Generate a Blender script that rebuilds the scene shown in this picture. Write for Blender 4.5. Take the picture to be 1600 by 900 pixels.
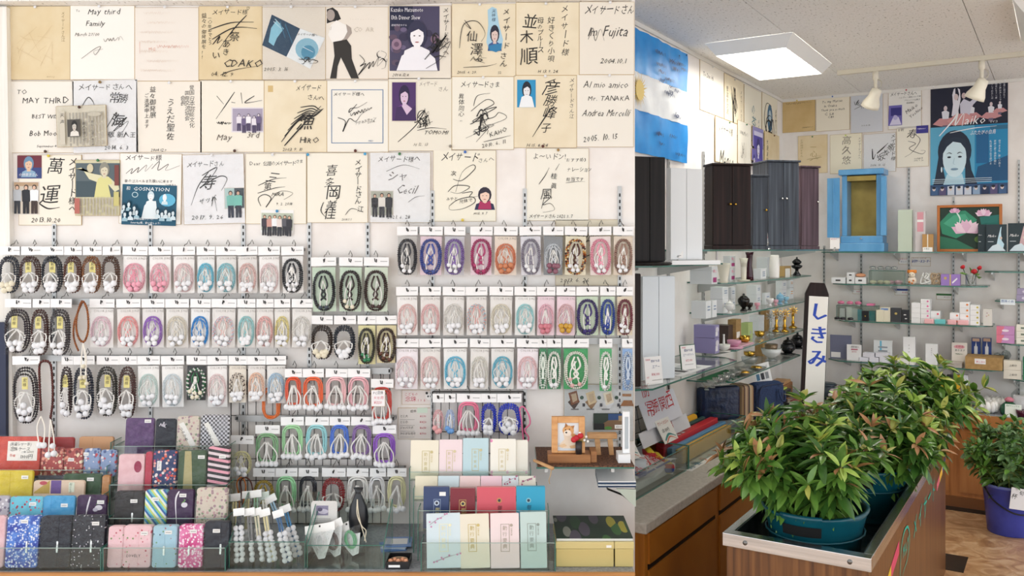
import bpy, math, random
from mathutils import Vector, Matrix

for _o in list(bpy.data.objects):
 bpy.data.objects.remove(_o, do_unlink=True)
SC = bpy.context.scene
COL = SC.collection
F = 1368.0            # focal length in pixels of a 1600 px wide frame
EYE = 1.70            # eye height
HOR = 390.0           # horizon row
TH = math.radians(32.2)   # the shop is turned by this angle against the display panel
CT, ST = math.cos(TH), math.sin(TH)

# ---------------------------------------------------------------- camera, sky, exposure
cam_d = bpy.data.cameras.new('camera')
cam = bpy.data.objects.new('camera', cam_d)
COL.objects.link(cam)
cam.location = (0, 0, EYE)
cam.rotation_euler = (math.pi / 2, 0, 0)
cam_d.sensor_width = 36
cam_d.lens = 36 * F / 1600
cam_d.shift_y = -(450 - HOR) / 1600
cam_d.clip_start = .05
SC.camera = cam
world = bpy.data.worlds.new('daylight')
SC.world = world
world.use_nodes = True
bg = world.node_tree.nodes['Background']
bg.inputs[0].default_value = (.93, .965, 1, 1)
bg.inputs[1].default_value = 1.55
SC.view_settings.view_transform = 'Standard'
SC.view_settings.look = 'None'
SC.view_settings.exposure = .5
SC.view_settings.gamma = 1
SC.view_settings.use_curve_mapping = False

# ---------------------------------------------------------------- materials
def lin(h):
 h = h.lstrip('#')
 if len(h) == 3:
  h = ''.join(c * 2 for c in h)
 r = []
 for i in (0, 2, 4):
  c = int(h[i:i + 2], 16) / 255
  r.append(c / 12.92 if c <= .04045 else ((c + .055) / 1.055) ** 2.4)
 return (r[0], r[1], r[2], 1)

MATS = {}
def new_mat(key):
 m = bpy.data.materials.new(key)
 m.use_nodes = True
 MATS[key] = m
 nt = m.node_tree
 return m, nt, nt.nodes['Principled BSDF']

def M(key):
 """'#rrggbb', '#rrggbb/rough', '#rrggbb/rough/metal' or the name of a registered material"""
 if key in MATS:
  return MATS[key]
 p = key.split('/')
 m, nt, b = new_mat(key)
 b.inputs['Base Color'].default_value = lin(p[0])
 b.inputs['Roughness'].default_value = float(p[1]) if len(p) > 1 else .6
 b.inputs['Metallic'].default_value = float(p[2]) if len(p) > 2 else 0
 return m

def nd(nt, t, **kw):
 n = nt.nodes.new(t)
 for k, v in kw.items():
  setattr(n, k, v)
 return n

def ramp(nt, stops, src, const=False):
 r = nd(nt, 'ShaderNodeValToRGB')
 e = r.color_ramp.elements
 while len(e) < len(stops):
  e.new(.5)
 for i, (p, c) in enumerate(stops):
  e[i].position = p
  e[i].color = lin(c) if isinstance(c, str) else c
 if const:
  r.color_ramp.interpolation = 'CONSTANT'
 nt.links.new(src, r.inputs[0])
 return r.outputs[0]

def coords(nt, scale=(1, 1, 1), rot=(0, 0, 0)):
 tc = nd(nt, 'ShaderNodeTexCoord')
 mp = nd(nt, 'ShaderNodeMapping')
 mp.inputs['Scale'].default_value = scale
 mp.inputs['Rotation'].default_value = rot
 nt.links.new(tc.outputs['Object'], mp.inputs[0])
 return mp.outputs[0]

def mat_noise(key, stops, scale=(10, 10, 10), detail=5, rough=.6, bump=0, dist=.002, metal=0, nscale=1.0, spec=None):
 m, nt, b = new_mat(key)
 v = coords(nt, scale)
 n = nd(nt, 'ShaderNodeTexNoise')
 n.inputs['Scale'].default_value = nscale
 n.inputs['Detail'].default_value = detail
 nt.links.new(v, n.inputs['Vector'])
 nt.links.new(ramp(nt, stops, n.outputs[0]), b.inputs['Base Color'])
 b.inputs['Roughness'].default_value = rough
 b.inputs['Metallic'].default_value = metal
 if spec is not None: b.inputs['Specular IOR Level'].default_value = spec
 if bump:
  bp = nd(nt, 'ShaderNodeBump')
  bp.inputs['Strength'].default_value = bump
  bp.inputs['Distance'].default_value = dist
  nt.links.new(n.outputs[0], bp.inputs['Height'])
  nt.links.new(bp.outputs[0], b.inputs['Normal'])
 return key

def mat_dots(key, base, cols, scale=70, size=.35, rough=.55, base2=None):
 m, nt, b = new_mat(key)
 v = coords(nt, (scale, scale * .25, scale))
 vo = nd(nt, 'ShaderNodeTexVoronoi')
 vo.inputs['Scale'].default_value = 1
 nt.links.new(v, vo.inputs['Vector'])
 mask = nd(nt, 'ShaderNodeMath', operation='LESS_THAN')
 nt.links.new(vo.outputs['Distance'], mask.inputs[0])
 mask.inputs[1].default_value = size
 sep = nd(nt, 'ShaderNodeSeparateColor')
 nt.links.new(vo.outputs['Color'], sep.inputs[0])
 st = [(.001 + .999 * i / len(cols), c) for i, c in enumerate(cols)]
 dc = ramp(nt, st, sep.outputs[0], True) if len(cols) > 1 else None
 mx = nd(nt, 'ShaderNodeMix', data_type='RGBA')
 nt.links.new(mask.outputs[0], mx.inputs['Factor'])
 if base2:
  n = nd(nt, 'ShaderNodeTexNoise')
  n.inputs['Scale'].default_value = .16
  nt.links.new(v, n.inputs['Vector'])
  nt.links.new(ramp(nt, [(.4, base), (.6, base2)], n.outputs[0]), mx.inputs[6])
 else:
  mx.inputs[6].default_value = lin(base)
 if dc:
  nt.links.new(dc, mx.inputs[7])
 else:
  mx.inputs[7].default_value = lin(cols[0])
 nt.links.new(mx.outputs[2], b.inputs['Base Color'])
 b.inputs['Roughness'].default_value = rough
 return key

def mat_stripe(key, cols, scale=30, rot=45, rough=.55):
 m, nt, b = new_mat(key)
 v = coords(nt, (1, 1, 1), (0, math.radians(rot), 0))
 sx = nd(nt, 'ShaderNodeSeparateXYZ')
 nt.links.new(v, sx.inputs[0])
 mu = nd(nt, 'ShaderNodeMath', operation='MULTIPLY')
 mu.inputs[1].default_value = scale
 nt.links.new(sx.outputs[0], mu.inputs[0])
 fr = nd(nt, 'ShaderNodeMath', operation='FRACT')
 nt.links.new(mu.outputs[0], fr.inputs[0])
 st = [(i / len(cols), c) for i, c in enumerate(cols)]
 nt.links.new(ramp(nt, st, fr.outputs[0], True), b.inputs['Base Color'])
 b.inputs['Roughness'].default_value = rough
 return key

def mat_check(key, c1, c2, scale=60, rough=.6):
 m, nt, b = new_mat(key)
 v = coords(nt)
 ck = nd(nt, 'ShaderNodeTexChecker')
 ck.inputs['Scale'].default_value = scale
 ck.inputs['Color1'].default_value = lin(c1)
 ck.inputs['Color2'].default_value = lin(c2)
 nt.links.new(v, ck.inputs['Vector'])
 nt.links.new(ck.outputs[0], b.inputs['Base Color'])
 b.inputs['Roughness'].default_value = rough
 return key

def mat_clear(key, tint, fac=.08, rough=.05, crinkle=0, cscale=60):
 """thin clear sheet: mostly lets light through, with a glossy skin"""
 m = bpy.data.materials.new(key)
 m.use_nodes = True
 MATS[key] = m
 nt = m.node_tree
 for n in list(nt.nodes):
  nt.nodes.remove(n)
 out = nd(nt, 'ShaderNodeOutputMaterial')
 mix = nd(nt, 'ShaderNodeMixShader')
 tr = nd(nt, 'ShaderNodeBsdfTransparent')
 gl = nd(nt, 'ShaderNodeBsdfGlossy')
 tr.inputs[0].default_value = lin(tint)
 gl.inputs['Roughness'].default_value = rough
 lw = nd(nt, 'ShaderNodeLayerWeight')
 lw.inputs[0].default_value = .25
 ad = nd(nt, 'ShaderNodeMath', operation='MULTIPLY_ADD')
 ad.inputs[1].default_value = .45
 ad.inputs[2].default_value = fac
 nt.links.new(lw.outputs['Fresnel'], ad.inputs[0])
 nt.links.new(ad.outputs[0], mix.inputs[0])
 nt.links.new(tr.outputs[0], mix.inputs[1])
 nt.links.new(gl.outputs[0], mix.inputs[2])
 nt.links.new(mix.outputs[0], out.inputs[0])
 if crinkle:
  n = nd(nt, 'ShaderNodeTexNoise')
  n.inputs['Scale'].default_value = cscale
  n.inputs['Detail'].default_value = 3
  n.inputs['Distortion'].default_value = 1.5
  nt.links.new(coords(nt), n.inputs['Vector'])
  bp = nd(nt, 'ShaderNodeBump')
  bp.inputs['Strength'].default_value = crinkle
  bp.inputs['Distance'].default_value = .01
  nt.links.new(n.outputs[0], bp.inputs['Height'])
  nt.links.new(bp.outputs[0], gl.inputs['Normal'])
  nt.links.new(bp.outputs[0], lw.inputs['Normal'])
 return key

mat_clear('film', '#fefefe', .025, .1, 1.0, 45)
mat_clear('glass', '#f7fbf9', .03, .03)
mat_clear('clear_plastic', '#f4f7f6', .06, .08, .3, 20)
mat_clear('crystal', '#e6ecec', .22, .03, .6, 60)
GE = '#3f7468/.15'       # green cut edge of glass
mat_noise('wallpaper', [(.3, '#ebe5e0'), (.7, '#f5f1ed')], (9, 9, 9), 8, .8, .25, .004)
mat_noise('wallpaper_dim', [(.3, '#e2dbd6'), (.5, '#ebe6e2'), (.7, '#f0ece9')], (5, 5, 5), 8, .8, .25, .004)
mat_noise('white_wood', [(.3, '#e6e1d8'), (.7, '#f5f2ec')], (60, 60, 3), 4, .55, .1)
mat_noise('ledge_wood', [(.3, '#b07843'), (.7, '#c99157')], (4, 60, 60), 4, .4, .05)
mat_noise('counter_wood', [(.3, '#95591c'), (.5, '#a9681f'), (.7, '#b87930')], (40, 3, 3), 5, .35, .05)
mat_noise('panel_wood', [(.3, '#99602f'), (.5, '#b27440'), (.7, '#bd8049')], (30, 30, 2.5), 5, .4, .05)
mat_noise('walnut', [(.3, '#4f2f18'), (.5, '#714927'), (.7, '#875b33')], (45, 45, 1.2), 5, .35, .05, nscale=1.3)
mat_noise('dark_wood', [(.3, '#150b08'), (.55, '#241310'), (.75, '#33201b')], (60, 60, 2), 5, .45, .05, spec=.2)
mat_noise('black_wood', [(.3, '#100d0d'), (.7, '#221c1b')], (60, 60, 2), 5, .45, .05, spec=.2)
mat_noise('slate_wood', [(.3, '#31353d'), (.55, '#454b55'), (.75, '#586069')], (60, 60, 2), 5, .45, .05, spec=.2)
mat_noise('plum_wood', [(.3, '#3b2d35'), (.55, '#52414a'), (.75, '#655460')], (60, 60, 2), 5, .45, .05, spec=.2)
mat_noise('counter_top', [(.35, '#b4aea2'), (.5, '#c0bab0'), (.65, '#c8c2b8')], (60, 60, 60), 8, .45, .05)
mat_noise('grey_top', [(.35, '#7f838a'), (.65, '#9ea3aa')], (120, 120, 120), 6, .5)
mat_noise('steel', [(.3, '#c4c6c7'), (.7, '#ececec')], (2, 2, 60), 4, .22, 0, metal=1)
mat_noise('steel_dull', [(.3, '#4f5654'), (.7, '#777d7a')], (20, 20, 20), 6, .38, 0, metal=1)
mat_noise('weave', [(.35, '#2c1a12'), (.5, '#5b3a28'), (.65, '#7a5238')], (140, 140, 140), 3, .8, .8)
mat_noise('light_wood', [(.3, '#c08f5c'), (.7, '#d8ab78')], (20, 20, 60), 4, .5)
mat_noise('mid_wood', [(.3, '#8a5a30'), (.7, '#a87343')], (6, 60, 60), 4, .5)
mat_noise('frame_wood', [(.3, '#c98f55'), (.7, '#e0ad76')], (20, 20, 60), 4, .45)
mat_noise('gold_foil', [(.3, '#8f7c3d'), (.7, '#a8944d')], (9, 9, 9), 3, .35, metal=.35)
mat_noise('brass', [(.3, '#b8862a'), (.7, '#e2bd5a')], (30, 30, 30), 3, .2, metal=1)
mat_noise('kraft', [(.3, '#9d7c4c'), (.7, '#b5935f')], (40, 40, 40), 4, .8)
mat_noise('cloth_white', [(.3, '#dfe3e8'), (.7, '#f4f5f6')], (9, 9, 9), 4, .7, .2)
mat_noise('flag_blue', [(.3, '#1180cf'), (.7, '#2a9be6')], (6, 6, 6), 5, .45, .35, .01)
mat_noise('flag_white', [(.3, '#d4d8dc'), (.7, '#eceeef')], (6, 6, 6), 5, .5, .35, .01)
mat_noise('navy_vinyl', [(.3, '#0c1a33'), (.7, '#1d335c')], (20, 20, 20), 5, .3, .5, .01)
mat_noise('navy_cloth', [(.3, '#17284a'), (.7, '#26406f')], (90, 90, 90), 5, .7, .2)
mat_noise('teal', [(.3, '#0c4a58'), (.7, '#0f5866')], (9, 9, 9), 4, .3)
mat_noise('bucket_blue', [(.3, '#3a45a8'), (.7, '#4955bd')], (9, 9, 9), 4, .35)
mat_noise('stem_green', [(.3, '#6a7a35'), (.7, '#8b9448')], (40, 40, 40), 3, .5)
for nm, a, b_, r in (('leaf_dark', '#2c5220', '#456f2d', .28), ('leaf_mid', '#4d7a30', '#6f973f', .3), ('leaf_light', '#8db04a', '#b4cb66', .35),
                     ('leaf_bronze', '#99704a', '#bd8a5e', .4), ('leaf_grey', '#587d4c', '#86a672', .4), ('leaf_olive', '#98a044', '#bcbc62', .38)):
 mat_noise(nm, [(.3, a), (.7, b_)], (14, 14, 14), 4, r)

# ---------------------------------------------------------------- mesh building
TXT = {}
_tc = bpy.data.curves.new('lettering', 'FONT')
_to = bpy.data.objects.new('lettering', _tc)
COL.objects.link(_to)
_tc.resolution_u = 1
def glyphs(s):
 if s not in TXT:
  _tc.body = s
  _tc.size = 1
  _tc.space_line = .95
  me = bpy.data.meshes.new_from_object(_to)
  TXT[s] = ([(v.co.x, v.co.y) for v in me.vertices], [tuple(p.vertices) for p in me.polygons],
                  max([v.co.x for v in me.vertices] or [.5]))
  bpy.data.meshes.remove(me)
 return TXT[s]

def catmull(pts, n=6, closed=False):
 if len(pts) < 3 and not closed:
  return list(pts)
 out = []
 N = len(pts)
 for i in range(N if closed else N - 1):
  if closed:
   p = [pts[(i + j - 1) % N] for j in range(4)]
  else:
   p = [pts[max(0, i - 1)], pts[i], pts[i + 1], pts[min(N - 1, i + 2)]]
  for q in range(n):
   t = q / n
   out.append(tuple(.5 * (2 * p[1][d] + (p[2][d] - p[0][d]) * t + (2 * p[0][d] - 5 * p[1][d] + 4 * p[2][d] - p[3][d]) * t * t
                             + (3 * p[1][d] - p[0][d] - 3 * p[2][d] + p[3][d]) * t ** 3) for d in range(len(pts[0]))))
 if not closed:
  out.append(tuple(pts[-1]))
 return out

BOXF = [(0, 1, 2, 3), (7, 6, 5, 4), (0, 4, 5, 1), (1, 5, 6, 2), (2, 6, 7, 3), (3, 7, 4, 0)]
class MB:
 def __init__(s):
  s.v, s.f, s.m, s.k = [], [], [], []
  s.T = None
 def add(s, vs, fs, key):
  if key not in s.k:
   s.k.append(key)
  i = s.k.index(key)
  b = len(s.v)
  if s.T is not None:
   vs = [tuple(s.T @ Vector(v)) for v in vs]
  s.v.extend(vs)
  s.f.extend([tuple(b + j for j in f) for f in fs])
  s.m.extend([i] * len(fs))
 def box(s, x0, x1, y0, y1, z0, z1, key, bev=0):
  if bev:
   b = min(bev, (x1 - x0) / 2.01, (z1 - z0) / 2.01)
   o = [(x0 + b, z0), (x1 - b, z0), (x1, z0 + b), (x1, z1 - b), (x1 - b, z1), (x0 + b, z1), (x0, z1 - b), (x0, z0 + b)]
   return s.prism(o, y0, y1, key)
  s.add([(x0, y0, z0), (x1, y0, z0), (x1, y0, z1), (x0, y0, z1), (x0, y1, z0), (x1, y1, z0), (x1, y1, z1), (x0, y1, z1)], BOXF, key)
 def flat(s, p, y, key):
  s.add([(a, y, b) for a, b in p], [tuple(range(len(p)))], key)
 def prism(s, p, y0, y1, key):
  n = len(p)
  s.add([(a, y0, b) for a, b in p] + [(a, y1, b) for a, b in p],
              [tuple(range(n)), tuple(range(2 * n - 1, n - 1, -1))] + [(i, i + n, (i + 1) % n + n, (i + 1) % n) for i in range(n)], key)
 def zprism(s, p, z0, z1, key):
  n = len(p)
  s.add([(a, b, z0) for a, b in p] + [(a, b, z1) for a, b in p],
              [tuple(range(n - 1, -1, -1)), tuple(range(n, 2 * n))] + [(i, (i + 1) % n, (i + 1) % n + n, i + n) for i in range(n)], key)
 def tube(s, path, r, key, n=5, closed=False):
  P = [Vector(p) for p in path]
  N = len(P)
  R = r if isinstance(r, (list, tuple)) else [r] * N
  vs, fs = [], []
  up = Vector((0.13, .97, .21)).normalized()
  for i, p in enumerate(P):
   a = P[(i - 1) % N] if closed or i else p
   b = P[(i + 1) % N] if closed or i < N - 1 else p
   t = (b - a)
   t = t.normalized() if t.length > 1e-9 else Vector((0, 0, 1))
   x = t.cross(up)
   x = x.normalized() if x.length > 1e-4 else t.orthogonal().normalized()
   y = t.cross(x)
   for j in range(n):
    an = 2 * math.pi * j / n
    vs.append(tuple(p + (x * math.cos(an) + y * math.sin(an)) * R[i]))
  for i in range(N if closed else N - 1):
   k = (i + 1) % N
   for j in range(n):
    q = (j + 1) % n
    fs.append((i * n + j, i * n + q, k * n + q, k * n + j))
  if not closed:
   fs.append(tuple(range(n - 1, -1, -1)))
   fs.append(tuple((N - 1) * n + j for j in range(n)))
  s.add(vs, fs, key)
 def ball(s, c, r, key, seg=8, rings=5, sc=(1, 1, 1)):
  vs, fs = [(c[0], c[1], c[2] + r * sc[2])], []
  for i in range(1, rings):
   a = math.pi * i / rings
   for j in range(seg):
    b = 2 * math.pi * j / seg
    vs.append((c[0] + r * sc[0] * math.sin(a) * math.cos(b), c[1] + r * sc[1] * math.sin(a) * math.sin(b), c[2] + r * sc[2] * math.cos(a)))
  vs.append((c[0], c[1], c[2] - r * sc[2]))
  L = len(vs) - 1
  for j in range(seg):
   q = (j + 1) % seg
   fs.append((0, 1 + j, 1 + q))
   for i in range(rings - 2):
    fs.append((1 + i * seg + j, 1 + (i + 1) * seg + j, 1 + (i + 1) * seg + q, 1 + i * seg + q))
   fs.append((L, 1 + (rings - 2) * seg + q, 1 + (rings - 2) * seg + j))
  s.add(vs, fs, key)
 def oct(s, c, r, key):
  x, y, z = c
  s.add([(x + r, y, z), (x - r, y, z), (x, y + r, z), (x, y - r, z), (x, y, z + r), (x, y, z - r)],
              [(0, 2, 4), (2, 1, 4), (1, 3, 4), (3, 0, 4), (2, 0, 5), (1, 2, 5), (3, 1, 5), (0, 3, 5)], key)
 def lathe(s, prof, key, c=(0, 0, 0), n=16, sx=1, sy=1, cap=True):
  vs, fs = [], []
  for r, z in prof:
   for j in range(n):
    a = 2 * math.pi * j / n
    vs.append((c[0] + r * sx * math.cos(a), c[1] + r * sy * math.sin(a), c[2] + z))
  for i in range(len(prof) - 1):
   for j in range(n):
    q = (j + 1) % n
    fs.append((i * n + j, i * n + q, (i + 1) * n + q, (i + 1) * n + j))
  if cap:
   fs.append(tuple(range(n - 1, -1, -1)))
   fs.append(tuple((len(prof) - 1) * n + j for j in range(n)))
  s.add(vs, fs, key)
 def ribbon(s, pts, w, y, key, taper=True, n=6):
  P = catmull(pts, n)
  N = len(P)
  vs, fs = [], []
  for i, p in enumerate(P):
   a, b = P[max(0, i - 1)], P[min(N - 1, i + 1)]
   dx, dz = b[0] - a[0], b[1] - a[1]
   L = math.hypot(dx, dz) or 1
   t = i / max(1, N - 1)
   h = w * .5 * ((.45 + .75 * math.sin(math.pi * min(1, t * 1.1 + .12))) if taper else 1)
   vs += [(p[0] - dz / L * h, y, p[1] + dx / L * h), (p[0] + dz / L * h, y, p[1] - dx / L * h)]
  for i in range(N - 1):
   fs.append((2 * i, 2 * i + 1, 2 * i + 3, 2 * i + 2))
  s.add(vs, fs, key)
 def build(s, name, parent=None, smooth=False, label=None, bevel=0):
  me = bpy.data.meshes.new(name)
  me.from_pydata(s.v, [], s.f)
  for k in s.k:
   me.materials.append(M(k))
  me.polygons.foreach_set('material_index', s.m)
  if smooth:
   me.polygons.foreach_set('use_smooth', [True] * len(s.f))
  me.update()
  o = bpy.data.objects.new(name, me)
  COL.objects.link(o)
  if parent:
   o.parent = parent
  if label:
   o['label'] = label
  if bevel:
   b = o.modifiers.new('soft', 'BEVEL')
   b.width = bevel
   b.segments = 2
   b.limit_method = 'ANGLE'
  return o

def tag(o, label=None, cat=None, group=None, kind=None):
 if label: o['label'] = label
 if cat: o['category'] = cat
 if group: o['group'] = group
 if kind: o['kind'] = kind
 return o
def thing(name, label, cat, loc=(0, 0, 0), rotz=0, group=None, rot=None):
 o = bpy.data.objects.new(name, None)
 COL.objects.link(o)
 o.empty_display_size = .05
 o.location = loc
 o.rotation_euler = rot or (0, 0, rotz)
 return tag(o, label, cat, group)
def inst(src, name, parent, loc, scale=None, rot=None):
 o = bpy.data.objects.new(name, src)
 COL.objects.link(o)
 o.parent = parent
 o.location = loc
 if scale: o.scale = scale
 if rot: o.rotation_euler = rot
 return o
def mesh_of(mb, name, smooth=True):
 o = mb.build(name, None, smooth)
 me = o.data
 bpy.data.objects.remove(o)
 return me

def at(x, y, Y):
 """the point at depth Y that the picture shows at pixel x, y"""
 return Vector(((x - 800) / F * Y, Y, EYE + (HOR - y) / F * Y))

class Art:
 """flat print or ink on a sheet: a, b are picture units (b downwards) mapped to local x, z"""
 def __init__(s, ox, oz, k, y, a0=0, b0=0, seed=1):
  s.mb = MB(); s.ox, s.oz, s.k, s.y, s.a0, s.b0 = ox, oz, k, y, a0, b0
  s.rd = random.Random(seed); s.vs = 1; s.mp = s.mb
 def q(s, a, b):
  return (s.ox + (a - s.a0) * s.k, s.oz - (b - s.b0) * s.k * s.vs)
 def up(s):
  s.y -= .00025
  return s.y
 def p(s, pts, key):
  pts = [s.q(*p) for p in pts]
  ar = sum(pts[i - 1][0] * pts[i][1] - pts[i][0] * pts[i - 1][1] for i in range(len(pts)))
  s.mp.flat(pts if ar > 0 else pts[::-1], s.up(), key)
  return s
 def r(s, a0, b0, a1, b1, key):
  return s.p([(a0, b1), (a1, b1), (a1, b0), (a0, b0)], key)
 def e(s, ca, cb, ra, rb, key, n=14):
  return s.p([(ca + ra * math.cos(2 * math.pi * i / n), cb + rb * math.sin(2 * math.pi * i / n)) for i in range(n)], key)
 def s(s, pts, w, key='#1d1a19'):
  s.mb.ribbon([s.q(*p) for p in pts], w * s.k, s.up(), key)
  return s
 def t(s, txt, a, b, size, key='#1d1a19', vert=False, hand=1, rot=0, sh=.1, sx=1, adv=None):
  """text whose first glyph has its top left corner at a, b"""
  y = s.up()
  ca, sa = math.cos(math.radians(rot)), math.sin(math.radians(rot))
  ux, uz = 0, 0
  for ch in txt:
   if vert and ch == 'ー': ch = '丨'
   cjk = ord(ch) > 0x2000
   if ch != ' ':
    vs, fs, wd = glyphs(ch)
    j = math.radians(s.rd.uniform(-7, 7)) * hand
    g = size * (1 + s.rd.uniform(-.12, .12) * hand)
    cj, sj = math.cos(j), math.sin(j)
    out = []
    for x, z in vs:
     x, z = (x * cj - z * sj) * g * sx + z * sh * g, (x * sj + z * cj) * g
     x += ux; z += uz - size * .8
     x, z = x * ca - z * sa, x * sa + z * ca
     A, B = s.q(a + x, b - z)
     out.append((A, y, B))
    s.mb.add(out, fs, key)
    st = (adv or 1.0) * size if cjk else (wd + .07) * size
   else:
    st = .35 * size
   if vert: uz -= (adv or 1.0) * size
   else: ux += st * sx
  return s
 def sc(s, a, b, w, h, seed=0, n=4, wd=1.0, key='#1d1a19', wild=1):
  rd = random.Random(seed * 77 + 5)
  for i in range(n):
   m = rd.randint(4, 7)
   x0, x1 = rd.uniform(0, .5) * wild, rd.uniform(.5, 1)
   if rd.random() < .35:
    cx, cz = rd.uniform(.25, .75), rd.uniform(.2, .8)
    rx, rz = rd.uniform(.1, .35), rd.uniform(.08, .3)
    ph = rd.uniform(0, 6)
    pts = [(a + w * (cx + rx * math.cos(ph + q * 1.1)), b + h * (cz + rz * math.sin(ph + q * 1.1))) for q in range(m)]
   else:
    z0 = rd.uniform(.05, .95)
    pts = [(a + w * (x0 + (x1 - x0) * q / (m - 1) + rd.uniform(-.08, .08)), b + h * min(1, max(0, z0 + rd.uniform(-.28, .28)))) for q in range(m)]
   s.s(pts, wd * rd.uniform(.7, 1.3), key)
  return s
 def word(s, a, b, w, h, seed=0, wd=.8, key='#1d1a19', slope=0):
  """a cursive word: a wavy pen line"""
  rd = random.Random(seed * 31 + 3)
  n = max(5, int(w / h * 3.2))
  pts = [(a + w * i / n + rd.uniform(-.2, .2) * h, b + slope * w * i / n + h * (.5 + (.5 if i % 2 else -.4) * rd.uniform(.35, 1))) for i in range(n + 1)]
  return s.s(pts, wd, key)
 def fig(s, ca, b0, h, hair='#1c1a1c', skin='#d9b39a', top='#e8e8ea', leg='#26262e', w=.3):
  W = h * w
  s.p([(ca - W * .5, b0 + h * .2), (ca - W * .2, b0 + h * .16), (ca + W * .2, b0 + h * .16), (ca + W * .5, b0 + h * .2), (ca + W * .45, b0 + h * .58), (ca - W * .45, b0 + h * .58)], top)
  s.p([(ca - W * .36, b0 + h * .55), (ca + W * .36, b0 + h * .55), (ca + W * .36, b0 + h), (ca + W * .05, b0 + h), (ca, b0 + h * .62), (ca - W * .05, b0 + h), (ca - W * .36, b0 + h)], leg)
  s.e(ca, b0 + h * .085, h * .075, h * .09, hair)
  s.e(ca, b0 + h * .1, h * .055, h * .068, skin)
  return s
 def bust(s, ca, b0, w, h, hair, skin, top, ink='#30222a'):
  """head and shoulders portrait"""
  s.p([(ca - w * .5, b0 + h), (ca - w * .42, b0 + h * .74), (ca - w * .14, b0 + h * .64), (ca + w * .14, b0 + h * .64), (ca + w * .42, b0 + h * .74), (ca + w * .5, b0 + h)], top)
  s.e(ca, b0 + h * .33, w * .33, h * .35, hair)
  s.p([(ca - w * .09, b0 + h * .5), (ca + w * .09, b0 + h * .5), (ca + w * .12, b0 + h * .72), (ca - w * .12, b0 + h * .72)], skin)
  s.e(ca, b0 + h * .38, w * .23, h * .27, skin)
  s.p([(ca - w * .25, b0 + h * .3), (ca - w * .2, b0 + h * .1), (ca + w * .2, b0 + h * .1), (ca + w * .25, b0 + h * .3), (ca + w * .05, b0 + h * .2)], hair)
  for d in (-1, 1):
   s.e(ca + d * w * .09, b0 + h * .37, w * .035, h * .014, ink, 8)
  s.e(ca, b0 + h * .53, w * .07, h * .016, '#a85a5a', 8)
  return s
 def build(s, name, parent, label=None):
  if s.mp is not s.mb and s.mp.v: s.mp.build('printed_picture', parent)
  return s.mb.build(name, parent, False, label) if s.mb.v else None
# ---------------------------------------------------------------- the setting
WY = 3.42                       # depth of the display panel's face
CEIL = 2.868
UW, VW = -1.857, 6.90           # planes of the shop's two walls in shop coordinates
def RW(u, v, z):
 return Vector((u * CT + v * ST, -u * ST + v * CT, z))
LROT, BROT = math.pi / 2 - TH, -TH
def onU(x, y, u):
 dx = (x - 800) / F
 Y = u / (dx * CT - ST)
 return (dx * Y * ST + Y * CT, EYE + (HOR - y) / F * Y)      # v, z
def onV(x, y, v):
 dx = (x - 800) / F
 Y = v / (dx * ST + CT)
 return (dx * Y * CT - Y * ST, EYE + (HOR - y) / F * Y)      # u, z
def onZ(x, y, z):
 Y = (z - EYE) * F / (HOR - y)
 X = (x - 800) / F * Y
 return (X * CT - Y * ST, X * ST + Y * CT)                   # u, v

def room(name, fn, label=None, smooth=False):
 """a structure mesh drawn in shop coordinates"""
 mb = MB()
 fn(mb)
 o = mb.build(name, None, smooth)
 o.rotation_euler = (0, 0, BROT)
 return tag(o, label, kind='structure')

mfl, nt, b = new_mat('floor_vinyl')
v_ = coords(nt, (1, 1, 1))
n1 = nd(nt, 'ShaderNodeTexNoise'); n1.inputs['Scale'].default_value = 7; n1.inputs['Detail'].default_value = 9; n1.inputs['Distortion'].default_value = 2.2
nt.links.new(v_, n1.inputs['Vector'])
nt.links.new(ramp(nt, [(.3, '#9c7450'), (.48, '#b89068'), (.6, '#c9a67f'), (.75, '#d8bd9a')], n1.outputs[0]), b.inputs['Base Color'])
b.inputs['Roughness'].default_value = .3
mc, nt, b = new_mat('acoustic')
v_ = coords(nt, (1, 1, 1))
n1 = nd(nt, 'ShaderNodeTexNoise'); n1.inputs['Scale'].default_value = 1; n1.inputs['Detail'].default_value = 2
mp = nd(nt, 'ShaderNodeMapping'); mp.inputs['Scale'].default_value = (95, 38, 60)
nt.links.new(v_, mp.inputs[0]); nt.links.new(mp.outputs[0], n1.inputs['Vector'])
nt.links.new(ramp(nt, [(.30, '#b9b7b2'), (.37, '#eeedea'), (.7, '#f3f2f0')], n1.outputs[0]), b.inputs['Base Color'])
b.inputs['Roughness'].default_value = .9
bp = nd(nt, 'ShaderNodeBump'); bp.inputs['Strength'].default_value = .5; bp.inputs['Distance'].default_value = .004
nt.links.new(n1.outputs[0], bp.inputs['Height']); nt.links.new(bp.outputs[0], b.inputs['Normal'])

floor = room('floor', lambda m: m.box(-5.5, 4.2, -1.6, VW + .1, -.1, 0, 'floor_vinyl'))
for k, (x, y) in enumerate(((1517, 792), (1500, 880))):
 u0, v0 = onZ(x, y, 0)
 mb = MB()
 mb.box(u0 - .45, u0 + (.115 if k == 0 else .03), v0 - .15, v0 + .12, 0, .003, '#1b1f1e/.35')
 tag(mb.build('floor_tile', floor))
for u0, v0 in ((-.45, 4.55), (1.6, 6.0), (1.6, 5.1)):
 mb = MB()
 mb.box(u0, u0 + .28, v0, v0 + .28, 0, .003, '#1b1f1e/.35')
 mb.build('floor_tile', floor)

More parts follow.
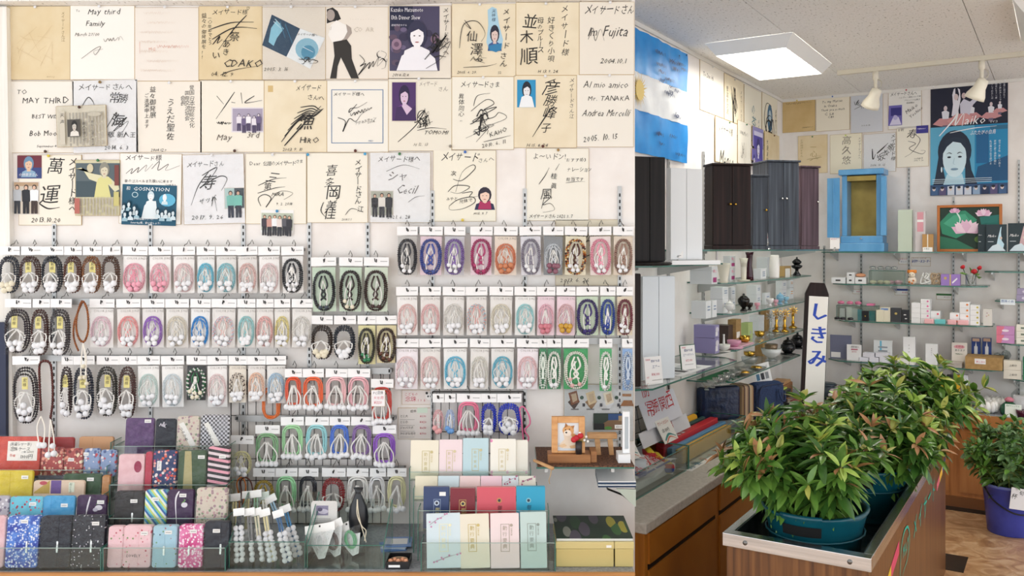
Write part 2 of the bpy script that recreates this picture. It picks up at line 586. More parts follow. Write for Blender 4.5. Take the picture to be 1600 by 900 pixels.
ceiling = room('ceiling', lambda m: m.box(-5.5, 4.2, -1.6, VW + .1, CEIL + .012, CEIL + .1, '#77756f/.9'))
def tile_mesh():
 mb = MB()
 mb.box(.002, .868, .002, 1.738, 0, .0118, 'acoustic')
 return mesh_of(mb, 'ceiling_tile', False)
tm = tile_mesh()
for i in range(-5, 7):
 for j in range(-4, 4):
  u0, v0 = -1.27 + .87 * i, 5.43 + .87 * 2 * j
  if v0 > VW - .1 or u0 > 3.5: continue
  inst(tm, 'ceiling_tile', ceiling, (u0, v0, CEIL))

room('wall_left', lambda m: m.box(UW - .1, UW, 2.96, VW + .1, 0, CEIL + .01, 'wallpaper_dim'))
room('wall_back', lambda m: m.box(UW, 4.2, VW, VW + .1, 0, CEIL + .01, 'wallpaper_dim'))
room('trim_1', lambda m: m.box(UW, UW + .012, 3.0, VW, CEIL - .022, CEIL, '#e3e1dc/.5'))
room('trim_2', lambda m: m.box(UW, 4.2, VW - .012, VW, CEIL - .022, CEIL, '#e3e1dc/.5'))

# display panel that the autograph boards and the bead packets hang on
mb = MB()
mb.box(-2.7, .48, WY, WY + .05, 0, CEIL + .005, 'wallpaper')
tag(mb.build('wall_display'), kind='structure')
mb = MB()
_t = [Vector((at(x, y, WY - .07).x, 0, at(x, y, WY).z)) for x, y in ((-150, 10), (620, 8), (700, 5), (990, 2))]
mb.prism([(p.x, p.z) for p in _t] + [(.462, CEIL), (_t[0].x, CEIL)], WY - .07, WY - .0005, 'acoustic')
tag(mb.build('trim_3'), kind='structure')
mb = MB()
x0 = at(-60, 0, WY).x
mb.prism([(x0, 0), (at(20, 0, WY - .03).x, 0), (at(20, 0, WY - .03).x, .92), (at(10, 0, WY - .03).x, 2.64), (x0, 2.64)], WY - .03, WY - .0005, 'white_wood')
tag(mb.build('trim_4'), kind='structure')
mb = MB()
mb.box(-2.6, at(9, 0, WY - .05).x, WY - .05, WY - .031, .6, 1.42, '#1a2444/.5')
tag(mb.build('trim_5', None), kind='structure')

def standard(x, y0, y1):
 t = thing('shelf_standard', 'slotted grey metal shelf standard screwed to the white display panel', 'shelf standard', at(x, y1, WY), 0, 'slotted standards on the display panel')
 h = (y1 - y0) * WY / F
 mb = MB()
 w = .0075
 mb.box(-w, w, -.008, -.0002, 0, h, '#b7b8b8/.4/.5')
 mb.build('channel', t)
 mb = MB()
 for i in range(int(h / .025)):
  mb.box(-.003, .003, -.0084, -.0079, .006 + i * .025, .019 + i * .025, '#1c1c1c')
 mb.build('slot', t)
for a in ((86, 350, 700), (236, 350, 690), (381, 350, 690), (484, 348, 600), (575, 348, 640), (676, 298, 690), (820, 295, 690), (968, 291, 720)):
 standard(*a)

# ---------------------------------------------------------------- autograph boards
INK = '#1d1a19'
FAINT = '#a58f78'
def pin(t, x, z, col):
 mb = MB()
 mb.lathe([(.002, 0), (.002, .004), (.005, .005), (.006, .009), (.004, .011)], col, n=8)
 mb.T = None
 o = mb.build('push_pin', t, True)
 o.rotation_euler = (math.pi / 2, 0, 0)
 o.location = (x, -.0032, z)
def board(x0, y0, x1, y1, col, label, fn=None, rot=0, pins=(), name='signature_board', cat='signature board', Y=WY - .002, sleeve=False, group='autograph boards on the display panel'):
 k = Y / F
 cx = (x0 + x1) / 2
 w, h = (x1 - x0) * k, (y1 - y0) * k
 t = thing(name, label, cat, at(cx, y1, Y), 0, group, (0, math.radians(rot), 0))
 mb = MB()
 mb.box(-w / 2, w / 2, -.0028, 0, 0, h, '#b79a62/.5')
 mb.flat([(-w / 2 + .0012, .0012), (w / 2 - .0012, .0012), (w / 2 - .0012, h - .0012), (-w / 2 + .0012, h - .0012)], -.003, col)
 mb.build('card', t)
 a = Art(0, h, k, -.0031, cx, y0, seed=int(x0 * 7 + y0))
 a.t0, a.k0, a.h0, a.cx, a.by = t, k, h, cx, y0
 a.mp = MB()
 if fn:
  fn(a)
  a.build('lettering', t)
 if sleeve:
  mb = MB()
  n = 6
  rd = random.Random(x0)
  vs = [(-w / 2 - .004 + (w + .008) * i / n, -.0065 - rd.random() * .003, -.004 + (h + .008) * j / n) for j in range(n + 1) for i in range(n + 1)]
  mb.add(vs, [(j * (n + 1) + i, j * (n + 1) + i + 1, (j + 1) * (n + 1) + i + 1, (j + 1) * (n + 1) + i) for j in range(n) for i in range(n)], 'film')
  mb.build('clear_sleeve', t, True)
 for px, py, c in pins:
  pin(t, (px - cx) * k, h - (py - y0) * k, c)
 return t
def photo(a, x0, y0, x1, y1, fn, name='photo', label=None, dy=0, bgc='#d8d2cc', rot=0):
 """a small print stuck on a board"""
 k = a.k0
 p = Art(0, 0, k, -.0008, (x0 + x1) / 2, (y0 + y1) / 2, seed=int(x0))
 p.mb.box(-(x1 - x0) / 2 * k, (x1 - x0) / 2 * k, -.0008, 0, -(y1 - y0) / 2 * k, (y1 - y0) / 2 * k, bgc)
 fn(p)
 o = p.build(name, a.t0, label)
 o.location = ((x0 + x1) / 2 * k - a.cx * k, -.0034 - dy, a.h0 - ((y0 + y1) / 2 - a.by) * k)
 o.rotation_euler = (0, math.radians(rot), 0)
 return o
PW, PG = '#e9eaec/.3', '#3d7a4d/.3'
CREAM, TAN, WHITE, IVORY = '#efe7da', '#e2d0ad', '#f4f1ea', '#f1ebe0'

# row 1
mat_noise('aged', [(.3, '#dcc79d'), (.7, '#e6d6b4')], (8, 8, 8), 6, .75)
mat_noise('aged2', [(.3, '#e4d6b8'), (.7, '#efe4cb')], (8, 8, 8), 6, .75)
def d(a):
 a.t('メイサードさん江', 96, 18, 6, '#9c8761', True)
 for i in range(14): a.s([(50 + a.rd.uniform(-25, 35), 45 + a.rd.uniform(-8, 60)) for _ in range(1)] * 1 + [(50 + a.rd.uniform(-25, 35), 55 + a.rd.uniform(0, 50))], .5, '#cdb48a')
 a.t('1997.9.2', 74, 119, 3.5, '#9c8761')
board(11, 10, 110, 125, 'aged', 'yellowed tan signature board with writing faded almost away, beside the white post', d, 0, [(57, 12, PW)])
def d(a):
 a.t('To', 119, 15, 5); a.t('May third', 137, 13, 12, sh=.25); a.t('Family', 134, 32, 11, sh=.25)
 a.t('March 27/00', 117, 51, 7, '#6d6660', sh=.3); a.word(163, 60, 29, 8, 3, .7, '#6d6660', -.15)
 a.s([(128, 92), (150, 76), (158, 74), (150, 86), (148, 80), (162, 77)], .7, '#6d6660')
board(110, 9, 211, 125, WHITE, "white signature board reading 'To May third Family' in thin pen", d, 0, [(157, 11, PW)])
def d(a):
 for i in range(7): a.word(217 + a.rd.uniform(0, 20), 18 + i * 15, 55 + a.rd.uniform(-15, 15), 5, i, .4, '#e3d3c6')
 a.s([(219, 66), (219, 84)], .6, '#d8937f'); a.t('MG', 233, 74, 7, '#dca796'); a.word(246, 70, 50, 6, 9, .5, '#dfae9f')
board(211, 12, 311, 127, '#ece5dc', 'pale signature board with faded pinkish writing', d, 0, [(259, 12, PW)])
def d(a):
 a.t('メイサード様', 331, 15, 9.5, sh=.1); a.t('♡', 385, 11, 7)
 a.t('益々の御発展を!!', 315, 22, 8, vert=True)
 a.t('一〇年めでとう', 325, 26, 6.5, vert=True)
 for st in (([(386, 24), (364, 48), (342, 78)]), ([(330, 46), (362, 36), (397, 35)]), ([(332, 62), (366, 44), (402, 45)]), ([(333, 70), (344, 57), (340, 68), (348, 62)])): a.s(st, 1.5)
 a.t('祭', 358, 50, 17); a.t('あ', 347, 63, 14); a.t('き', 347, 76, 12); a.t('い', 331, 82, 13)
 a.t('CDAKO', 348, 92, 16, sh=.35, adv=.8); a.s([(345, 118), (366, 110), (402, 104)], 1)
 a.t('04. 12. 9', 330, 112, 9.5, sh=.2)
board(311, 10, 410, 125, 'aged', 'tan signature board dated 04.12.9 with a big looping brush signature and small heart', d, 0, [(357, 12, PW)])
def d(a):
 def card(p):
  p.p([(416, 65), (426, 24), (469, 46), (447, 90)], '#123a55'); p.p([(420, 62), (430, 30), (448, 40), (440, 74)], '#2c7093')
  p.p([(427, 66), (424, 48), (432, 30), (446, 38), (438, 60)], '#7fc3dc'); p.p([(452, 40), (466, 46), (452, 78)], '#1d5273')
 o = a
 a.p([(410, 71), (425, 23), (469, 45), (448, 89)], '#143f5c'); a.p([(420, 66), (424, 44), (432, 33), (444, 45), (433, 60), (428, 72)], '#8fcbe0')
 a.s([(430, 30), (440, 40)], 1.4, '#d7eff7'); a.s([(428, 34), (441, 46)], 1.2, '#d7eff7'); a.s([(446, 38), (458, 70)], 2, '#2d7295'); a.s([(438, 34), (446, 60)], 2, '#2d7295')
 a.p([(448, 89), (470, 45), (508, 60), (485, 108)], '#eef3f5'); a.e(480, 77, 18, 17, '#8fc0d4', 18); a.e(482, 82, 11, 11, '#4d93b3', 16); a.s([(474, 74), (490, 82)], 1.2, '#eef6f9')
 a.t('メイサード様へ', 465, 52, 4.5, rot=-3); a.sc(462, 86, 36, 14, 12, 5, 1)
 a.t('2005. 3. 16', 413, 105, 8, '#5a5651', sh=.3)
board(410, 11, 509, 125, '#e9e1d4', 'cream signature board carrying a tilted blue portrait card under clear film', d, 0, [(456, 12, PW)], sleeve=True)
def d(a):
 a.p([(511, 15), (520, 12), (528, 18), (533, 30), (527, 33), (520, 34), (511, 37)], '#1c1a1a'); a.e(517, 24, 6.5, 9, '#a99d96', 14)
 a.p([(517, 40), (526, 32), (540, 39), (547, 45), (541, 58), (531, 68), (519, 66), (513, 55)], '#f2efea')
 a.p([(541, 38), (549, 44), (550, 52), (540, 66), (531, 70), (530, 67), (538, 60), (543, 50)], '#a79c94')
 a.p([(521, 66), (542, 62), (549, 72), (550, 92), (561, 123), (549, 123), (538, 100), (533, 90), (528, 104), (526, 123), (516, 123), (523, 88)], '#2b2723')
 a.t('・・・・・・・・・・', 546, 29, 4, '#b9afa3'); a.t('d', 514, 40, 9, '#d8d0c6'); a.t('CO AR', 552, 42, 10, '#c9bfb2', sh=.1)
 a.s([(562, 86), (570, 96), (563, 104), (572, 100), (560, 118), (578, 98), (576, 108), (584, 96), (583, 105), (592, 90), (590, 104), (604, 86), (596, 80)], 1); a.sc(588, 78, 18, 30, 5, 3, 1)
board(509, 11, 607, 124, '#ebe3d7', 'signature board with a tall black and white picture of a person in dark trousers', d, 0, [(556, 12, PW)])
def d(a):
 a.r(609, 10, 687, 111, '#47425f'); a.p([(609, 10), (645, 10), (648, 46), (609, 48)], '#1d2140')
 rd = random.Random(4)
 for i in range(16): a.e(rd.uniform(614, 684), rd.uniform(40, 104), rd.uniform(4, 8), rd.uniform(3, 7), rd.choice(['#6a5f80', '#5b4a5f', '#332e4b', '#8a7189']), 9)
 a.e(620, 70, 8, 9, '#94788e'); a.e(620, 70, 4, 4, '#6a5068'); a.e(680, 62, 7, 7, '#8d6f86')
 a.p([(620, 111), (628, 88), (644, 78), (664, 78), (680, 92), (684, 111)], '#efeef4'); a.bust(652, 34, 46, 62, '#2c2c4a', '#f3f0f4', '#efeef4')
 a.t('Kazuko Matsumoto', 611, 12, 9.5, '#f2f0f6', hand=0, sh=0, sx=.62); a.t('13th Dinner Show', 611, 24, 9.5, '#f2f0f6', hand=0, sh=0, sx=.62)
 a.t('開場予定ホテル', 612, 39, 3.5, '#d6d4e0', hand=0)
 a.t('メイサードさんへ', 692, 13, 9, vert=True, adv=1.05); a.t('2008.12.8', 613, 115, 6.5, sh=.3); a.s([(664, 94), (690, 64), (676, 84), (698, 56), (682, 82), (704, 66), (690, 92), (666, 108)], 1.5); a.sc(668, 56, 34, 34, 8, 6, 1.6)
board(607, 9, 705, 124, '#e8e0d2', "signature board with a 'Kazuko Matsumoto 13th Dinner Show' portrait flyer", d, 0, [])
def d(a):
 a.p([(762, 16), (769, 11), (776, 14), (780, 40), (786, 62), (784, 76), (775, 82), (764, 78), (760, 66), (763, 40)], '#a9cfe3'); a.t('天神様', 768, 15, 6.5, '#33435c', vert=True)
 a.bust(773, 40, 22, 40, '#1f2236', '#dcc6be', '#3c5a90'); a.p([(763, 72), (784, 68), (783, 78), (775, 82), (765, 79)], '#2d7fb0')
 a.t('メイサード', 785, 14, 11, vert=True, adv=1.2); a.t('さん', 780, 82, 12, vert=True)
 a.s([(718, 76), (724, 40), (745, 34), (758, 52), (752, 66)], 1); a.s([(726, 32), (736, 46), (724, 36)], 1); a.t('仙', 728, 48, 20, '#2a2624'); a.t('澤', 734, 68, 22, '#2a2624'); a.s([(724, 106), (760, 104), (776, 100)], .8)
 a.sc(730, 84, 30, 16, 3, 4, 1); a.t('2005. 4. 29.', 714, 111, 6, sh=.3); a.t('22', 778, 112, 5)
board(706, 6, 806, 120, 'aged2', 'tan signature board with a paddle-shaped blue portrait cut-out', d, 0, [(750, 8, PW)])
def d(a):
 a.t('メイサード様', 876, 9, 13, vert=True, adv=1.02, sh=.2); a.t('好きくり小唄', 855, 27, 12, vert=True, adv=.98); a.t('母のブルース', 839, 29, 10, vert=True, adv=.9)
 a.t('並', 815, 22, 25); a.t('木', 812, 48, 24); a.t('順', 812, 78, 28); a.t('H 13. 9. 24.', 840, 109, 6.5, sh=.3)
board(806, 4, 905, 118, 'aged2', 'tan signature board covered in bold vertical brush characters', d, 0, [(853, 7, PW)])
def d(a):
 a.t('メイサードさん', 912, 8, 17, sh=.25, sx=.66); a.t('Im Fujita', 917, 40, 21, '#3d3a38', sh=.35, sx=.8)
 a.s([(919, 62), (926, 44), (930, 64), (938, 46), (944, 64)], .8, '#3d3a38'); a.t('2004.10.1', 937, 91, 10.5, sh=.35)
board(905, 3, 991, 117, '#ece5d8', "signature board reading 'Im Fujita' with a 2004.10 date", d, 0, [(953, 5, PW)])

# row 2
def d(a):
 a.t('TO', 27, 139, 10); a.t('MAY THIRD', 35, 151, 13, sh=.05); a.t('BEST WISHES', 50, 178, 9, sh=.1); a.t('Bob Moore', 46, 203, 12, sh=.15, sx=.9); a.t('September 4 2007', 58, 226, 5.5, sh=.2)
board(15, 127, 116, 239, '#eee9df', "signature board reading 'TO MAY THIRD BEST WISHES' in thin capitals", d, 0, [(73, 237, '#4a3327/.4')])
def d(a):
 a.t('メイサードさんへ', 124, 132, 10.5, sh=.1); a.t('常勝', 171, 146, 17, vert=False, sh=.15, adv=.85); a.s([(130, 166), (140, 152), (148, 160), (150, 172)], 1.2); a.s([(168, 200), (184, 176), (180, 196), (200, 184), (178, 206), (202, 190), (192, 208)], 1.3); a.t('海', 174, 178, 23)
 a.t('敬 新人王', 170, 207, 10); a.t('2014. 6. 3', 164, 227, 9, sh=.15)
board(115, 125, 217, 239, '#f1f1f2', 'white signature board dated 2014.6.3 with baseball greeting in a clear bag', d, -1, [(160, 129, '#8a6f3a/.3')], sleeve=True)
def d(a):
 a.t('誉国日本芸能文化', 296, 133, 8.5, vert=True); a.t('国際交流協会', 289, 142, 8, vert=True); a.t('会長', 282, 150, 8, vert=True); a.t('うえだ聖佐', 260, 155, 13, vert=True); a.t('益々御発展', 234, 136, 10, vert=True); a.t('ご清栄申上ます', 226, 146, 8, vert=True); a.t('2004.12.9', 236, 232, 6, sh=.3)
board(213, 127, 316, 238, '#eee7db', 'signature board with three columns of fine vertical brush characters', d, 0, [(266, 130, PW)])
def d(a):
 a.s([(339, 150), (350, 163)], 1.2); a.s([(367, 144), (352, 166), (338, 186)], 1.2); a.s([(362, 160), (368, 161)], 1.2); a.s([(377, 145), (379, 162)], 1.2); a.s([(398, 150), (383, 161), (410, 157)], 1.2); a.word(340, 190, 22, 5, 4, 1); a.t('May', 338, 208, 14, '#6b6259', sh=.3); a.t('3rd', 386, 205, 13, '#6b6259', sh=.2)
 def ph(p):
  p.r(364, 170, 411, 205, '#a9a0b5')
  for i, x in enumerate((374, 382, 389, 398, 405)): p.fig(x, 178 + i % 2 * 3, 27, '#443a52', '#d9cfd8', ['#e6e1ea', '#6d6184', '#efedf2'][i % 3], '#4a4060')
 photo(a, 362, 168, 412, 207, ph, bgc='#e3dee3')
board(313, 126, 413, 238, '#efe9db', "signature board reading 'May 3rd' with a small purple group photo", d, 0, [(362, 128, PW), (368, 236, '#4a2a20/.4')])
def d(a):
 a.r(419, 134, 427, 144, '#d3b77f'); a.t('メイサード', 462, 133, 11, sh=.3, sx=.72); a.t('さんへ', 480, 149, 9); a.t('♡', 497, 151, 6)
 for i in range(7): a.s([(440 + i * 5, 222 - i * 9), (466 + i * 4, 190 - i * 4), (488 + i * 2, 184 - i * 2), (500 + i, 176 - i * 1)], 1.4)
 a.s([(445, 228), (470, 200), (502, 166)], 1.8); a.t('漁', 462, 180, 27, sh=.4); a.t('HIRO', 468, 214, 12, sh=.2); a.t('2003. 9. 10', 442, 231, 6.5, sh=.3)
board(413, 126, 511, 238, 'aged2', 'tan signature board dated 2003.9.10 with slanting brush strokes', d, 0, [(462, 128, PW)])
def d(a):
 for r in ((519, 140, 599, 141), (519, 223, 599, 224), (518, 140, 519, 224), (598, 140, 599, 224)): a.r(*r, '#3d6a9e')
 a.t('メイサード様へ', 521, 144, 7, sh=.1); a.s([(558, 163), (546, 176), (548, 170), (560, 168), (574, 160)], 1); a.s([(528, 184), (540, 190), (536, 206), (546, 186), (556, 190), (566, 178), (582, 168)], 1.1); a.word(548, 176, 34, 7, 6, .9, slope=-.3); a.t('アグネスチャン', 554, 192, 5, rot=15); a.t('2008', 574, 189, 5.5, rot=10); a.t('MAY', 576, 219, 3.5, '#3d6a9e')
board(511, 126, 607, 238, '#f0ece2', 'signature board with a thin blue square border printed on it', d, 0, [(556, 128, PW), (556, 236, '#5a2a22/.4')])
def d(a):
 def ph(p):
  p.r(613, 129, 650, 189, '#4a2a66'); p.bust(632, 134, 26, 46, '#241640', '#d8bfd8', '#7a3f92'); p.p([(617, 189), (622, 170), (634, 162), (646, 172), (651, 189)], '#d6bcd6'); p.p([(617, 189), (620, 168), (628, 166), (636, 180), (648, 166), (651, 189)], '#3d2358')
 photo(a, 612, 128, 652, 190, ph, bgc='#d9cfc0')
 a.t('メイサード', 655, 128, 8, '#8f877d', sx=.7); a.t('さん', 684, 136, 8, '#8f877d'); a.s([(622, 222), (650, 196), (664, 172), (648, 192), (670, 180), (652, 200), (676, 190)], 1.3); a.sc(650, 160, 30, 40, 14, 5, 1.1); a.t('TOMOMI', 662, 203, 9, sh=.4); a.s([(652, 204), (674, 200), (698, 202)], .9); a.t('H 12. 13', 646, 223, 6.5, '#8f877d', sh=.3)
board(607, 122, 706, 236, '#ebe5d6', 'signature board with a purple portrait photo at its corner', d, 0, [(655, 124, PW), (704, 229, '#8a8378/.3')])
def d(a):
 a.t('メイサードさま', 719, 128, 10.5, sh=.15, sx=.85); a.t('異体同心', 716, 146, 9.5, vert=True); a.t('”', 718, 188, 8)
 a.s([(740, 166), (746, 150), (766, 146)], .9); a.s([(736, 174), (760, 156), (772, 162), (756, 172), (776, 168), (738, 190), (770, 184), (780, 176), (790, 186), (740, 204), (772, 196), (728, 216)], 1); a.s([(740, 210), (764, 198), (744, 222)], 1.2); a.sc(732, 172, 40, 46, 21, 7, 1.1); a.t('KAHO', 763, 208, 9.5, rot=20, sh=.2); a.t('2010. 6. 11', 752, 225, 8.5, rot=12, sh=.2); a.s([(756, 222), (782, 216), (798, 212)], .8)
board(706, 120, 803, 234, '#f0ebdd', 'signature board dated 2010.6.11 with tangled swirling signature', d, 0, [(755, 122, PW)])
def d(a):
 def ph(p):
  p.r(808, 125, 837, 168, '#2691c4'); p.bust(823, 128, 22, 38, '#16202e', '#e6e6ea', '#e9eef2'); p.p([(811, 168), (815, 152), (823, 148), (831, 152), (835, 168)], '#eef2f5')
 photo(a, 808, 125, 837, 168, ph)
 a.t('メイサードさん江', 889, 122, 8, '#4a453f', vert=True); a.t('彦', 846, 126, 26, sh=.3); a.t('勝', 848, 146, 22, sh=.3); a.t('峰', 846, 164, 24, sh=.3); a.t('子', 844, 192, 18, sh=.2); a.s([(862, 168), (846, 192), (832, 214)], 1.6); a.s([(852, 130), (868, 124)], 2); a.t('H 15. 8. 24', 822, 224, 7, '#4a453f', sh=.3)
board(803, 118, 901, 231, 'aged2', 'tan signature board with a small bright blue portrait and heavy brush column', d, 0, [(852, 120, PW), (848, 229, '#5a2a22/.4')])
def d(a):
 a.t('Al mio amico', 911, 126, 14, '#35302d', sh=.3, sx=.85); a.t('Mr. TANAKA', 918, 149, 10.5, '#35302d', sh=.2); a.t('Andrea Mercelli', 909, 170, 14.5, '#35302d', sh=.4, sx=.72); a.t('2005. 10. 15', 910, 212, 13, rot=6, sh=.2, sx=.82)
board(901, 117, 990, 230, '#eee9de', "signature board reading 'Al mio amico' dated 2005.10.15", d, 0, [(952, 119, PW)])
# newspaper cutting over row 2
def newsprint(a, x0, y0, x1, y1, n):
 cw = (x1 - x0) / n
 for i in range(n):
  yy = y0
  while yy < y1 - 2:
   L = a.rd.uniform(8, 20)
   a.r(x0 + i * cw + .5, yy, x0 + i * cw + cw * .55, min(y1, yy + L), '#b4ada0')
   yy += L + a.rd.uniform(1, 4)
def d(a):
 newsprint(a, 110, 176, 166, 228, 11); a.r(97, 174, 105, 226, '#cdc6b6'); a.t('天声', 98, 178, 6, vert=True, adv=1.6); a.r(109, 187, 129, 214, '#4a4641'); a.bust(120, 189, 14, 24, '#1d1b1a', '#c8c2b8', '#e2ded6'); a.e(152, 180, 11, 3.5, '#c1bbaa'); a.t('故人を偲ぶ式', 133, 192, 5, vert=True, hand=0); a.t('墓石と仏壇のあり方', 146, 190, 4.5, vert=True, hand=0)
board(90, 165, 168, 229, '#ddd6c3', 'yellowed newspaper cutting with a man portrait pinned across two boards', d, -2, [(128, 168, '#4a2f24/.4')], 'newspaper_cutting', 'newspaper cutting', WY - .012, True, 'newspaper cuttings on the display panel')

# row 3
def d(a):
 a.t('萬', 72, 248, 26, sh=.2); a.t('運', 60, 290, 34, sh=.25); a.s([(62, 318), (76, 326), (94, 324)], 2); a.t('メイサード様へ', 107, 247, 13.5, vert=True, adv=.9); a.t('2013.10.20', 49, 339, 10.5, sh=.2)
 def p1(p):
  p.r(28, 243, 66, 279, '#6a2434'); p.r(28, 262, 66, 279, '#2f3f7a'); p.bust(46, 245, 24, 32, '#6a8fae', '#e2bda0', '#88a9c4'); p.t('小林章子さん', 31, 271, 5, '#f2eef2', hand=0)
 photo(a, 28, 243, 66, 279, p1, label='photo of a smiling person in a blue head scarf')
 def p2(p):
  p.r(23, 285, 61, 334, '#cfc4b5'); p.r(23, 285, 61, 291, '#b79a7c'); p.fig(28, 289, 45, top='#b9bec4', leg='#30343c'); p.fig(42, 289, 45, top='#20232c', leg='#17181e'); p.fig(55, 289, 45, top='#eceef0', leg='#3c2c28')
 photo(a, 22, 284, 62, 335, p2, label='photo of three people standing in a row')
board(30, 242, 128, 352, '#efe8d9', 'signature board dated 2013.10.20 with two colour photos on its edge', d, 0, [(78, 244, '#d9c63f/.3')])
def d(a):
 a.r(119, 255, 188, 308, '#57646a'); a.r(119, 283, 150, 308, '#3f5058'); a.p([(119, 264), (128, 262), (140, 280), (156, 286), (166, 284), (180, 300), (187, 296), (186, 290), (170, 276), (148, 272), (132, 264)], '#dcd8b4'); a.p([(148, 308), (152, 284), (168, 280), (174, 308)], '#d9d592'); a.bust(164, 254, 24, 34, '#8d8c80', '#d8d0b6', '#d9d592'); a.e(142, 263, 5, 7, '#cfc5a4'); a.r(180, 258, 187, 290, '#7a3f3a')
 newsprint(a, 126, 310, 186, 336, 12); a.r(119, 310, 127, 334, '#b5675c'); a.r(180, 300, 188, 322, '#c9c07a')
board(118, 250, 188, 337, '#cfc9a8', 'newspaper page with a singer stretching out her arms', d, 0, [(155, 251, PG)], 'newspaper_cutting', 'newspaper cutting', WY - .006, False, 'newspaper cuttings on the display panel')
def d(a):
 a.t('メイサード様', 194, 243, 9.5, sh=.1); a.s([(196, 272), (206, 264), (204, 272), (216, 262), (214, 270), (228, 258), (226, 268), (238, 256)], .9, '#55504c'); a.s([(236, 264), (248, 252), (246, 266), (262, 256), (258, 266), (280, 258)], .9, '#55504c'); a.t('歌のゴスペルまた歌いに来ます', 194, 281, 5.4); a.t('2018.9.2', 258, 287, 4.5)
 def ph(p):
  p.r(191, 289, 276, 352, '#14546f'); p.t('GOSNATION', 208, 292, 8, '#f3f6f7', hand=.4, adv=1, sx=1.15); p.t('和', 197, 293, 6, '#f3f6f7'); p.e(211, 305, 5, 4.5, '#bcd5de'); p.e(211, 305, 3.8, 3.3, '#14546f')
  p.p([(222, 342), (226, 322), (232, 314), (244, 314), (248, 342)], '#e4eef2'); p.bust(236, 299, 16, 22, '#cfdfe6', '#f3f7f8', '#e4eef2'); p.e(262, 312, 13, 10, '#5fb4d6'); p.bust(258, 303, 10, 16, '#e8f2f6', '#fff', '#cfe3ea')
  for i, (x, y) in enumerate(((195, 318), (203, 314), (212, 320), (198, 330), (207, 328), (217, 326), (250, 324), (257, 328), (263, 324), (269, 328), (275, 326))): p.bust(x, y, 9, 17, '#0d3a4e', '#d9e7ec', ['#cfe0e7', '#9dc0ce'][i % 2])
  p.t('GOSPEL名曲の夕べ!!', 208, 341, 4, '#f3f6f7', hand=0); p.t('Saturday夜、会いましょう!', 210, 347, 3.8, '#f3f6f7', hand=0)
 photo(a, 192, 289, 276, 352, ph, 'flyer', dy=.001, rot=.8, label="blue flyer headed 'GOSNATION' with a group of singers")
board(186, 240, 283, 350, '#f3f0ea', "signature board with a blue 'GOSNATION' concert flyer below the writing", d, 1, [])
def d(a):
 a.t('メイサードさん', 294, 252, 10, sh=.2, sx=.85); a.s([(329, 268), (312, 290), (300, 320)], 1.3); a.s([(318, 274), (342, 262), (326, 286)], 1.3); a.s([(320, 290), (345, 276), (357, 280), (348, 298)], 1.3); a.t('寿', 312, 276, 24, sh=.4); a.t('ザッバ', 312, 312, 9, rot=14); a.s([(332, 322), (336, 308), (340, 330)], 1); a.t('2017. 9. 26', 300, 335, 9.5, sh=.2, sx=1.1)
 def ph(p):
  p.r(353, 295, 383, 326, '#b9d2cf'); p.r(368, 295, 383, 326, '#3f4a52'); p.fig(362, 299, 42, top='#7ec4b8', leg='#2a3348'); p.fig(374, 299, 42, top='#7fc9bb', leg='#2a3040')
 photo(a, 352, 294, 383, 327, ph)
board(288, 241, 384, 350, '#f3f3f5', 'bagged signature board dated 2017.9.26 with a photo of two people in mint shirts', d, -1.5, [(335, 243, PW)], sleeve=True)
def d(a):
 a.t('Dear 仏壇のメイサード', 390, 252, 8, sh=.1, adv=.8); a.t('さま', 462, 250, 6); a.t('三', 414, 270, 16, sh=.5); a.s([(404, 290), (428, 280), (448, 278)], 1); a.t('第', 412, 286, 13, sh=.2); a.s([(403, 302), (430, 294), (446, 292)], 1); a.s([(408, 322), (404, 310), (414, 304), (424, 310), (416, 324), (436, 300), (458, 302), (444, 312)], 1); a.t('MIRA', 424, 300, 8, sh=.4); a.t('9. 2. 2018', 432, 316, 6, sh=.2)
 def ph(p):
  p.r(409, 333, 458, 360, '#bcc4b2')
  for i, x in enumerate((414, 422, 430, 438, 446, 453)): p.fig(x, 336 + i % 2, 32, top=['#3f3a44', '#c8998e', '#eceef0', '#e3d8d2', '#5a5a62', '#32323a'][i], leg='#2f3038')
 photo(a, 408, 328, 459, 364, ph, dy=.001, bgc='#f0f0ee', rot=1)
board(384, 240, 479, 350, '#f0ebdd', 'cream signature board dated 9.2.2018 with a group photo pinned at its lower edge', d, 0, [(427, 242, PW), (434, 330, '#3d8fc0/.3')])
def d(a):
 a.t('喜', 508, 258, 20, sh=.25); a.t('多', 506, 277, 18, sh=.25); a.t('岡', 508, 292, 22, sh=.15); a.t('美', 508, 314, 16, sh=.2); a.t('佳', 505, 325, 20, sh=.2); a.s([(520, 296), (528, 306), (522, 322)], 1); a.s([(506, 316), (502, 330), (512, 342)], 1.2); a.t('メイサードさん', 554, 249, 11, vert=True, adv=.92); a.t('江', 558, 322, 10); a.s([(540, 336), (550, 326), (568, 332)], .8); a.t('2018.7.1', 534, 341, 4.5, sh=.3)
board(480, 239, 575, 348, '#f1ecde', 'cream signature board held by two blue pins with a tall vertical signature', d, 0, [(482, 242, '#3d9fd0/.3'), (571, 241, '#3d9fd0/.3')])
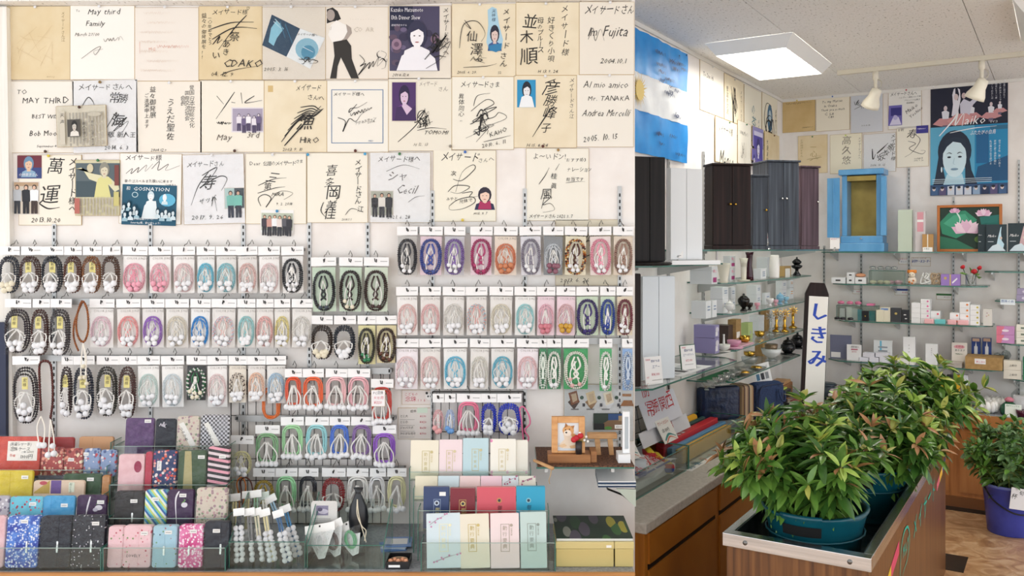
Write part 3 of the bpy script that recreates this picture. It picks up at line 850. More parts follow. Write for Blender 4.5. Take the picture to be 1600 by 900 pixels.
def d(a):
 a.t('メイサード様へ', 590, 244, 10.5, sh=.15, sx=.9); a.t('シャ', 604, 268, 17, '#6f6b6a', sh=.3); a.t('Cecil', 618, 288, 18, '#6f6b6a', sh=.4, sx=.8); a.s([(604, 268), (630, 258), (656, 264)], .8, '#6f6b6a'); a.s([(638, 316), (650, 308), (664, 306)], .8, '#6f6b6a'); a.t('2021. 6. 28', 605, 336, 7.5, '#4c4846', sh=.2)
 def ph(p):
  p.r(580, 299, 614, 336, '#b5b7a8'); p.fig(586, 303, 36, top='#23252c', leg='#2b2d35'); p.fig(597, 302, 38, top='#e8e4dc', leg='#30323a'); p.fig(608, 302, 38, top='#24262d', leg='#23252b')
 photo(a, 579, 298, 615, 337, ph)
board(578, 238, 673, 348, '#f2f2f2', 'bagged signature board dated 2021.6.28 with a small group photo at the edge', d, 0, [(625, 241, PG)], sleeve=True)
def d(a):
 a.t('メイサード', 688, 239, 15, sh=.25, sx=.78); a.t('さんへ', 746, 247, 8.5, '#6a6560', rot=4); a.t('次', 704, 268, 8); a.s([(708, 280), (722, 282), (742, 264), (738, 258), (722, 270), (712, 300)], 1); a.s([(700, 300), (712, 290), (734, 292), (718, 302), (704, 300)], 1); a.s([(722, 302), (738, 300), (734, 308), (752, 306)], 1); a.s([(702, 322), (716, 312), (738, 308), (742, 316), (724, 326), (704, 328), (702, 322)], 1); a.t('みやと', 697, 308, 6); a.t('兄妹で', 717, 312, 7, rot=8); a.t('H15. 9. 7', 740, 331, 5.5, sh=.3)
 def ph(p):
  p.bust(757.5, 293, 32, 35, '#2a2334', '#eccdbb', '#2b2a50'); p.p([(747, 327), (750, 314), (758, 318), (766, 313), (768, 327)], '#a82a5c')
 photo(a, 742, 292, 773, 328, ph, bgc='#f0ebdd')
board(677, 235, 775, 346, '#f0ebda', 'cream signature board under a blue pin with a cut-out of a red-scarfed woman', d, 0, [(727, 238, '#3f6fc0/.3'), (723, 344, '#e2c850/.3')])
def d(a):
 a.t('よ〜いドン!', 832, 240, 11, '#4a4643', sh=.1, sx=.9); a.t('おすすめ3', 884, 247, 7); a.t('ナレーション', 886, 262, 7.5, sx=.85); a.t('担当です', 884, 277, 7); a.s([(884, 286), (900, 284), (914, 284)], .6); a.s([(842, 288), (852, 274), (858, 262)], 1); a.s([(868, 266), (874, 256)], 1); a.t('桂', 860, 270, 11); a.t('眞', 860, 286, 10); a.t('風', 844, 296, 18, '#4a4643'); a.s([(846, 326), (852, 306), (860, 308), (848, 320), (860, 318), (866, 328), (848, 332)], .9); a.t('メイサードさん 2021. 3. 7', 826, 335, 7, sh=.2, sx=.85)
board(822, 232, 920, 345, '#f0ecdf', 'cream signature board dated 2021.3.7 below a tan pinned sheet', d, 0, [(872, 235, '#a08250/.3')])
def d(a):
 a.t('2013. 6. 26', 875, 434, 8.5, sh=.25, sx=1.1); a.sc(880, 345, 70, 60, 31, 6, 1)
board(868, 343, 966, 446, '#d9d0bb', 'cream signature board dated 2013.6.26 mostly hidden behind hanging bead packets', d, 0, [])
# ---------------------------------------------------------------- bead packets
mat_noise('pompom', [(.3, '#e6e8ee'), (.7, '#ffffff')], (300, 300, 300), 3, .9, .5)
mat_noise('pompom_cream', [(.3, '#e6dcc0'), (.7, '#f6f0dc')], (300, 300, 300), 3, .9, .5)
mat_noise('pompom_pink', [(.3, '#ee9fb4'), (.7, '#f7bccb')], (300, 300, 300), 3, .9, .5)
POM = {}
def pom_mesh(key):
 if key not in POM:
  mb = MB()
  mb.ball((0, 0, 0), 1, key, 10, 7)
  POM[key] = mesh_of(mb, 'pompom')
 return POM[key]
def hook_mesh():
 mb = MB()
 mb.tube([(-.012, .03, .022), (-.006, .03, .038), (.002, .028, .022), (.004, .014, .02), (.004, .002, .006)], .0016, '#7d7a76/.35/.8', 5)
 mb.tube([(.004, .002, .006), (.002, -.008, -.006), (-.001, -.014, -.004), (-.003, -.016, .008)], .0021, '#1a1918/.4', 5)
 return mesh_of(mb, 'hook')
HOOK = hook_mesh()
BAR = {}
def bar(rowname, x0, x1, y, Y, label):
 t = thing('hanging_bar', label, 'hanging bar', at((x0 + x1) / 2, y, Y), 0, 'hook bars for bead packets')
 w = (x1 - x0) * Y / F / 2
 mb = MB()
 mb.box(-w, w, .026, .038, -.012, .012, '#a7a8a8/.4/.6')
 for s in (-1, 1):
  mb.box(s * w - .006, s * w + .006, .026, WY - Y - .001, -.006, .006, '#8b8c8d/.4/.6')
 mb.build('rail', t)
 BAR[rowname] = (t, Y)
 return t
def superell(w, h, n, p=2.6):
 out = []
 for i in range(n):
  a = 2 * math.pi * i / n
  c, s = math.cos(a), math.sin(a)
  out.append((math.copysign(abs(c) ** (2 / p), c) * w, math.copysign(abs(s) ** (2 / p), s) * h))
 return out
def even(pts, n):
 q = pts + [pts[0]]
 ds = [0]
 for i in range(len(pts)):
  ds.append(ds[-1] + math.hypot(q[i + 1][0] - q[i][0], q[i + 1][1] - q[i][1]))
 out, j = [], 0
 for i in range(n):
  d_ = ds[-1] * i / n
  while ds[j + 1] < d_: j += 1
  t = (d_ - ds[j]) / ((ds[j + 1] - ds[j]) or 1)
  out.append((q[j][0] + (q[j + 1][0] - q[j][0]) * t, q[j][1] + (q[j + 1][1] - q[j][1]) * t))
 return out
def packet(x0, x1, y0, y1, style, loop, ball, card, label, group, row=None, Y=3.37, seed=0, turn=0, nb=5, tagged=False, hk='hook'):
 rd = random.Random(int(x0 * 13 + y0 * 7 + seed))
 k = Y / F
 w, h = (x1 - x0) * k, (y1 - y0) * k
 cx = (x0 + x1) / 2
 p = at(cx, y1, Y)
 name = 'bead_packet'
 t = thing(name, label, 'prayer beads', p, math.radians(turn), group, (0, math.radians(rd.uniform(-1.2, 1.2)), math.radians(turn)))
 hh = 13.5 * k
 body = h - hh
 # header card
 mb = MB()
 mb.box(-w / 2, w / 2, -.004, -.0015, h - hh, h, '#f3f3f3/.45')
 mb.box(w * .16, w * .44, -.0043, -.0039, h - hh * .52, h - hh * .42, '#b5b5b5')
 mb.box(-.002, .0025, -.0043, -.0039, h - hh * .42, h - hh * .2, '#2a2a2a')
 mb.build('header_card', t)
 y_b = -.004
 if card:
  mb = MB()
  cw = w * .46
  mb.box(-cw, cw, -.0035, -.001, body * .02, body * .97, card, .0015)
  if style == 'c':
   a = Art(0, body, k, -.0036, 0, 0)
   a.t('COLOR JUNZU', -(x1 - x0) * .33, 3.2, 4.6, '#9a958f', hand=0, sh=0, sx=min(1, (x1 - x0) / 36))
   mb.add(a.mb.v, a.mb.f, '#9a958f')
  mb.build('backing_card', t)
 # loops
 mb = MB()
 if style == 'm':
  br, rings, P = 2.2 * k, [(.44, .45, 0, 0), (.385, .395, .01, .01), (.34, .35, -.01, .0)], 2.8
  cz = body * .5
 elif style == 'g':
  br, rings, P = 1.5 * k, [(.42, .42, 0, .03), (.36, .37, .01, .02), (.3, .4, -.01, .0)], 3.2
  cz = body * .55
 elif style == 'k':
  br, rings, P = 1.9 * k, [(.42, .42, 0, 0), (.36, .375, .0, .02)], 2.4
  cz = body * .47
 else:
  br, rings, P = 1.25 * k, [(.40, .36, 0, 0), (.34, .33, .02, .015), (.37, .30, -.015, -.02)], 2.3
  cz = body * .42
 for q, (rw, rh, ox, oz) in enumerate(rings):
  rw *= 1 + rd.uniform(-.04, .04)
  n = max(14, int(3.5 * (rw * w + rh * body) / (br * 1.75)))
  if style in ('g',):
   n = 26
   mb.tube([(ox * w + a + rd.uniform(-.5, .5) * k, y_b - br - q * br * .7, cz + oz * body + b) for a, b in superell(rw * w, rh * body, n, P)], br, loop, 5, True)
  else:
   for i, (a, b) in enumerate(even(superell(rw * w, rh * body, 72, P), n)):
    key = loop if isinstance(loop, str) else loop[i % len(loop)]
    mb.oct((ox * w + a + rd.uniform(-.3, .3) * k, y_b - br - q * br * .9, cz + oz * body + b), br * 1.12, key)
 lkey = loop if isinstance(loop, str) else loop[0]
 if style in ('c', 'k'):
  for s in (-1, 1):
   mb.tube(catmull([(s * w * .05, y_b - br * 3, cz + body * .32), (s * w * .16, y_b - br * 3, cz + body * .1), (-s * w * .08, y_b - br * 3, cz - body * .08), (s * w * .12, y_b - br * 3, cz - body * .2)], 4), br * .8, lkey, 4)
 mb.build('bead_loop', t, style != 'c')
 # cords and pompoms
 if ball:
  pr = {'m': 5.0, 'g': 4.6, 'k': 3.4, 'c': 4.3}[style] * k
  pts = []
  if style == 'g':
   for i in range(nb):
    pts.append((w * (-.36 + .72 * i / max(1, nb - 1)) + rd.uniform(-1, 1) * k, pr * .9 + rd.uniform(0, 4) * k))
  else:
   base = body * (.13 if style != 'm' else .12)
   lay = [(-.13, 0), (.12, .0), (-.22, .13), (.02, .12), (.2, .14), (-.06, .24), (.14, .26)]
   for i in range(nb):
    a, b = lay[i % 7]
    pts.append((w * a + rd.uniform(-1.5, 1.5) * k, base + body * b * .95 + rd.uniform(-1.5, 1.5) * k))
  ck = '#f4f2ee/.7' if ball != 'pompom_pink' else '#f2a5b8/.7'
  mb = MB()
  for i, (a, b) in enumerate(pts):
   top = (rd.uniform(-.08, .08) * w, cz + body * (.22 if style != 'm' else .05))
   s = 1 if a > 0 else -1
   if style == 'm':
    path = [(top[0], y_b - 2.4 * br, top[1]), (a + s * w * .14, y_b - 3 * br, b + body * .2), (a + s * w * .12, y_b - 3 * br, b + body * .04), (a, y_b - 3 * br, b)]
   else:
    path = [(top[0], y_b - 3 * br, top[1]), (top[0] * .3 + a * .9 + rd.uniform(-.12, .12) * w, y_b - 3.4 * br, (top[1] + b) / 2), (a, y_b - 3 * br, b)]
   mb.tube(catmull(path, 4), (1.25 if style in ('m', 'g') else .8) * k, ck, 4)
  mb.build('cord', t, True)
  for a, b in pts:
   inst(pom_mesh(ball), 'pompom', t, (a, y_b - br - pr * .8, b), (pr, pr * .8, pr))
 if tagged:
  mb = MB()
  a0, b0 = rd.uniform(-.1, .08) * w, body * .7
  mb.box(a0 - 4.6 * k, a0 + 4.6 * k, -.0165, -.0155, b0 - 9.5 * k, b0 + 9.5 * k, '#d9cb7c/.3/.3')
  a = Art(a0, b0, k, -.0166, 0, 0)
  a.t('紫檀', -3.2, -7, 6, '#4a3b1d', vert=True, adv=1.1)
  mb.add(a.mb.v, a.mb.f, '#4a3b1d')
  mb.build('gold_tag', t)
 # clear bag
 mb = MB()
 nx, nz = 5, 7
 dep = {'m': .019, 'g': .017, 'k': .012, 'c': .0135}[style]
 vs = []
 for j in range(nz + 1):
  for i in range(nx + 1):
   e = min(i, nx - i) > 0 and min(j, nz - j) > 0
   vs.append((-w / 2 + w * i / nx + (rd.uniform(-.004, .004) if not e else 0), -.0045 - (dep + rd.uniform(-.002, .003) if e else 0), (body + .002) * j / nz + (0 if e else rd.uniform(-.004, .0))))
 mb.add(vs, [(j * (nx + 1) + i, j * (nx + 1) + i + 1, (j + 1) * (nx + 1) + i + 1, (j + 1) * (nx + 1) + i) for j in range(nz) for i in range(nx)], 'film')
 mb.build('clear_bag', t, True)
 # hook
 if row in BAR:
  bt, bY = BAR[row]
  hp = at(cx, y0 + 5, Y)
  inst(HOOK, 'hook', bt, hp - Vector(bt.location) + Vector((0, 0, 0)), (1, 1, 1) if rd.random() < .7 else (-1, 1, 1))
 return t

def row(key, label, place, items, y0, y1, **kw):
 xs = [i[0] for i in items] + [i[1] for i in items]
 Y = kw.get('Y', 3.37)
 bar(key, min(xs) + 6, max(xs) - 6, y0 + 5, Y, label)
 for it in items:
  x0, x1, style, loop, ball, card, desc = it[:7]
  o = it[7] if len(it) > 7 else {}
  o = dict(kw, **o)
  yy0, yy1 = o.pop('y0', y0), o.pop('y1', y1)
  packet(x0, x1, yy0, yy1, style, loop, ball, card, desc + ', ' + place, place, row=key, **o)
P, PC, PK = 'pompom', 'pompom_cream', 'pompom_pink'
C0, C1, C2 = '#f7f5f2/.5', '#edeae6/.5', '#f6f0f4/.5'
T = dict(tagged=True)
GLAZE = '/.25'
row('A', 'grey hook bar of the top row of packets beside the white post', 'on the bar under the GOSNATION board', [
 (0, 33, 'm', '#232a38/.25', PC, None, 'navy prayer beads with cream pompoms'),
 (33, 67, 'm', '#4a2c26/.25', P, None, 'dark brown gold-tagged prayer beads with white pompoms', T),
 (67, 101, 'm', '#1d2430/.25', P, None, 'blue-black gold-tagged prayer beads with white pompoms', T),
 (101, 130, 'm', '#5c3428/.25', P, None, 'reddish brown gold-tagged prayer beads', T),
 (129, 161, 'm', '#8f5f3c/.25', P, None, 'amber brown gold-tagged prayer beads', T),
 (161, 190, 'm', '#54382a/.25', P, None, 'glittering brown untagged prayer beads'),
 (191, 230, 'c', '#f3b6c4' + GLAZE, PK, C0, 'pink prayer beads with pink pompoms'),
 (233, 269, 'c', '#f6c9d2' + GLAZE, PK, C0, 'pink prayer beads with pink pompoms'),
 (271, 306, 'c', '#f0d3d4' + GLAZE, P, C0, 'blush prayer beads with white pompoms'),
 (308, 337, 'c', '#76cbe2' + GLAZE, P, C0, 'turquoise prayer beads'),
 (338, 371, 'c', '#9bd3dd' + GLAZE, P, C1, 'sky blue prayer beads on grey card'),
 (372, 404, 'c', '#e9c9c4' + GLAZE, P, C1, 'dusty pink prayer beads on grey card'),
 (405, 439, 'c', '#f2dede' + GLAZE, P, C0, 'almost white prayer beads'),
 (441, 476, 'k', '#24262d' + GLAZE, P, C0, 'black prayer beads on white card', dict(nb=6)),
], 385, 459)
row('B', 'grey hook bar of the second packet row behind loose amber beads', 'in the row crossed by loose amber beads', [
 (7, 50, 'm', '#2b2029/.25', P, None, 'purple-black gold-tagged prayer beads', dict(T, y1=553)),
 (50, 79, 'm', '#4d2c27/.25', P, None, 'brown gold-tagged prayer beads', dict(T, y1=557)),
 (79, 112, 'm', '#3a3438/.25', P, None, 'charcoal gold-tagged prayer beads', dict(T, y1=557)),
 (140, 179, 'c', '#f0d5de' + GLAZE, P, C0, 'pale rose prayer beads'),
 (183, 221, 'c', '#f3a9a9' + GLAZE, P, C1, 'salmon pink prayer beads'),
 (222, 258, 'c', '#a674cf' + GLAZE, P, C1, 'violet prayer beads'),
 (259, 296, 'c', '#e9e2d3' + GLAZE, P, C1, 'ivory prayer beads'),
 (297, 329, 'c', '#2f93dc' + GLAZE, P, C0, 'bright blue prayer beads'),
 (330, 369, 'c', ['#f0c9c4' + GLAZE, '#cfe3ea' + GLAZE, '#e9d3e2' + GLAZE], P, C1, 'pastel mixed prayer beads'),
 (370, 400, 'c', '#a6d8da' + GLAZE, P, C1, 'aqua prayer beads'),
 (400, 429, 'c', '#eec0bd' + GLAZE, P, C1, 'blush pink prayer beads'),
 (429, 455, 'c', '#e8dc9c' + GLAZE, P, C1, 'pale yellow prayer beads'),
 (455, 488, 'c', '#e6e3dd' + GLAZE, P, C1, 'off-white prayer beads'),
], 467, 544)
row('C', 'grey hook bar of the third packet row behind loose dark brown beads', 'in the row beside hanging dark brown beads', [
 (22, 65, 'm', '#241a20/.25', P, None, 'near-black gold-tagged prayer beads', dict(T, y1=664, nb=6)),
 (97, 115, 'm', '#3a2a2c/.25', P, None, 'narrow side-on brown prayer beads', dict(T, y1=653, nb=3)),
 (117, 150, 'm', '#1a2338/.25', P, None, 'navy gold-tagged prayer beads', dict(T, y1=657, nb=6)),
 (151, 186, 'm', '#37352f/.25', P, None, 'grey-black gold-tagged prayer beads', dict(T, y1=652, nb=6)),
 (186, 214, 'm', '#4f2d29/.25', P, None, 'chestnut gold-tagged prayer beads', dict(T, y1=656)),
 (215, 251, 'c', '#d5e6e2' + GLAZE, P, C0, 'ice white prayer beads with five pompoms'),
 (253, 289, 'c', '#dfe8ec' + GLAZE, P, C0, 'snow white prayer beads'),
 (291, 323, 'k', ['#2e6a44' + GLAZE, '#f2f2ee' + GLAZE], PC, '#26282a/.5', 'green-white checked beads on black card', dict(y1=626, nb=6)),
 (324, 357, 'c', '#f3dfdf' + GLAZE, P, C0, 'pinkish white prayer beads'),
 (357, 386, 'c', ['#e8ded0' + GLAZE, '#efe6da' + GLAZE, '#3a2420' + GLAZE], P, '#ece4d6/.5', 'cream prayer beads speckled brown', dict(y1=630)),
 (387, 416, 'c', '#f3cfb9' + GLAZE, P, C1, 'peach prayer beads', dict(y1=628)),
 (417, 448, 'c', '#bcd5e8' + GLAZE, P, C1, 'powder blue prayer beads', dict(y1=631)),
], 556, 637)
row('F', 'grey hook bar holding three dark cord packets on green cards', 'in the trio below blue-pinned board', [
 (488, 527, 'k', '#23262c/.3', '#3b4450/.4', '#cfe3cc/.5', 'blue-black cord beads on green card', dict(nb=2)),
 (529, 566, 'k', '#2b1b17/.3', PC, '#cfe3cc/.5', 'black cream-pompom beads on green card', dict(nb=3)),
 (568, 607, 'k', '#3a2520/.3', '#3a1f1b/.4', '#dbe8d3/.5', 'brown cord beads on green card', dict(nb=2)),
], 402, 488)
row('G', 'grey hook bar of four packets below the green-card trio', 'in the foursome below the green cards', [
 (486, 521, 'm', '#33241e/.25', PC, None, 'brown-black bead packet with cream pompoms'),
 (521, 557, 'm', '#1c2636/.25', P, None, 'navy bead packet with white pompoms'),
 (559, 588, 'k', '#2b2a20/.25', '#2f7a50/.3', '#e6dfa8/.5', 'black beads with green balls on yellow card', dict(nb=4, y1=570)),
 (588, 621, 'k', '#3a231a/.25', '#5a3320/.3', '#e8dcae/.5', 'brown beads with brown balls on yellow card', dict(nb=4, y1=568)),
], 493, 562)
row('H', 'grey hook bar of the top row under the dated boards', 'hung below the 2021 board row', [
 (621, 653, 'k', '#35363c/.3', P, '#c9c6c2/.5', 'black prayer beads on grey card', dict(nb=3)),
 (655, 691, 'k', '#3a4fa0/.3', '#3c4c8c/.4', '#f0d7df/.5', 'royal blue prayer beads on pink card', dict(nb=3)),
 (693, 726, 'k', '#8a6fb0/.3', P, '#cfcdd2/.5', 'lilac prayer beads on grey card'),
 (734, 769, 'k', '#b23a6f/.3', '#a83464/.4', '#f1dbe4/.5', 'magenta prayer beads on pink card', dict(nb=3)),
 (771, 808, 'c', '#e08a64/.3', '#c9805a/.4', '#efe2d3/.5', 'coral orange prayer beads on beige card'),
 (813, 847, 'k', '#8f8a99/.3', P, '#e6e4ea/.5', 'thin grey prayer beads on white card', dict(nb=3)),
 (848, 880, 'c', '#d9dde2/.15', '#8a5a6a/.4', '#8c9094/.5', 'crystal prayer beads on dark grey card'),
 (881, 916, 'k', ['#4a2016/.2', '#a04a16/.2', '#d99a4a/.2', '#f0ddb0/.2'], P, '#f1ead0/.5', 'tortoiseshell amber beads on cream', dict(nb=4)),
 (921, 956, 'k', '#ef9fb4/.3', P, '#f0e4df/.5', 'rose pink prayer beads on cream card', dict(nb=4)),
 (957, 989, 'k', '#a07f70/.3', P, '#eadcc9/.5', 'cocoa brown prayer beads on beige card', dict(nb=4)),
], 354, 431)
row('I', 'grey hook bar of the middle row below the dated board', 'in the row below the 2013 board', [
 (620, 654, 'c', '#f0cfcc' + GLAZE, P, C0, 'shell pink prayer beads'),
 (656, 689, 'c', '#f1c9c9' + GLAZE, P, C1, 'soft pink prayer beads'),
 (691, 726, 'c', '#e9e6e0' + GLAZE, P, C1, 'white prayer beads'),
 (728, 762, 'c', ['#efb5b0' + GLAZE, '#b7d7e6' + GLAZE, '#e8e2dc' + GLAZE], P, C1, 'pink and blue mixed prayer beads'),
 (764, 801, 'c', '#e6e0cf' + GLAZE, P, C1, 'ecru prayer beads'),
 (803, 837, 'c', '#a9dbdd' + GLAZE, P, C0, 'pale aqua prayer beads'),
 (838, 867, 'c', '#f1c4d0' + GLAZE, '#c97a86/.4', '#f2dbe3/.5', 'pink tassel beads on pink card'),
 (868, 899, 'c', '#e9c6c9' + GLAZE, '#c79a3a/.3', '#f2dbe3/.5', 'pink beads with golden balls on pink card'),
 (900, 936, 'k', '#3a2a6e/.3', '#33246a/.4', '#d5e6cb/.5', 'dark purple prayer beads on green card', dict(nb=2)),
 (937, 961, 'k', '#2c4a9e/.3', '#203a8c/.4', '#d5e6cb/.5', 'cobalt prayer beads on green card', dict(nb=4)),
 (963, 989, 'k', '#7a3340/.3', P, '#ecdfc6/.5', 'maroon prayer beads on beige card', dict(nb=4)),
], 448, 525)
row('J', 'grey hook bar of the lower row with green envelopes', 'in the row with green envelopes', [
 (616, 654, 'c', '#f5dfe0' + GLAZE, P, C2, 'milky pink prayer beads'),
 (656, 690, 'c', '#f0d0cf' + GLAZE, P, C1, 'baby pink prayer beads'),
 (692, 731, 'c', '#6fc6e2' + GLAZE, P, C0, 'turquoise blue prayer beads'),
 (733, 764, 'c', '#e6e3da' + GLAZE, P, C1, 'plain white prayer beads'),
 (766, 804, 'c', '#74c2d8' + GLAZE, P, C1, 'aquamarine crystal prayer beads'),
 (806, 841, 'c', '#f3d2d4' + GLAZE, P, C2, 'rosy crystal prayer beads'),
 (842, 854, 'k', '#e3ede2' + GLAZE, None, '#2f8a58/.5', 'slim dark green envelope', dict(nb=0)),
 (854, 877, 'k', '#f0f2ea' + GLAZE, P, '#3f8f63/.5', 'half-turned green envelope with white beads', dict(nb=2)),
 (879, 920, 'k', '#f2f0e6' + GLAZE, '#d8a9a4/.4', '#35a15c/.5', 'wide green envelope with white bead string', dict(nb=3)),
 (936, 956, 'k', '#eef2ea' + GLAZE, P, '#4db06f/.5', 'narrow bright green envelope with white beads', dict(nb=1, y1=612)),
 (972, 989, 'k', '#c9d6e6' + GLAZE, None, '#8fb2de/.5', 'slim light blue envelope', dict(nb=0, y1=611)),
], 529, 609)

def grid(name, x0, x1, y0, y1, label, Y=WY - .012, st=13):
 t = thing(name, label, 'wire grid', at((x0 + x1) / 2, y1, Y), 0)
 k = Y / F
 w, h = (x1 - x0) * k / 2, (y1 - y0) * k
 mb = MB()
 mb.tube([(-w, 0, 0), (w, 0, 0), (w, 0, h), (-w, 0, h)], .003, '#1e1c1c/.4', 6, True)
 mb.build('rim', t)
 for i in range(1, int((x1 - x0) / st)):
  mb = MB(); mb.tube([(-w + i * st * k, 0, 0), (-w + i * st * k, 0, h)], .0016, '#242222/.4', 4); mb.build('wire', t)
 for i in range(1, int((y1 - y0) / (st * 2.6))):
  mb = MB(); mb.tube([(-w, -.003, i * st * 2.6 * k), (w, -.003, i * st * 2.6 * k)], .0018, '#242222/.4', 4); mb.build('wire', t)
 for s in (-.8, .8):
  mb = MB(); mb.box(s * w - .01, s * w + .01, -.004, .0115, h * .9, h * .93, '#8b8c8d/.4/.6'); mb.build('bracket', t)
 return t
grid('wire_grid', 361, 609, 578, 818, 'black wire grid panel hung with colourful children bead packets')
grid('wire_grid', 676, 818, 612, 742, 'small black wire grid behind pink and blue bead packets')
GY = 3.355
row('C2', 'hook bar of red and pink packets on the wire grid', 'on the wire grid top row', [
 (409, 441, 'g', '#e8762f/.4', P, None, 'orange cord beads peeking out behind others', dict(y0=592, y1=661, Y=3.383, nb=0)),
 (446, 473, 'g', '#e2552e/.4', P, None, 'red-orange cord beads', dict(y1=640)),
 (474, 507, 'g', '#ea6a3c/.4', P, None, 'bright orange cord beads'),
 (508, 542, 'g', '#f3c3c6/.4', P, None, 'pale pink cord beads'),
 (543, 578, 'g', '#f0b8c0/.4', P, None, 'pink cord beads'),
 (579, 614, 'g', '#c23a2e/.4', P, None, 'dark red cord beads with a price note', dict(y0=592, y1=664)),
], 576, 642, Y=GY)
row('D', 'hook bar of pastel packets on the wire grid', 'on the wire grid middle row', [
 (360, 396, 'c', '#d8d3a0/.3', P, None, 'yellowish green beads with red knots', dict(y0=680, y1=745)),
 (399, 437, 'g', '#86b487/.4', P, None, 'moss green cord beads', dict(y0=664, y1=729)),
 (440, 476, 'g', '#a8dca8/.4', P, None, 'light green cord beads', dict(y0=651, y1=718)),
 (477, 514, 'g', '#9fdbe0/.4', P, None, 'aqua cord beads', dict(y0=651, y1=718)),
 (515, 547, 'g', '#4a78d8/.4', P, None, 'blue cord beads', dict(y0=651, y1=717)),
 (548, 582, 'g', '#8a6aa6/.4', P, None, 'dull purple cord beads', dict(y0=651, y1=718)),
 (583, 620, 'g', '#9a5fd0/.4', P, None, 'vivid violet cord beads', dict(y0=664, y1=730)),
], 651, 718, Y=GY)
row('E', 'hook bar of the lowest packets on the wire grid', 'on the wire grid bottom row', [
 (395, 430, 'k', '#b59a35/.3', P, None, 'olive gold beads', dict(nb=5)),
 (431, 466, 'g', '#9fdca8/.4', P, None, 'mint green cord beads'),
 (466, 497, 'g', '#22242e/.4', P, None, 'black cord beads'),
 (503, 540, 'm', '#9c2a30/.3', P, None, 'crimson beads'),
 (541, 577, 'g', '#f0efec/.4', P, None, 'white cord beads with many strands'),
 (577, 604, 'g', '#e9eaec/.4', P, None, 'narrow white cord beads', dict(nb=4)),
 (605, 635, 'g', '#e2e0b4/.4', P, None, 'pale lemon cord beads'),
], 731, 800, Y=GY)
row('K', 'hook bar of pink and blue packets on the small wire grid', 'on the small wire grid', [
 (676, 694, 'c', '#e7b9bb' + GLAZE, '#e9a9a9/.5', None, 'slim dusty rose beads', dict(nb=3)),
 (695, 712, 'c', '#b9c9e6' + GLAZE, '#6fa4e0/.5', None, 'slim light blue beads', dict(nb=3)),
 (713, 751, 'g', '#e87a9a/.4', P, None, 'hot pink cord beads'),
 (752, 776, 'm', '#2a3fc0/.3', P, None, 'narrow royal blue beads', dict(nb=4)),
 (777, 815, 'm', '#2440cc/.3', P, None, 'royal blue beads with large pompoms', dict(nb=6)),
], 615, 680, Y=GY)

# loose strings
def strand(name, label, pts, r, key, Y, balls=(), cords=(), closed=True):
 base = at(pts[0][0], max(p[1] for p in pts), Y)
 t = thing(name, label, 'prayer beads', base)
 k = Y / F
 L = lambda a, b, dy=0: tuple(at(a, b, Y) - base + Vector((0, dy, 0)))
 mb = MB()
 P_ = catmull([L(*p) for p in pts], 60, closed)
 acc, last = 0, None
 for p in P_:
  if last is None or (Vector(p) - Vector(last)).length > r * 1.55:
   mb.ball(p, r, key, 6, 4); last = p
 mb.build('bead_string', t, True)
 if cords:
  mb = MB()
  for c in cords: mb.tube(catmull([L(a, b, -.004) for a, b in c], 5), .0026, '#efeae0/.7', 5)
  mb.build('cord', t, True)
 for a, b, q in balls:
  inst(pom_mesh('pompom_cream' if name == 'amber_beads' else 'pompom'), 'pompom', t, L(a, b, -.008), (q * k,) * 3)
mat_noise('amber', [(.3, '#6b3413'), (.7, '#a2602a')], (90, 90, 90), 3, .25)
mat_noise('rosewood', [(.3, '#3a1512'), (.7, '#602722')], (90, 90, 90), 3, .25)
strand('amber_beads', 'loose amber brown wooden bead string hanging in front of the packets', [(128, 471), (121, 490), (119, 510), (123, 528), (131, 534), (137, 520), (138, 500), (135, 480)], .0052, 'amber', 3.33, [(127, 590, 3.4), (134, 589, 3.4), (137, 599, 3.4), (132, 572, 3.4)], [((131, 536), (128, 560), (127, 588)), ((131, 536), (134, 562), (136, 598)), ((131, 536), (136, 560), (134, 588))])
strand('amber_beads', 'half-hidden outer amber bead loop on the same hook', [(128, 474), (117, 500), (115, 525), (121, 545), (124, 548)], .0045, 'amber', 3.345, closed=False)
strand('rosewood_beads', 'long dark rosewood bead string ending in white tassels above the red cases', [(64, 640), (62, 600), (62, 570), (70, 564), (79, 570), (82, 600), (82, 630), (79, 652)], .0055, 'rosewood', 3.165, [(64, 695, 5), (70, 695, 5), (77, 710, 5), (86, 708, 5), (84, 696, 4.4)], [((65, 650), (59, 668), (62, 694)), ((65, 650), (71, 668), (69, 694)), ((80, 655), (78, 684), (77, 708)), ((80, 655), (85, 684), (86, 706))], closed=False)
strand('rosewood_beads', 'short dark rosewood bead tail beside the long string', [(79, 652), (82, 668), (83, 684)], .0052, 'rosewood', 3.17, closed=False)
def cordloop(label, pts, key, Y, r=.003):
 base = at(pts[0][0], max(p[1] for p in pts), Y)
 mb = MB()
 mb.tube(catmull([tuple(at(a, b, Y) - base) for a, b in pts], 6), r, key, 6)
 o = mb.build('cord_loop', None, True)
 o.location = base
 tag(o, label, 'cord', 'loose cords')
cordloop('loose orange cord loop hanging below the speckled packets', [(372, 812), (374, 780), (370, 755), (378, 746), (384, 760), (380, 790), (386, 812)], '#d07a2e/.5', 3.345)
cordloop('loose dark brown cord loop beside the orange one', [(380, 808), (378, 775), (376, 752), (384, 746), (393, 756), (395, 785), (386, 806)], '#5a2a1c/.5', 3.34)
cordloop('loose pink cord loop at the end of the small wire grid', [(818, 690), (815, 660), (812, 640), (818, 636), (826, 648), (828, 662), (820, 672), (826, 684), (822, 694)], '#e5709a/.5', 3.345)
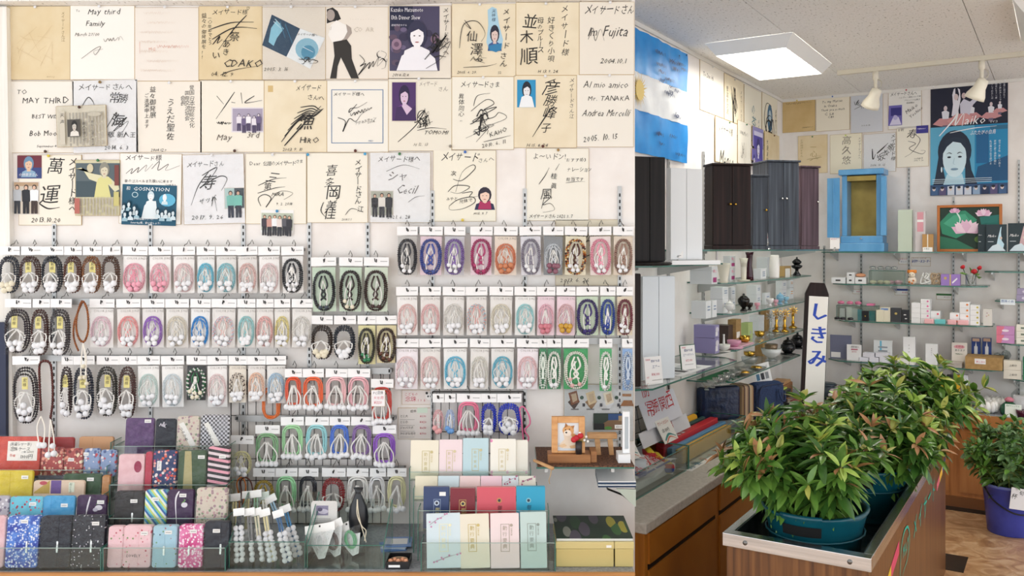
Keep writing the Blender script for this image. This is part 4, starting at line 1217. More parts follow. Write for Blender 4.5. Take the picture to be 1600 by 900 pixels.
# ---------------------------------------------------------------- the ledge below the packets
LZ, LF = .630, 2.905
LX0, LX1 = -2.6, at(992, 0, LF).x - .001
mb = MB(); mb.box(LX0, LX1, LF, WY - .001, LZ - .035, LZ, 'grey_top'); mb.box(LX0, LX1, LF - .012, LF, LZ - .04, LZ + .001, 'ledge_wood')
t = thing('display_ledge', 'long low display ledge with wood edge under the bead packets', 'ledge', (0, 0, 0))
mb.build('ledge_top', t)
mb = MB(); mb.box(LX0, LX1 - .02, LF + .03, WY - .001, 0, LZ - .036, 'panel_wood'); mb.build('cabinet_body', t)

def base_at(x, y, Y):
 p = at(x, y, Y)
 p.z = max(p.z, LZ + .0036) + .0005
 return p

def film(t, w, h, d, seed=0, n=4):
 rd = random.Random(seed)
 mb = MB()
 vs = [(-w / 2 - .003 + (w + .006) * i / n, -.003 - rd.random() * .003, (h + .006) * j / n) for j in range(n + 1) for i in range(n + 1)]
 mb.add(vs, [(j * (n + 1) + i, j * (n + 1) + i + 1, (j + 1) * (n + 1) + i + 1, (j + 1) * (n + 1) + i) for j in range(n) for i in range(n)], 'film')
 mb.build('clear_sleeve', t, True)
def pouch(x0, y0, x1, y1, Y, key, label, fold=None, clasp=False, stick=(.72, .88), tilt=7, th=.016, group='bead pouches in the tiered stands', art=None, sleeve=True, name='bead_pouch', cat='pouch'):
 k = Y / F
 w, h = (x1 - x0) * k, (y1 - y0) * k / math.cos(math.radians(tilt))
 t = thing(name, label, cat, base_at((x0 + x1) / 2, y1, Y), 0, group, (-math.radians(tilt), 0, 0))
 mb = MB()
 mb.box(-w / 2, w / 2, 0, th, 0, h, key, .006)
 mb.build('pouch_body', t, False, None, .004)
 if fold is not None:
  mb = MB(); a = -w / 2 + w * fold; mb.tube([(a, -.0002, .003), (a, -.0002, h - .003)], .0012, key, 5); mb.build('flap_edge', t)
 if clasp:
  mb = MB(); a = -w / 2 + w * (fold or .5); mb.box(a - .003, a + .003, -.003, -.0002, h * .3, h * .52, '#c9c9c6/.25/1', .001); mb.build('clasp', t)
 if stick:
  mb = MB(); a, b = -w / 2 + w * stick[0], h * stick[1]
  sw, sh = min(.012, w * .16), .006
  mb.box(a - sw, a + sw, -.0016, -.0003, b - sh, b + sh, '#f4f3f0/.5'); mb.box(a - sw * .7, a + sw * .7, -.0019, -.0015, b - sh * .2, b + sh * .1, '#9a9894'); mb.build('price_sticker', t)
 if art:
  a = Art(0, h, k, -.0004, (x0 + x1) / 2, y0); art(a); a.build('print', t)
 if sleeve: film(t, w, h, th, int(x0 * y0))
 return t
def stand(name, label, tiers, side=True):
 """clear stepped stand: tiers = (x0, x1, floor row y, depth Y, lip height px)"""
 t = thing(name, label, 'display stand', (at(tiers[0][0], 0, tiers[0][3]).x, tiers[0][3], LZ))
 L = Vector(t.location)
 for x0, x1, yb, Y, lip in tiers:
  A, B = at(x0, yb, Y) - L, at(x1, yb, Y) - L
  A.z = max(A.z, .0036)
  mb = MB(); mb.box(A.x, B.x, -.016 + Y - L.y, Y - L.y + .075, A.z - .003, A.z, 'glass'); mb.build('step', t)
  if lip:
   mb = MB(); lh = lip * Y / F
   mb.box(A.x, B.x, -.019 + Y - L.y, -.0162 + Y - L.y, A.z - .003, A.z + lh, 'glass'); mb.box(A.x, B.x, -.0191 + Y - L.y, -.0161 + Y - L.y, A.z + lh, A.z + lh + .0018, '#9fb3ad/.2'); mb.build('front_pane', t)
 for x0, x1, yb, Y, lip in tiers if side else ():
  for q, xx in ((-.0035, x0), (.0005, x1)):
   X0, zt, ya, yz = at(xx, 0, Y).x - L.x + q, max(at(x0, yb, Y).z - L.z, .0036) + max(lip, 18) * Y / F, Y - L.y - .019, Y - L.y + .07
   mb = MB(); mb.box(X0, X0 + .003, ya, yz, .0005, zt, 'glass'); mb.box(X0, X0 + .003, ya, yz, zt + .0001, zt + .002, GE); mb.box(X0, X0 + .003, ya - .0015, ya - .0001, .0005, zt + .002, GE); mb.build('side_pane', t)
 return t
stand('acrylic_stand', 'clear stepped stand of wide bead cases below the rosewood beads', [(-40, 161, 893, 2.93, 34), (-40, 163, 834, 3.02, 16), (-40, 166, 788, 3.11, 12), (-40, 170, 745, 3.20, 12), (-40, 176, 708, 3.28, 0)])
stand('acrylic_stand', 'clear stepped stand of tall bead pouches with purple pouch on top', [(166, 354, 893, 2.93, 34), (172, 355, 838, 3.02, 30), (176, 356, 778, 3.12, 22), (182, 358, 722, 3.24, 26)])

mat_dots('sakura_blue', '#1d3fae', ['#f2f4fb', '#cfdcf5', '#8fb2ec'], 130, .42, base2='#4f86dd')
mat_dots('black_flower', '#191b28', ['#d9d9dc', '#b9b3c4'], 95, .2)
mat_noise('black_cloth', [(.3, '#141927'), (.7, '#1d2434')], (60, 60, 60), 4, .7)
mat_dots('pink_rose', '#f1cbd0', ['#c24a5e', '#e7a0ae', '#7a9a5a'], 70, .22)
mat_dots('sky_rose', '#a9cfdf', ['#c0485c', '#6f9a62', '#3d5a7a'], 62, .17)
mat_dots('magenta_sakura', '#d6408c', ['#fbe3ef', '#f6bcd8', '#fff2f8'], 120, .45, base2='#e884b6')
mat_dots('navy_floral', '#25396b', ['#e9a79a', '#e5603f', '#f3e7e2', '#c9476a'], 85, .42)
mat_dots('cyan_floral', '#6cc6da', ['#d65a6a', '#b23a50'], 75, .28)
mat_dots('red_floral', '#b04a48', ['#f3e3c4', '#e8a48c', '#7a2a2a'], 75, .45)
mat_dots('blue_floral', '#8fa4c9', ['#c24a56', '#f0e8ec', '#4a5f96'], 75, .4)
mat_dots('beige_floral', '#d8cdbd', ['#a98a92', '#8a9a7a', '#c9a2a0'], 85, .4)
mat_dots('sakura_print', '#f2efe4', ['#e08ab4', '#eeb4cf'], 38, .22)
mat_dots('grey_floral', '#b9b4bd', ['#7a6f86', '#e9e6ea'], 75, .35)
mat_dots('green_pattern', '#3c5638', ['#465f3f'], 75, .3)
mat_stripe('aqua_stripe', ['#e9f2ee', '#3f9fd0', '#a9d36a', '#f0f4e8', '#2f66b0', '#69c3cf', '#d6e07a'], 22, 40)
mat_stripe('pink_stripe', ['#1c181c', '#f0a9ba', '#1c181c', '#e8d8dc'], 26, 80)
mat_check('ink_check', '#17171d', '#dcdce2', 130)
mat_noise('purple_cloth', [(.3, '#4e3260'), (.7, '#6b4a7e')], (60, 60, 60), 4, .7)
mat_noise('plum_cloth', [(.3, '#33153f'), (.7, '#432052')], (60, 60, 60), 4, .7)
mat_noise('pink_cloth', [(.3, '#e6b8bd'), (.7, '#f2cfd2')], (30, 30, 30), 5, .7, .3)
mat_noise('blue_cloth', [(.3, '#3f9bd0'), (.7, '#5bb2e0')], (40, 40, 40), 4, .7)
mat_noise('yellow_cloth', [(.3, '#cdb523'), (.7, '#e3cf3e')], (20, 20, 20), 4, .6)
mat_noise('red_cloth', [(.3, '#c23a2c'), (.7, '#db5540')], (25, 25, 25), 4, .5)
mat_noise('green_cloth', [(.3, '#2e4a30'), (.7, '#3d5e3e')], (40, 40, 40), 4, .7)

# first stand
F1, F2, F3, F4, F5 = 2.93, 3.02, 3.11, 3.20, 3.28
pouch(-30, 814, 4, 893, F1, 'pink_cloth', 'pale pink bead pouch cut off beside the sakura blue one', stick=None)
pouch(6, 815, 57, 893, F1, 'sakura_blue', 'royal blue bead pouch full of white cherry blossoms', .66, True, (.55, .9), th=.03)
pouch(59, 815, 107, 893, F1, 'black_cloth', 'plain black bead pouch between the blue and the black-flowered ones', .6, True, None, th=.03)
pouch(109, 814, 160, 893, F1, 'black_flower', 'black bead pouch scattered with tiny pale flowers', .62, True, (.72, .85), th=.03)
pouch(-30, 777, 11, 834, F2, 'grey_floral', 'grey floral bead case behind the blue pouch', stick=None)
pouch(12, 778, 64, 834, F2, 'cyan_floral', 'cyan bead case with red plum blossoms', .62, False, (.7, .8))
pouch(64, 777, 114, 834, F2, 'blue_cloth', 'plain sky blue bead case', .25, False, (.68, .75))
def d(a):
 a.s([(138, 778), (134, 796), (133, 806)], 2.2, '#e9e6ec/.6'); a.e(152, 795, 6, 4, '#e6e2ea'); a.e(147, 798, 4, 3, '#c9c3d3'); a.s([(148, 790), (154, 786), (150, 783)], 1.2, '#6fae5a')
pouch(117, 776, 163, 834, F2, 'plum_cloth', 'deep purple bead case with white piping and a white flower, wide', None, False, (.82, .82), art=d)
pouch(-30, 737, 48, 788, F3, 'yellow_cloth', 'bright yellow folded bead case', .55, False, (.85, .8))
def d(a):
 a.p([(52, 770), (76, 752), (76, 772), (52, 772)], '#c2a24a'); a.p([(78, 752), (94, 752), (94, 772), (78, 772)], '#6b4a90'); a.e(66, 756, 6, 3, '#c24a56'); a.r(106, 755, 115, 770, '#e8ecd8'); a.t('桜ふくさ', 107, 756, 4, '#3c5a3c', vert=True)
pouch(50, 752, 130, 788, F3, '#e7cdb4/.7', 'folded cream and pink wrapping cloth with a paper slip', None, False, None, art=d, name='folded_cloth', cat='cloth')
pouch(96, 742, 156, 788, F3 + .02, 'green_cloth', 'dark green bead case behind the folded wrapping cloth', None, False, (.72, .82))
pouch(157, 744, 169, 788, F3 + .01, 'ledge_wood', 'narrow tan bead case at the end of the yellow row', stick=None)
pouch(48, 745, 98, 788, F3 + .022, 'black_cloth', 'black bead case peeking out above the folded cloth', stick=None)
pouch(62, 701, 97, 745, F4, 'red_floral', 'brick red bead case with cream blossoms', None, False, None)
pouch(98, 702, 127, 745, F4, 'red_floral', 'brick red flowered bead case beside the navy edge', None, False, (.4, .6))
pouch(129, 702, 154, 745, F4, 'blue_floral', 'blue-grey flowered bead case in the upper tier', None, False, (.15, .8))
pouch(155, 704, 180, 745, F4, 'blue_floral', 'blue-grey flowered bead case with mustard base in the upper tier', None, False, None)
def d(a):
 a.r(9, 691, 56, 721, '#f4f1ea'); a.t('(高級レザー製)', 12, 693, 6, sx=.85); a.t('念珠ケース', 13, 700, 7, sx=.9); a.t('二枚 2650円', 31, 706, 3.6); a.t('各種', 13, 711, 4.5, '#d0665a'); a.t('1300円', 29, 712, 6.8)
pouch(-30, 684, 60, 745, F4, 'red_cloth', 'orange-red leather bead case with a handwritten price card', None, False, None, art=d)
pouch(60, 684, 114, 708, F5, '#a62a2c/.4', 'crimson glossy bead case behind the white tassels', None, False, None)
pouch(122, 683, 176, 708, F5, '#c99a72/.6', 'tan leather bead case at the back of the wide stand', .4, False, None, sleeve=False)
# second stand
G1, G2, G3, G4 = 2.93, 3.02, 3.12, 3.24
pouch(166, 830, 190, 893, G1, 'pink_rose', 'pale pink rose-dotted pouch partly behind its twin', None, False, None, th=.03)
def d(a): a.t('LOVELY', 196, 872, 6, '#3a2a2c', sx=1)
pouch(190, 829, 234, 893, G1, 'pink_rose', 'pink pouch with red roses and a small word', .55, False, (.75, .82), art=d, th=.03)
pouch(236, 829, 274, 893, G1, 'sky_rose', 'light blue pouch dotted with red roses', .5, True, (.65, .84), th=.03)
pouch(277, 828, 315, 893, G1, 'magenta_sakura', 'magenta pouch full of white cherry blossoms', .45, True, (.6, .85), th=.03)
pouch(317, 823, 355, 893, G1, 'black_cloth', 'plain black pouch at the end of the lower tier beside glass tray', .7, True, (.5, .8), th=.03)
pouch(176, 770, 221, 838, G2, '#2c2a2b/.7', 'charcoal pouch with a small clasp below the pink one', .65, True, (.68, .78), th=.025)
pouch(223, 768, 258, 838, G2, 'aqua_stripe', 'pouch with diagonal blue, green and white stripes', None, False, (.5, .8), th=.025)
def d(a):
 a.s([(277, 770), (272, 784), (275, 820)], 2.2, '#e9e6ec/.6'); a.e(286, 791, 5, 4, '#e6e2ea'); a.s([(282, 788), (287, 784), (284, 782)], 1.2, '#6fae5a')
pouch(259, 768, 299, 838, G2, 'plum_cloth', 'deep purple upright pouch with a white flower', None, False, (.6, .88), art=d, th=.025)
pouch(304, 765, 352, 838, G2, 'beige_floral', 'pale beige flowered pouch under the striped one', None, False, None, th=.025)
def d(a): a.e(213, 731, 6, 9, '#9c2a4e')
pouch(182, 712, 223, 778, G3, 'pink_cloth', 'pink crinkled pouch with a dark red oval', None, False, None, art=d, th=.025)
pouch(224, 708, 235, 778, G3, '#c03a52/.6', 'thin crimson pouch beside the navy floral one', None, False, None)
def d(a): a.r(243, 722, 250, 737, '#f2f1ef'); a.t('ふくろ', 244, 723, 4, '#4a5a7a', vert=True)
pouch(236, 706, 273, 778, G3, 'navy_floral', 'navy pouch with red and pink flowers', None, False, None, art=d, th=.025)
def d(a): a.p([(286, 707), (296, 707), (300, 765), (285, 765)], '#b7ad7c')
pouch(276, 706, 320, 778, G3, 'green_pattern', 'dark green pouch with a gold brocade band', None, False, (.82, .86), art=d, th=.025)
pouch(322, 700, 355, 778, G3, 'pink_stripe', 'black pouch with pink stripes', None, False, (.7, .8), th=.025)
pouch(193, 655, 238, 722, G4, 'purple_cloth', 'soft purple cloth pouch at the top of the stand', None, False, (.78, .93))
def d(a): a.sc(244, 660, 14, 10, 3, 4, 1.6, '#c9c5cf')
pouch(240, 656, 272, 722, G4, 'black_cloth', 'navy-black pouch with a pale flourish at the top', None, False, None, art=d)
def slip(x, txt):
 def d(a):
  a.p([(x - 14, 664), (x - 7, 661), (x + 14, 696), (x + 6, 701)], '#f2f0ea'); a.t(txt, x - 9, 668, 6, rot=-62, hand=.6)
 return d
pouch(274, 652, 309, 722, G4, 'beige_floral', 'beige flowered pouch with a slanting paper slip', None, False, None, art=slip(291, 'つるかめ'))
pouch(311, 650, 356, 722, G4, 'ink_check', 'black and white checked pouch with a slanting paper slip', None, False, None, art=slip(330, 'てのひら'))

# glass trays with bagged tassels
def tray(label, x0, x1, y0, y1, Y, dep, group=None, name='glass_tray'):
 k = Y / F
 t = thing(name, label, 'glass tray', at((x0 + x1) / 2, y1, Y) * 1.0, 0, group)
 t.location.z = LZ + .0005
 w, h = (x1 - x0) * k / 2, (y1 - y0) * k
 def pane(n, *b):
  mb = MB(); mb.box(*b, 'glass'); mb.build(n, t)
 pane('front_pane', -w, w, 0, .003, 0, h * .45); pane('back_pane', -w, w, dep - .003, dep, 0, h); pane('base_pane', -w, w, .0035, dep - .0035, 0, .003)
 for s in (-1, 1):
  mb = MB()
  X = s * w - (.003 if s > 0 else 0)
  p = [(.0035, .0035), (dep - .0035, .0035), (dep - .0035, h), (.0035, h * .45)]
  mb.add([(X, a, b) for a, b in p] + [(X + .003, a, b) for a, b in p], [(0, 1, 2, 3), (7, 6, 5, 4)], 'glass')
  mb.add([(X, a, b) for a, b in p] + [(X + .003, a, b) for a, b in p], [(i, i + 4, (i + 1) % 4 + 4, (i + 1) % 4) for i in range(4)], GE)
  mb.build('side_pane', t)
 mb = MB(); mb.box(-w, w, -.0005, .0032, h * .45, h * .45 + .002, GE); mb.build('front_rim', t)
 return t
tray('glass tray heaped with bagged white pompom tassels', 357, 477, 800, 893, 2.93, .22)
tray('glass tray with three bagged bead sets and a printed card', 479, 600, 812, 893, 2.93, .22)
def tassel(x, y, Y, lean, n, ckey, label, cord='#e9e2c4/.6', rows=1):
 k = Y / F
 h = 82 * k
 base = at(x, y, Y); base.z = max(base.z, LZ + .012)
 t = thing('bagged_tassel', label, 'tassel packet', base, 0, 'tassel packets in the glass tray', (-.28, math.radians(lean), 0))
 mb = MB(); mb.box(-9 * k, 9 * k, -.003, -.001, h * .86, h, '#f3f3f1/.45'); mb.build('header_card', t)
 mb = MB(); mb.tube([(-.004, -.006, h * .85), (-.006, -.006, h * .5), (-.002, -.006, 0)], 1.6 * k, cord, 5); mb.tube([(.006, -.007, h * .85), (.004, -.007, h * .45), (.003, -.006, 0)], 1.6 * k, cord, 5); mb.build('cord', t, True)
 r = 4.4 * k
 for c in range(rows):
  for i in range(n):
   inst(pom_mesh(ckey), 'pompom', t, ((c - (rows - 1) / 2) * 1.9 * r + (i % 2) * .002, -.012, r + i * 1.8 * r), (r, r, r))
 mb = MB()
 rd = random.Random(x)
 nn = 4
 vs = [(-11 * k + 22 * k * i / nn, -.02 - rd.random() * .004, h * .9 * j / nn) for j in range(nn + 1) for i in range(nn + 1)]
 mb.add(vs, [(j * 5 + i, j * 5 + i + 1, (j + 1) * 5 + i + 1, (j + 1) * 5 + i) for j in range(nn) for i in range(nn)], 'film')
 mb.build('clear_bag', t, True)
TL = 'bagged white pompom tassel with %s cord in the glass tray'
for x, y, Y, ln, n, cd, nm, rw in ((368, 856, 3.10, -6, 3, '#d8cf9a/.6', 'cream', 1), (386, 852, 3.11, -4, 3, '#d8cf9a/.6', 'cream', 1), (404, 850, 3.1, -8, 3, '#8fb59a/.6', 'green', 1), (424, 852, 3.11, -14, 3, '#f0efe8/.6', 'white', 1), (452, 850, 3.1, -28, 3, '#9fc4dd/.6', 'pale blue', 1),
                                   (376, 890, 2.96, -7, 7, '#3c4046/.6', 'grey-black', 2), (396, 888, 2.965, -10, 4, '#8a8a8a/.6', 'grey', 1), (412, 888, 2.97, -14, 5, '#e6e0c4/.6', 'ivory', 1), (428, 889, 2.968, -16, 6, '#e9dfae/.6', 'yellow-cream', 2), (452, 889, 2.962, -18, 6, '#2e5f8f/.6', 'dark blue', 2), (468, 884, 3.02, -22, 6, '#3f86b8/.6', 'bright blue', 2)):
 tassel(x, y, Y, ln, n, 'pompom', TL % nm, cd, rw)
def fan_bag(x, y, Y, ang, col, nm):
 k = Y / F
 b = at(x, y, Y); b.z = LZ + .014
 t = thing('fan_bead_bag', 'fan-shaped clear bag of %s beads in the glass tray with a card' % nm, 'prayer beads', b, 0, None, (-.45, math.radians(ang), 0))
 mb = MB(); mb.box(-24 * k, 24 * k, -.004, -.002, 40 * k, 53 * k, '#f3f3f1/.45'); mb.box(-.003, .003, -.0043, -.0039, 48 * k, 51 * k, '#333'); mb.build('header_card', t)
 mb = MB(); mb.prism([(-5 * k, 0), (5 * k, 0), (22 * k, 40 * k), (-22 * k, 40 * k)], -.003, -.002, '#dfe3e2/.4'); mb.build('backing_card', t)
 mb = MB()
 for q in range(3): mb.tube(superell3(9 * k - q * .004, 14 * k - q * .003, 24 * k, -.009 - q * .003), .0022, col, 5, True)
 mb.build('bead_loop', t, True)
 mb = MB()
 mb.prism([(-7 * k, -2 * k), (7 * k, -2 * k), (24 * k, 40 * k), (-24 * k, 40 * k)], -.02, -.0195, 'film'); mb.build('clear_bag', t)
def superell3(w, h, cz, y):
 return [(a, y, cz + b) for a, b in superell(w, h, 20, 2)]
fan_bag(503, 884, 2.99, -10, '#e8eaea/.3', 'white'); fan_bag(528, 880, 3.02, -26, '#7a6a66/.3', 'grey-brown'); fan_bag(556, 878, 3.03, -24, '#6fc08a/.3', 'light green')
def d(a):
 a.r(493, 808, 512, 823, '#8d86a4'); a.e(504, 817, 8, 4, '#cfc9da'); a.e(499, 814, 4, 3, '#5d5674')
 for i in range(10): a.r(490, 828 + i * 2.6, 516 + (i * 5) % 4, 829 + i * 2.6, '#b0afb2')
pouch(485, 801, 526, 880, 3.08, '#eceae6/.5', 'printed card with a small violet picture standing in the glass tray', None, False, None, art=d, tilt=4, th=.003, name='printed_card', cat='card', group='cards')
# black pouch on cord
base = at(560, 852, 3.07); base.z = LZ + .06
t = thing('drawstring_pouch', 'black satin drawstring pouch with cream cord behind the glass tray', 'pouch', base)
mb = MB()
for nm, pr in (('b', [(.008, 0), (.032, .03), (.036, .075), (.03, .11), (.012, .15), (.009, .158), (.018, .175)]),):
 mb.lathe(pr, '#16181d/.3', n=14, sy=.6)
mb.build('pouch_body', t, True)
mb = MB(); mb.tube(catmull([(0, -.02, .14), (.004, -.026, .1), (.012, -.026, .06), (.022, -.02, .02), (.03, -.018, -.01)], 5), .0018, '#e8dec8/.7', 5); mb.tube(catmull([(0, -.02, .14), (.0, -.026, .09), (.016, -.026, .05), (.03, -.02, .03), (.024, -.018, -.005)], 5), .0018, '#e8dec8/.7', 5); mb.build('cord', t, True)
mb = MB(); mb.box(-.02, .02, -.015, .02, -.0595, 0, 'clear_plastic'); mb.build('support_block', t)
# small things between tray and booklet stand
t = thing('bead_box', 'small black box with orange beads beside the glass tray', 'box', at(621, 888, 2.93)); t.location.z = LZ + .0005
k = 2.93 / F
mb = MB(); mb.box(-18 * k, 18 * k, 0, .09, 0, .004, '#17171a/.4')
for b in ((-18 * k, -17 * k, 0, .09), (17 * k, 18 * k, 0, .09), (-17 * k, 17 * k, 0, .003), (-17 * k, 17 * k, .087, .09)): mb.box(*b, .004, .024, '#17171a/.4')
mb.build('tray_box', t)
mb = MB(); mb.box(-14 * k, 4 * k, -.0012, -.0002, .006, .014, '#f2f2f0'); mb.build('paper_label', t)
mb = MB()
for q in range(2): mb.tube([(a, .045 + b, .014 + q * .004) for a, b in superell(.028, .02, 18, 2)], .0018, '#c9a98a/.5', 5, True)
mb.build('bead_loop', t, True)
bm = MB(); bm.ball((0, 0, 0), .0085, '#e0a07c/.4', 9, 6); bme = mesh_of(bm, 'bead')
for i in range(5): inst(bme, 'bead', t, (-.026 + i * .013, .02 + (i % 2) * .012, .02))
for i, (x, y, rz) in enumerate(((612, 852, 12), (618, 848, -8), (622, 846, 4))):
 t = thing('flat_packet', 'thin blue and white packet lying on the ledge behind the small black box', 'packet', (at(x, y, 3.12 + i * .01).x, 3.15 + i * .012, LZ + .0006 + i * .0042), math.radians(rz), 'thin packets behind the small black box')
 mb = MB(); mb.box(-.045, .045, -.05, .05, 0, .0036, ['#5a86c4/.3', '#b9c9dd/.3', '#7a9ad0/.3'][i], .001); mb.build('packet_body', t)
 mb = MB(); mb.box(-.03, .03, -.03, .03, .0037, .004, '#eef0f2'); mb.build('label_patch', t)

# booklet stand
def booklet(x0, y0, x1, y1, Y, key, label, art=None, tilt=8, th=.012, lean=0, pages='#f0ece2/.6', group='booklets in the clear stand'):
 k = Y / F
 w, h = (x1 - x0) * k, (y1 - y0) * k / math.cos(math.radians(tilt))
 t = thing('booklet', label, 'booklet', base_at((x0 + x1) / 2, y1, Y), 0, group, (-math.radians(tilt), math.radians(lean), 0))
 mb = MB(); mb.box(-w / 2, w / 2, 0, .0016, 0, h, key, .002); mb.box(-w / 2, w / 2, th - .0016, th, 0, h, key, .002); mb.box(-w / 2, -w / 2 + .0014, .0016, th - .0016, 0, h, key); mb.build('cover', t)
 mb = MB(); mb.box(-w / 2 + .0016, w / 2 - .002, .0017, th - .0017, .001, h - .0015, pages); mb.build('page_block', t)
 a = Art(0, h, k, -.0002, (x0 + x1) / 2, y0)
 if art: art(a); a.build('cover_print', t)
 return t
def gold(x, y, w, h, c='#b9a56a/.3/.6', txt='勤行要典', s=7.5):
 def d(a):
  for r in ((x, y, x + w, y + .8), (x, y + h - .8, x + w, y + h), (x, y, x + .8, y + h), (x + w - .8, y, x + w, y + h)): a.r(*r, c)
  a.t(txt, x + (w - s) / 2 - .3, y + 3, s, c, vert=True, adv=(h - 5) / len(txt) / s, hand=.2, sh=0)
  a.e(x + w + 3, y + 2, 2.3, 2.3, c); a.t('日蓮大聖', x + w + 1.5, y + 6, 3, c, vert=True, hand=0)
 return d
def both(*f):
 return lambda a: [g(a) for g in f]
def branch(col, pts, seed):
 def d(a):
  rd = random.Random(seed)
  a.s(pts, .6, '#9a7a86')
  for p in catmull(pts, 3):
   a.e(p[0] + rd.uniform(-3, 3), p[1] + rd.uniform(-3, 3), 1.5, 1.5, col, 7)
 return d
stand('booklet_stand', 'clear stepped stand holding pastel sutra booklets', [(660, 866, 893, 2.93, 42), (655, 856, 826, 3.03, 30), (648, 838, 780, 3.11, 6), (642, 828, 748, 3.18, 12)])
B1, B2, B3, B4 = 2.93, 3.03, 3.11, 3.18
booklet(667, 811, 720, 893, B1, '#d3e2e8/.5', 'pale blue booklet with cherry branches in the lowest tier', both(gold(687, 827, 14, 42, '#efe9c4/.4'), branch('#c98ab0', [(672, 828), (684, 820), (700, 812)], 2), branch('#c98ab0', [(680, 884), (696, 878), (718, 872)], 3)), lean=-1.5)
booklet(720, 812, 766, 893, B1, '#e9e2cf/.5', 'cream booklet with gold frame in the lowest tier', gold(733, 827, 13, 42, '#cdb86f/.4'), lean=-2)
booklet(767, 811, 812, 893, B1, '#efdcdc/.5', 'shell pink booklet with grey frame in the lowest tier', gold(783, 827, 14, 42, '#b0a394/.4'), lean=-1)
booklet(814, 809, 855, 893, B1, '#c2d6d2/.5', 'grey-green booklet with grey frame in the lowest tier', gold(825, 826, 14, 42, '#8f9a92/.4'), lean=-1)
def em(x, y, c):
 return lambda a: (a.e(x, y, 4, 4, c), a.e(x, y, 2.2, 2.2, '#3a3a48'))
def frm(x0, y0, x1, y1, c):
 def d(a):
  for r in ((x0, y0, x1, y0 + .6), (x0, y0, x0 + .6, y1), (x1 - .6, y0, x1, y1)): a.r(*r, c)
 return d
booklet(661, 763, 701, 826, B2, '#273a68/.4', 'navy sutra booklet with a price sticker', both(frm(677, 782, 688, 822, '#9fb0cc'), em(682, 788, '#c9d3e2'), lambda a: a.t('御観念文', 679.5, 795, 6.5, '#d3c98f', vert=True, hand=.2), lambda a: a.r(686, 771, 696, 777, '#f2f2f0')), th=.02)
booklet(703, 765, 742, 826, B2, '#7d1426/.4', 'dark crimson sutra booklet beside the navy one', both(frm(717, 783, 728, 822, '#c9a86a'), em(723, 789, '#d8bd7c'), lambda a: a.t('御観念文', 720, 796, 6.5, '#d8bd7c', vert=True, hand=.2)), th=.025)
booklet(745, 764, 806, 826, B2, '#d65563/.4', 'wide coral red sutra booklet', both(em(780, 784, '#c9905a'), lambda a: a.t('御書了抄', 777, 792, 7, '#6a2530', vert=True, hand=.2)), th=.03, pages='#efb9b4/.6')
booklet(807, 763, 852, 826, B2, '#1f9fc4/.4', 'turquoise blue sutra booklet', both(em(826, 784, '#7fbccb'), lambda a: a.t('御書了抄', 823, 791, 7, '#1a4a66', vert=True, hand=.2)), th=.03, pages='#7fd0e2/.6')
for x0, x1, c, nm, fn in ((648, 683, '#e6dfc6', 'beige', None), (684, 717, '#cfe0e6', 'ice blue', None), (718, 750, '#ecd3d0', 'rose', None), (751, 784, '#efcfd8', 'pink', None), (785, 810, '#d9e3e6', 'grey-blue twig-printed', 5), (811, 837, '#eae4d4', 'cream twig-printed', 6)):
 booklet(x0, 746, x1, 780, B3, c + '/.5', 'small %s pocket booklet in the middle tier' % nm, branch('#b06a86', [(x0 + 3, 757), (x0 + 14, 751), (x1 - 3, 748)], fn) if fn else None, th=.02, tilt=14)
booklet(641, 690, 685, 748, B4, '#ede6d2/.5', 'cream booklet with gold frame in the top tier', gold(659, 706, 12, 34, '#cdbf8a/.4', s=6), lean=0)
booklet(686, 689, 722, 748, B4, '#f0dcdf/.5', 'pale pink booklet with gold frame in the top tier', gold(697, 705, 10, 34, '#d9cba0/.4', s=5))
booklet(723, 687, 763, 748, B4, '#bfd9e0/.5', 'light blue booklet with gold frame in the top tier', gold(737, 703, 11, 34, '#cdc79a/.4', s=5), th=.02)
booklet(766, 688, 806, 748, B4, 'sakura_print', 'cream booklet printed with pink cherry blossoms', gold(779, 703, 11, 34, '#d9cba0/.4', s=5))
booklet(806, 690, 825, 748, B4 + .012, 'sakura_print', 'blossom-printed booklet half behind its twin', None, th=.03)

# price notes on the panel and packet
def note(x0, y0, x1, y1, Y, label, fn, col='#ece8e2/.5', name='price_note', tilt=0, cat='sign'):
 return board(x0, y0, x1, y1, col, label, fn, 0, [], name, cat, Y, False, 'paper notes on the display panel')
def d(a):
 a.t('こどもの', 632, 613, 6, '#c2405a', sx=.9); a.t('念珠', 633, 620, 8.5, '#c2405a'); a.t('ﾘﾄﾙ', 652, 623, 5, '#c2405a'); a.e(671, 619, 6, 6, '#f2f0ee'); a.e(667, 614, 2, 2, '#222'); a.e(674, 614, 2, 2, '#222'); a.e(669, 619, 1.2, 1.5, '#222'); a.e(673, 619, 1.2, 1.5, '#222')
note(628, 609, 675, 632, WY - .002, 'small paper sign in red about children prayer beads', d, '#e4dbd6/.5')
def d(a):
 a.r(652, 637, 668, 645, '#cfe0cf'); a.t('絵本', 641, 640, 5); 
 for i, (s, p) in enumerate((('とじ大', '¥530'), ('とじ小', '¥420'), ('ジャバラ式', '¥650'), ('ひらがな付き', '¥700'))): a.t(s, 625, 648 + i * 9, 4.6, hand=.3, sx=.9); a.t(p, 656, 648 + i * 9, 4.6, '#c2405a', hand=.3); a.r(625, 655 + i * 9, 648, 655.6 + i * 9, '#a9a6a2')
note(622, 637, 674, 686, WY - .002, 'paper price list of sutra books under the panda sign', d, '#dcd6d0/.5')
def d(a):
 a.t('PC念珠', 583, 611, 5.8, sx=.85); a.t('女性用', 584, 619, 5, '#d87a86'); a.t('¥550', 584, 626, 6, '#d87a86')
note(580, 609, 602, 635, GY - .026, 'small white price note on the dark red packet', d, '#f2eff0/.5')

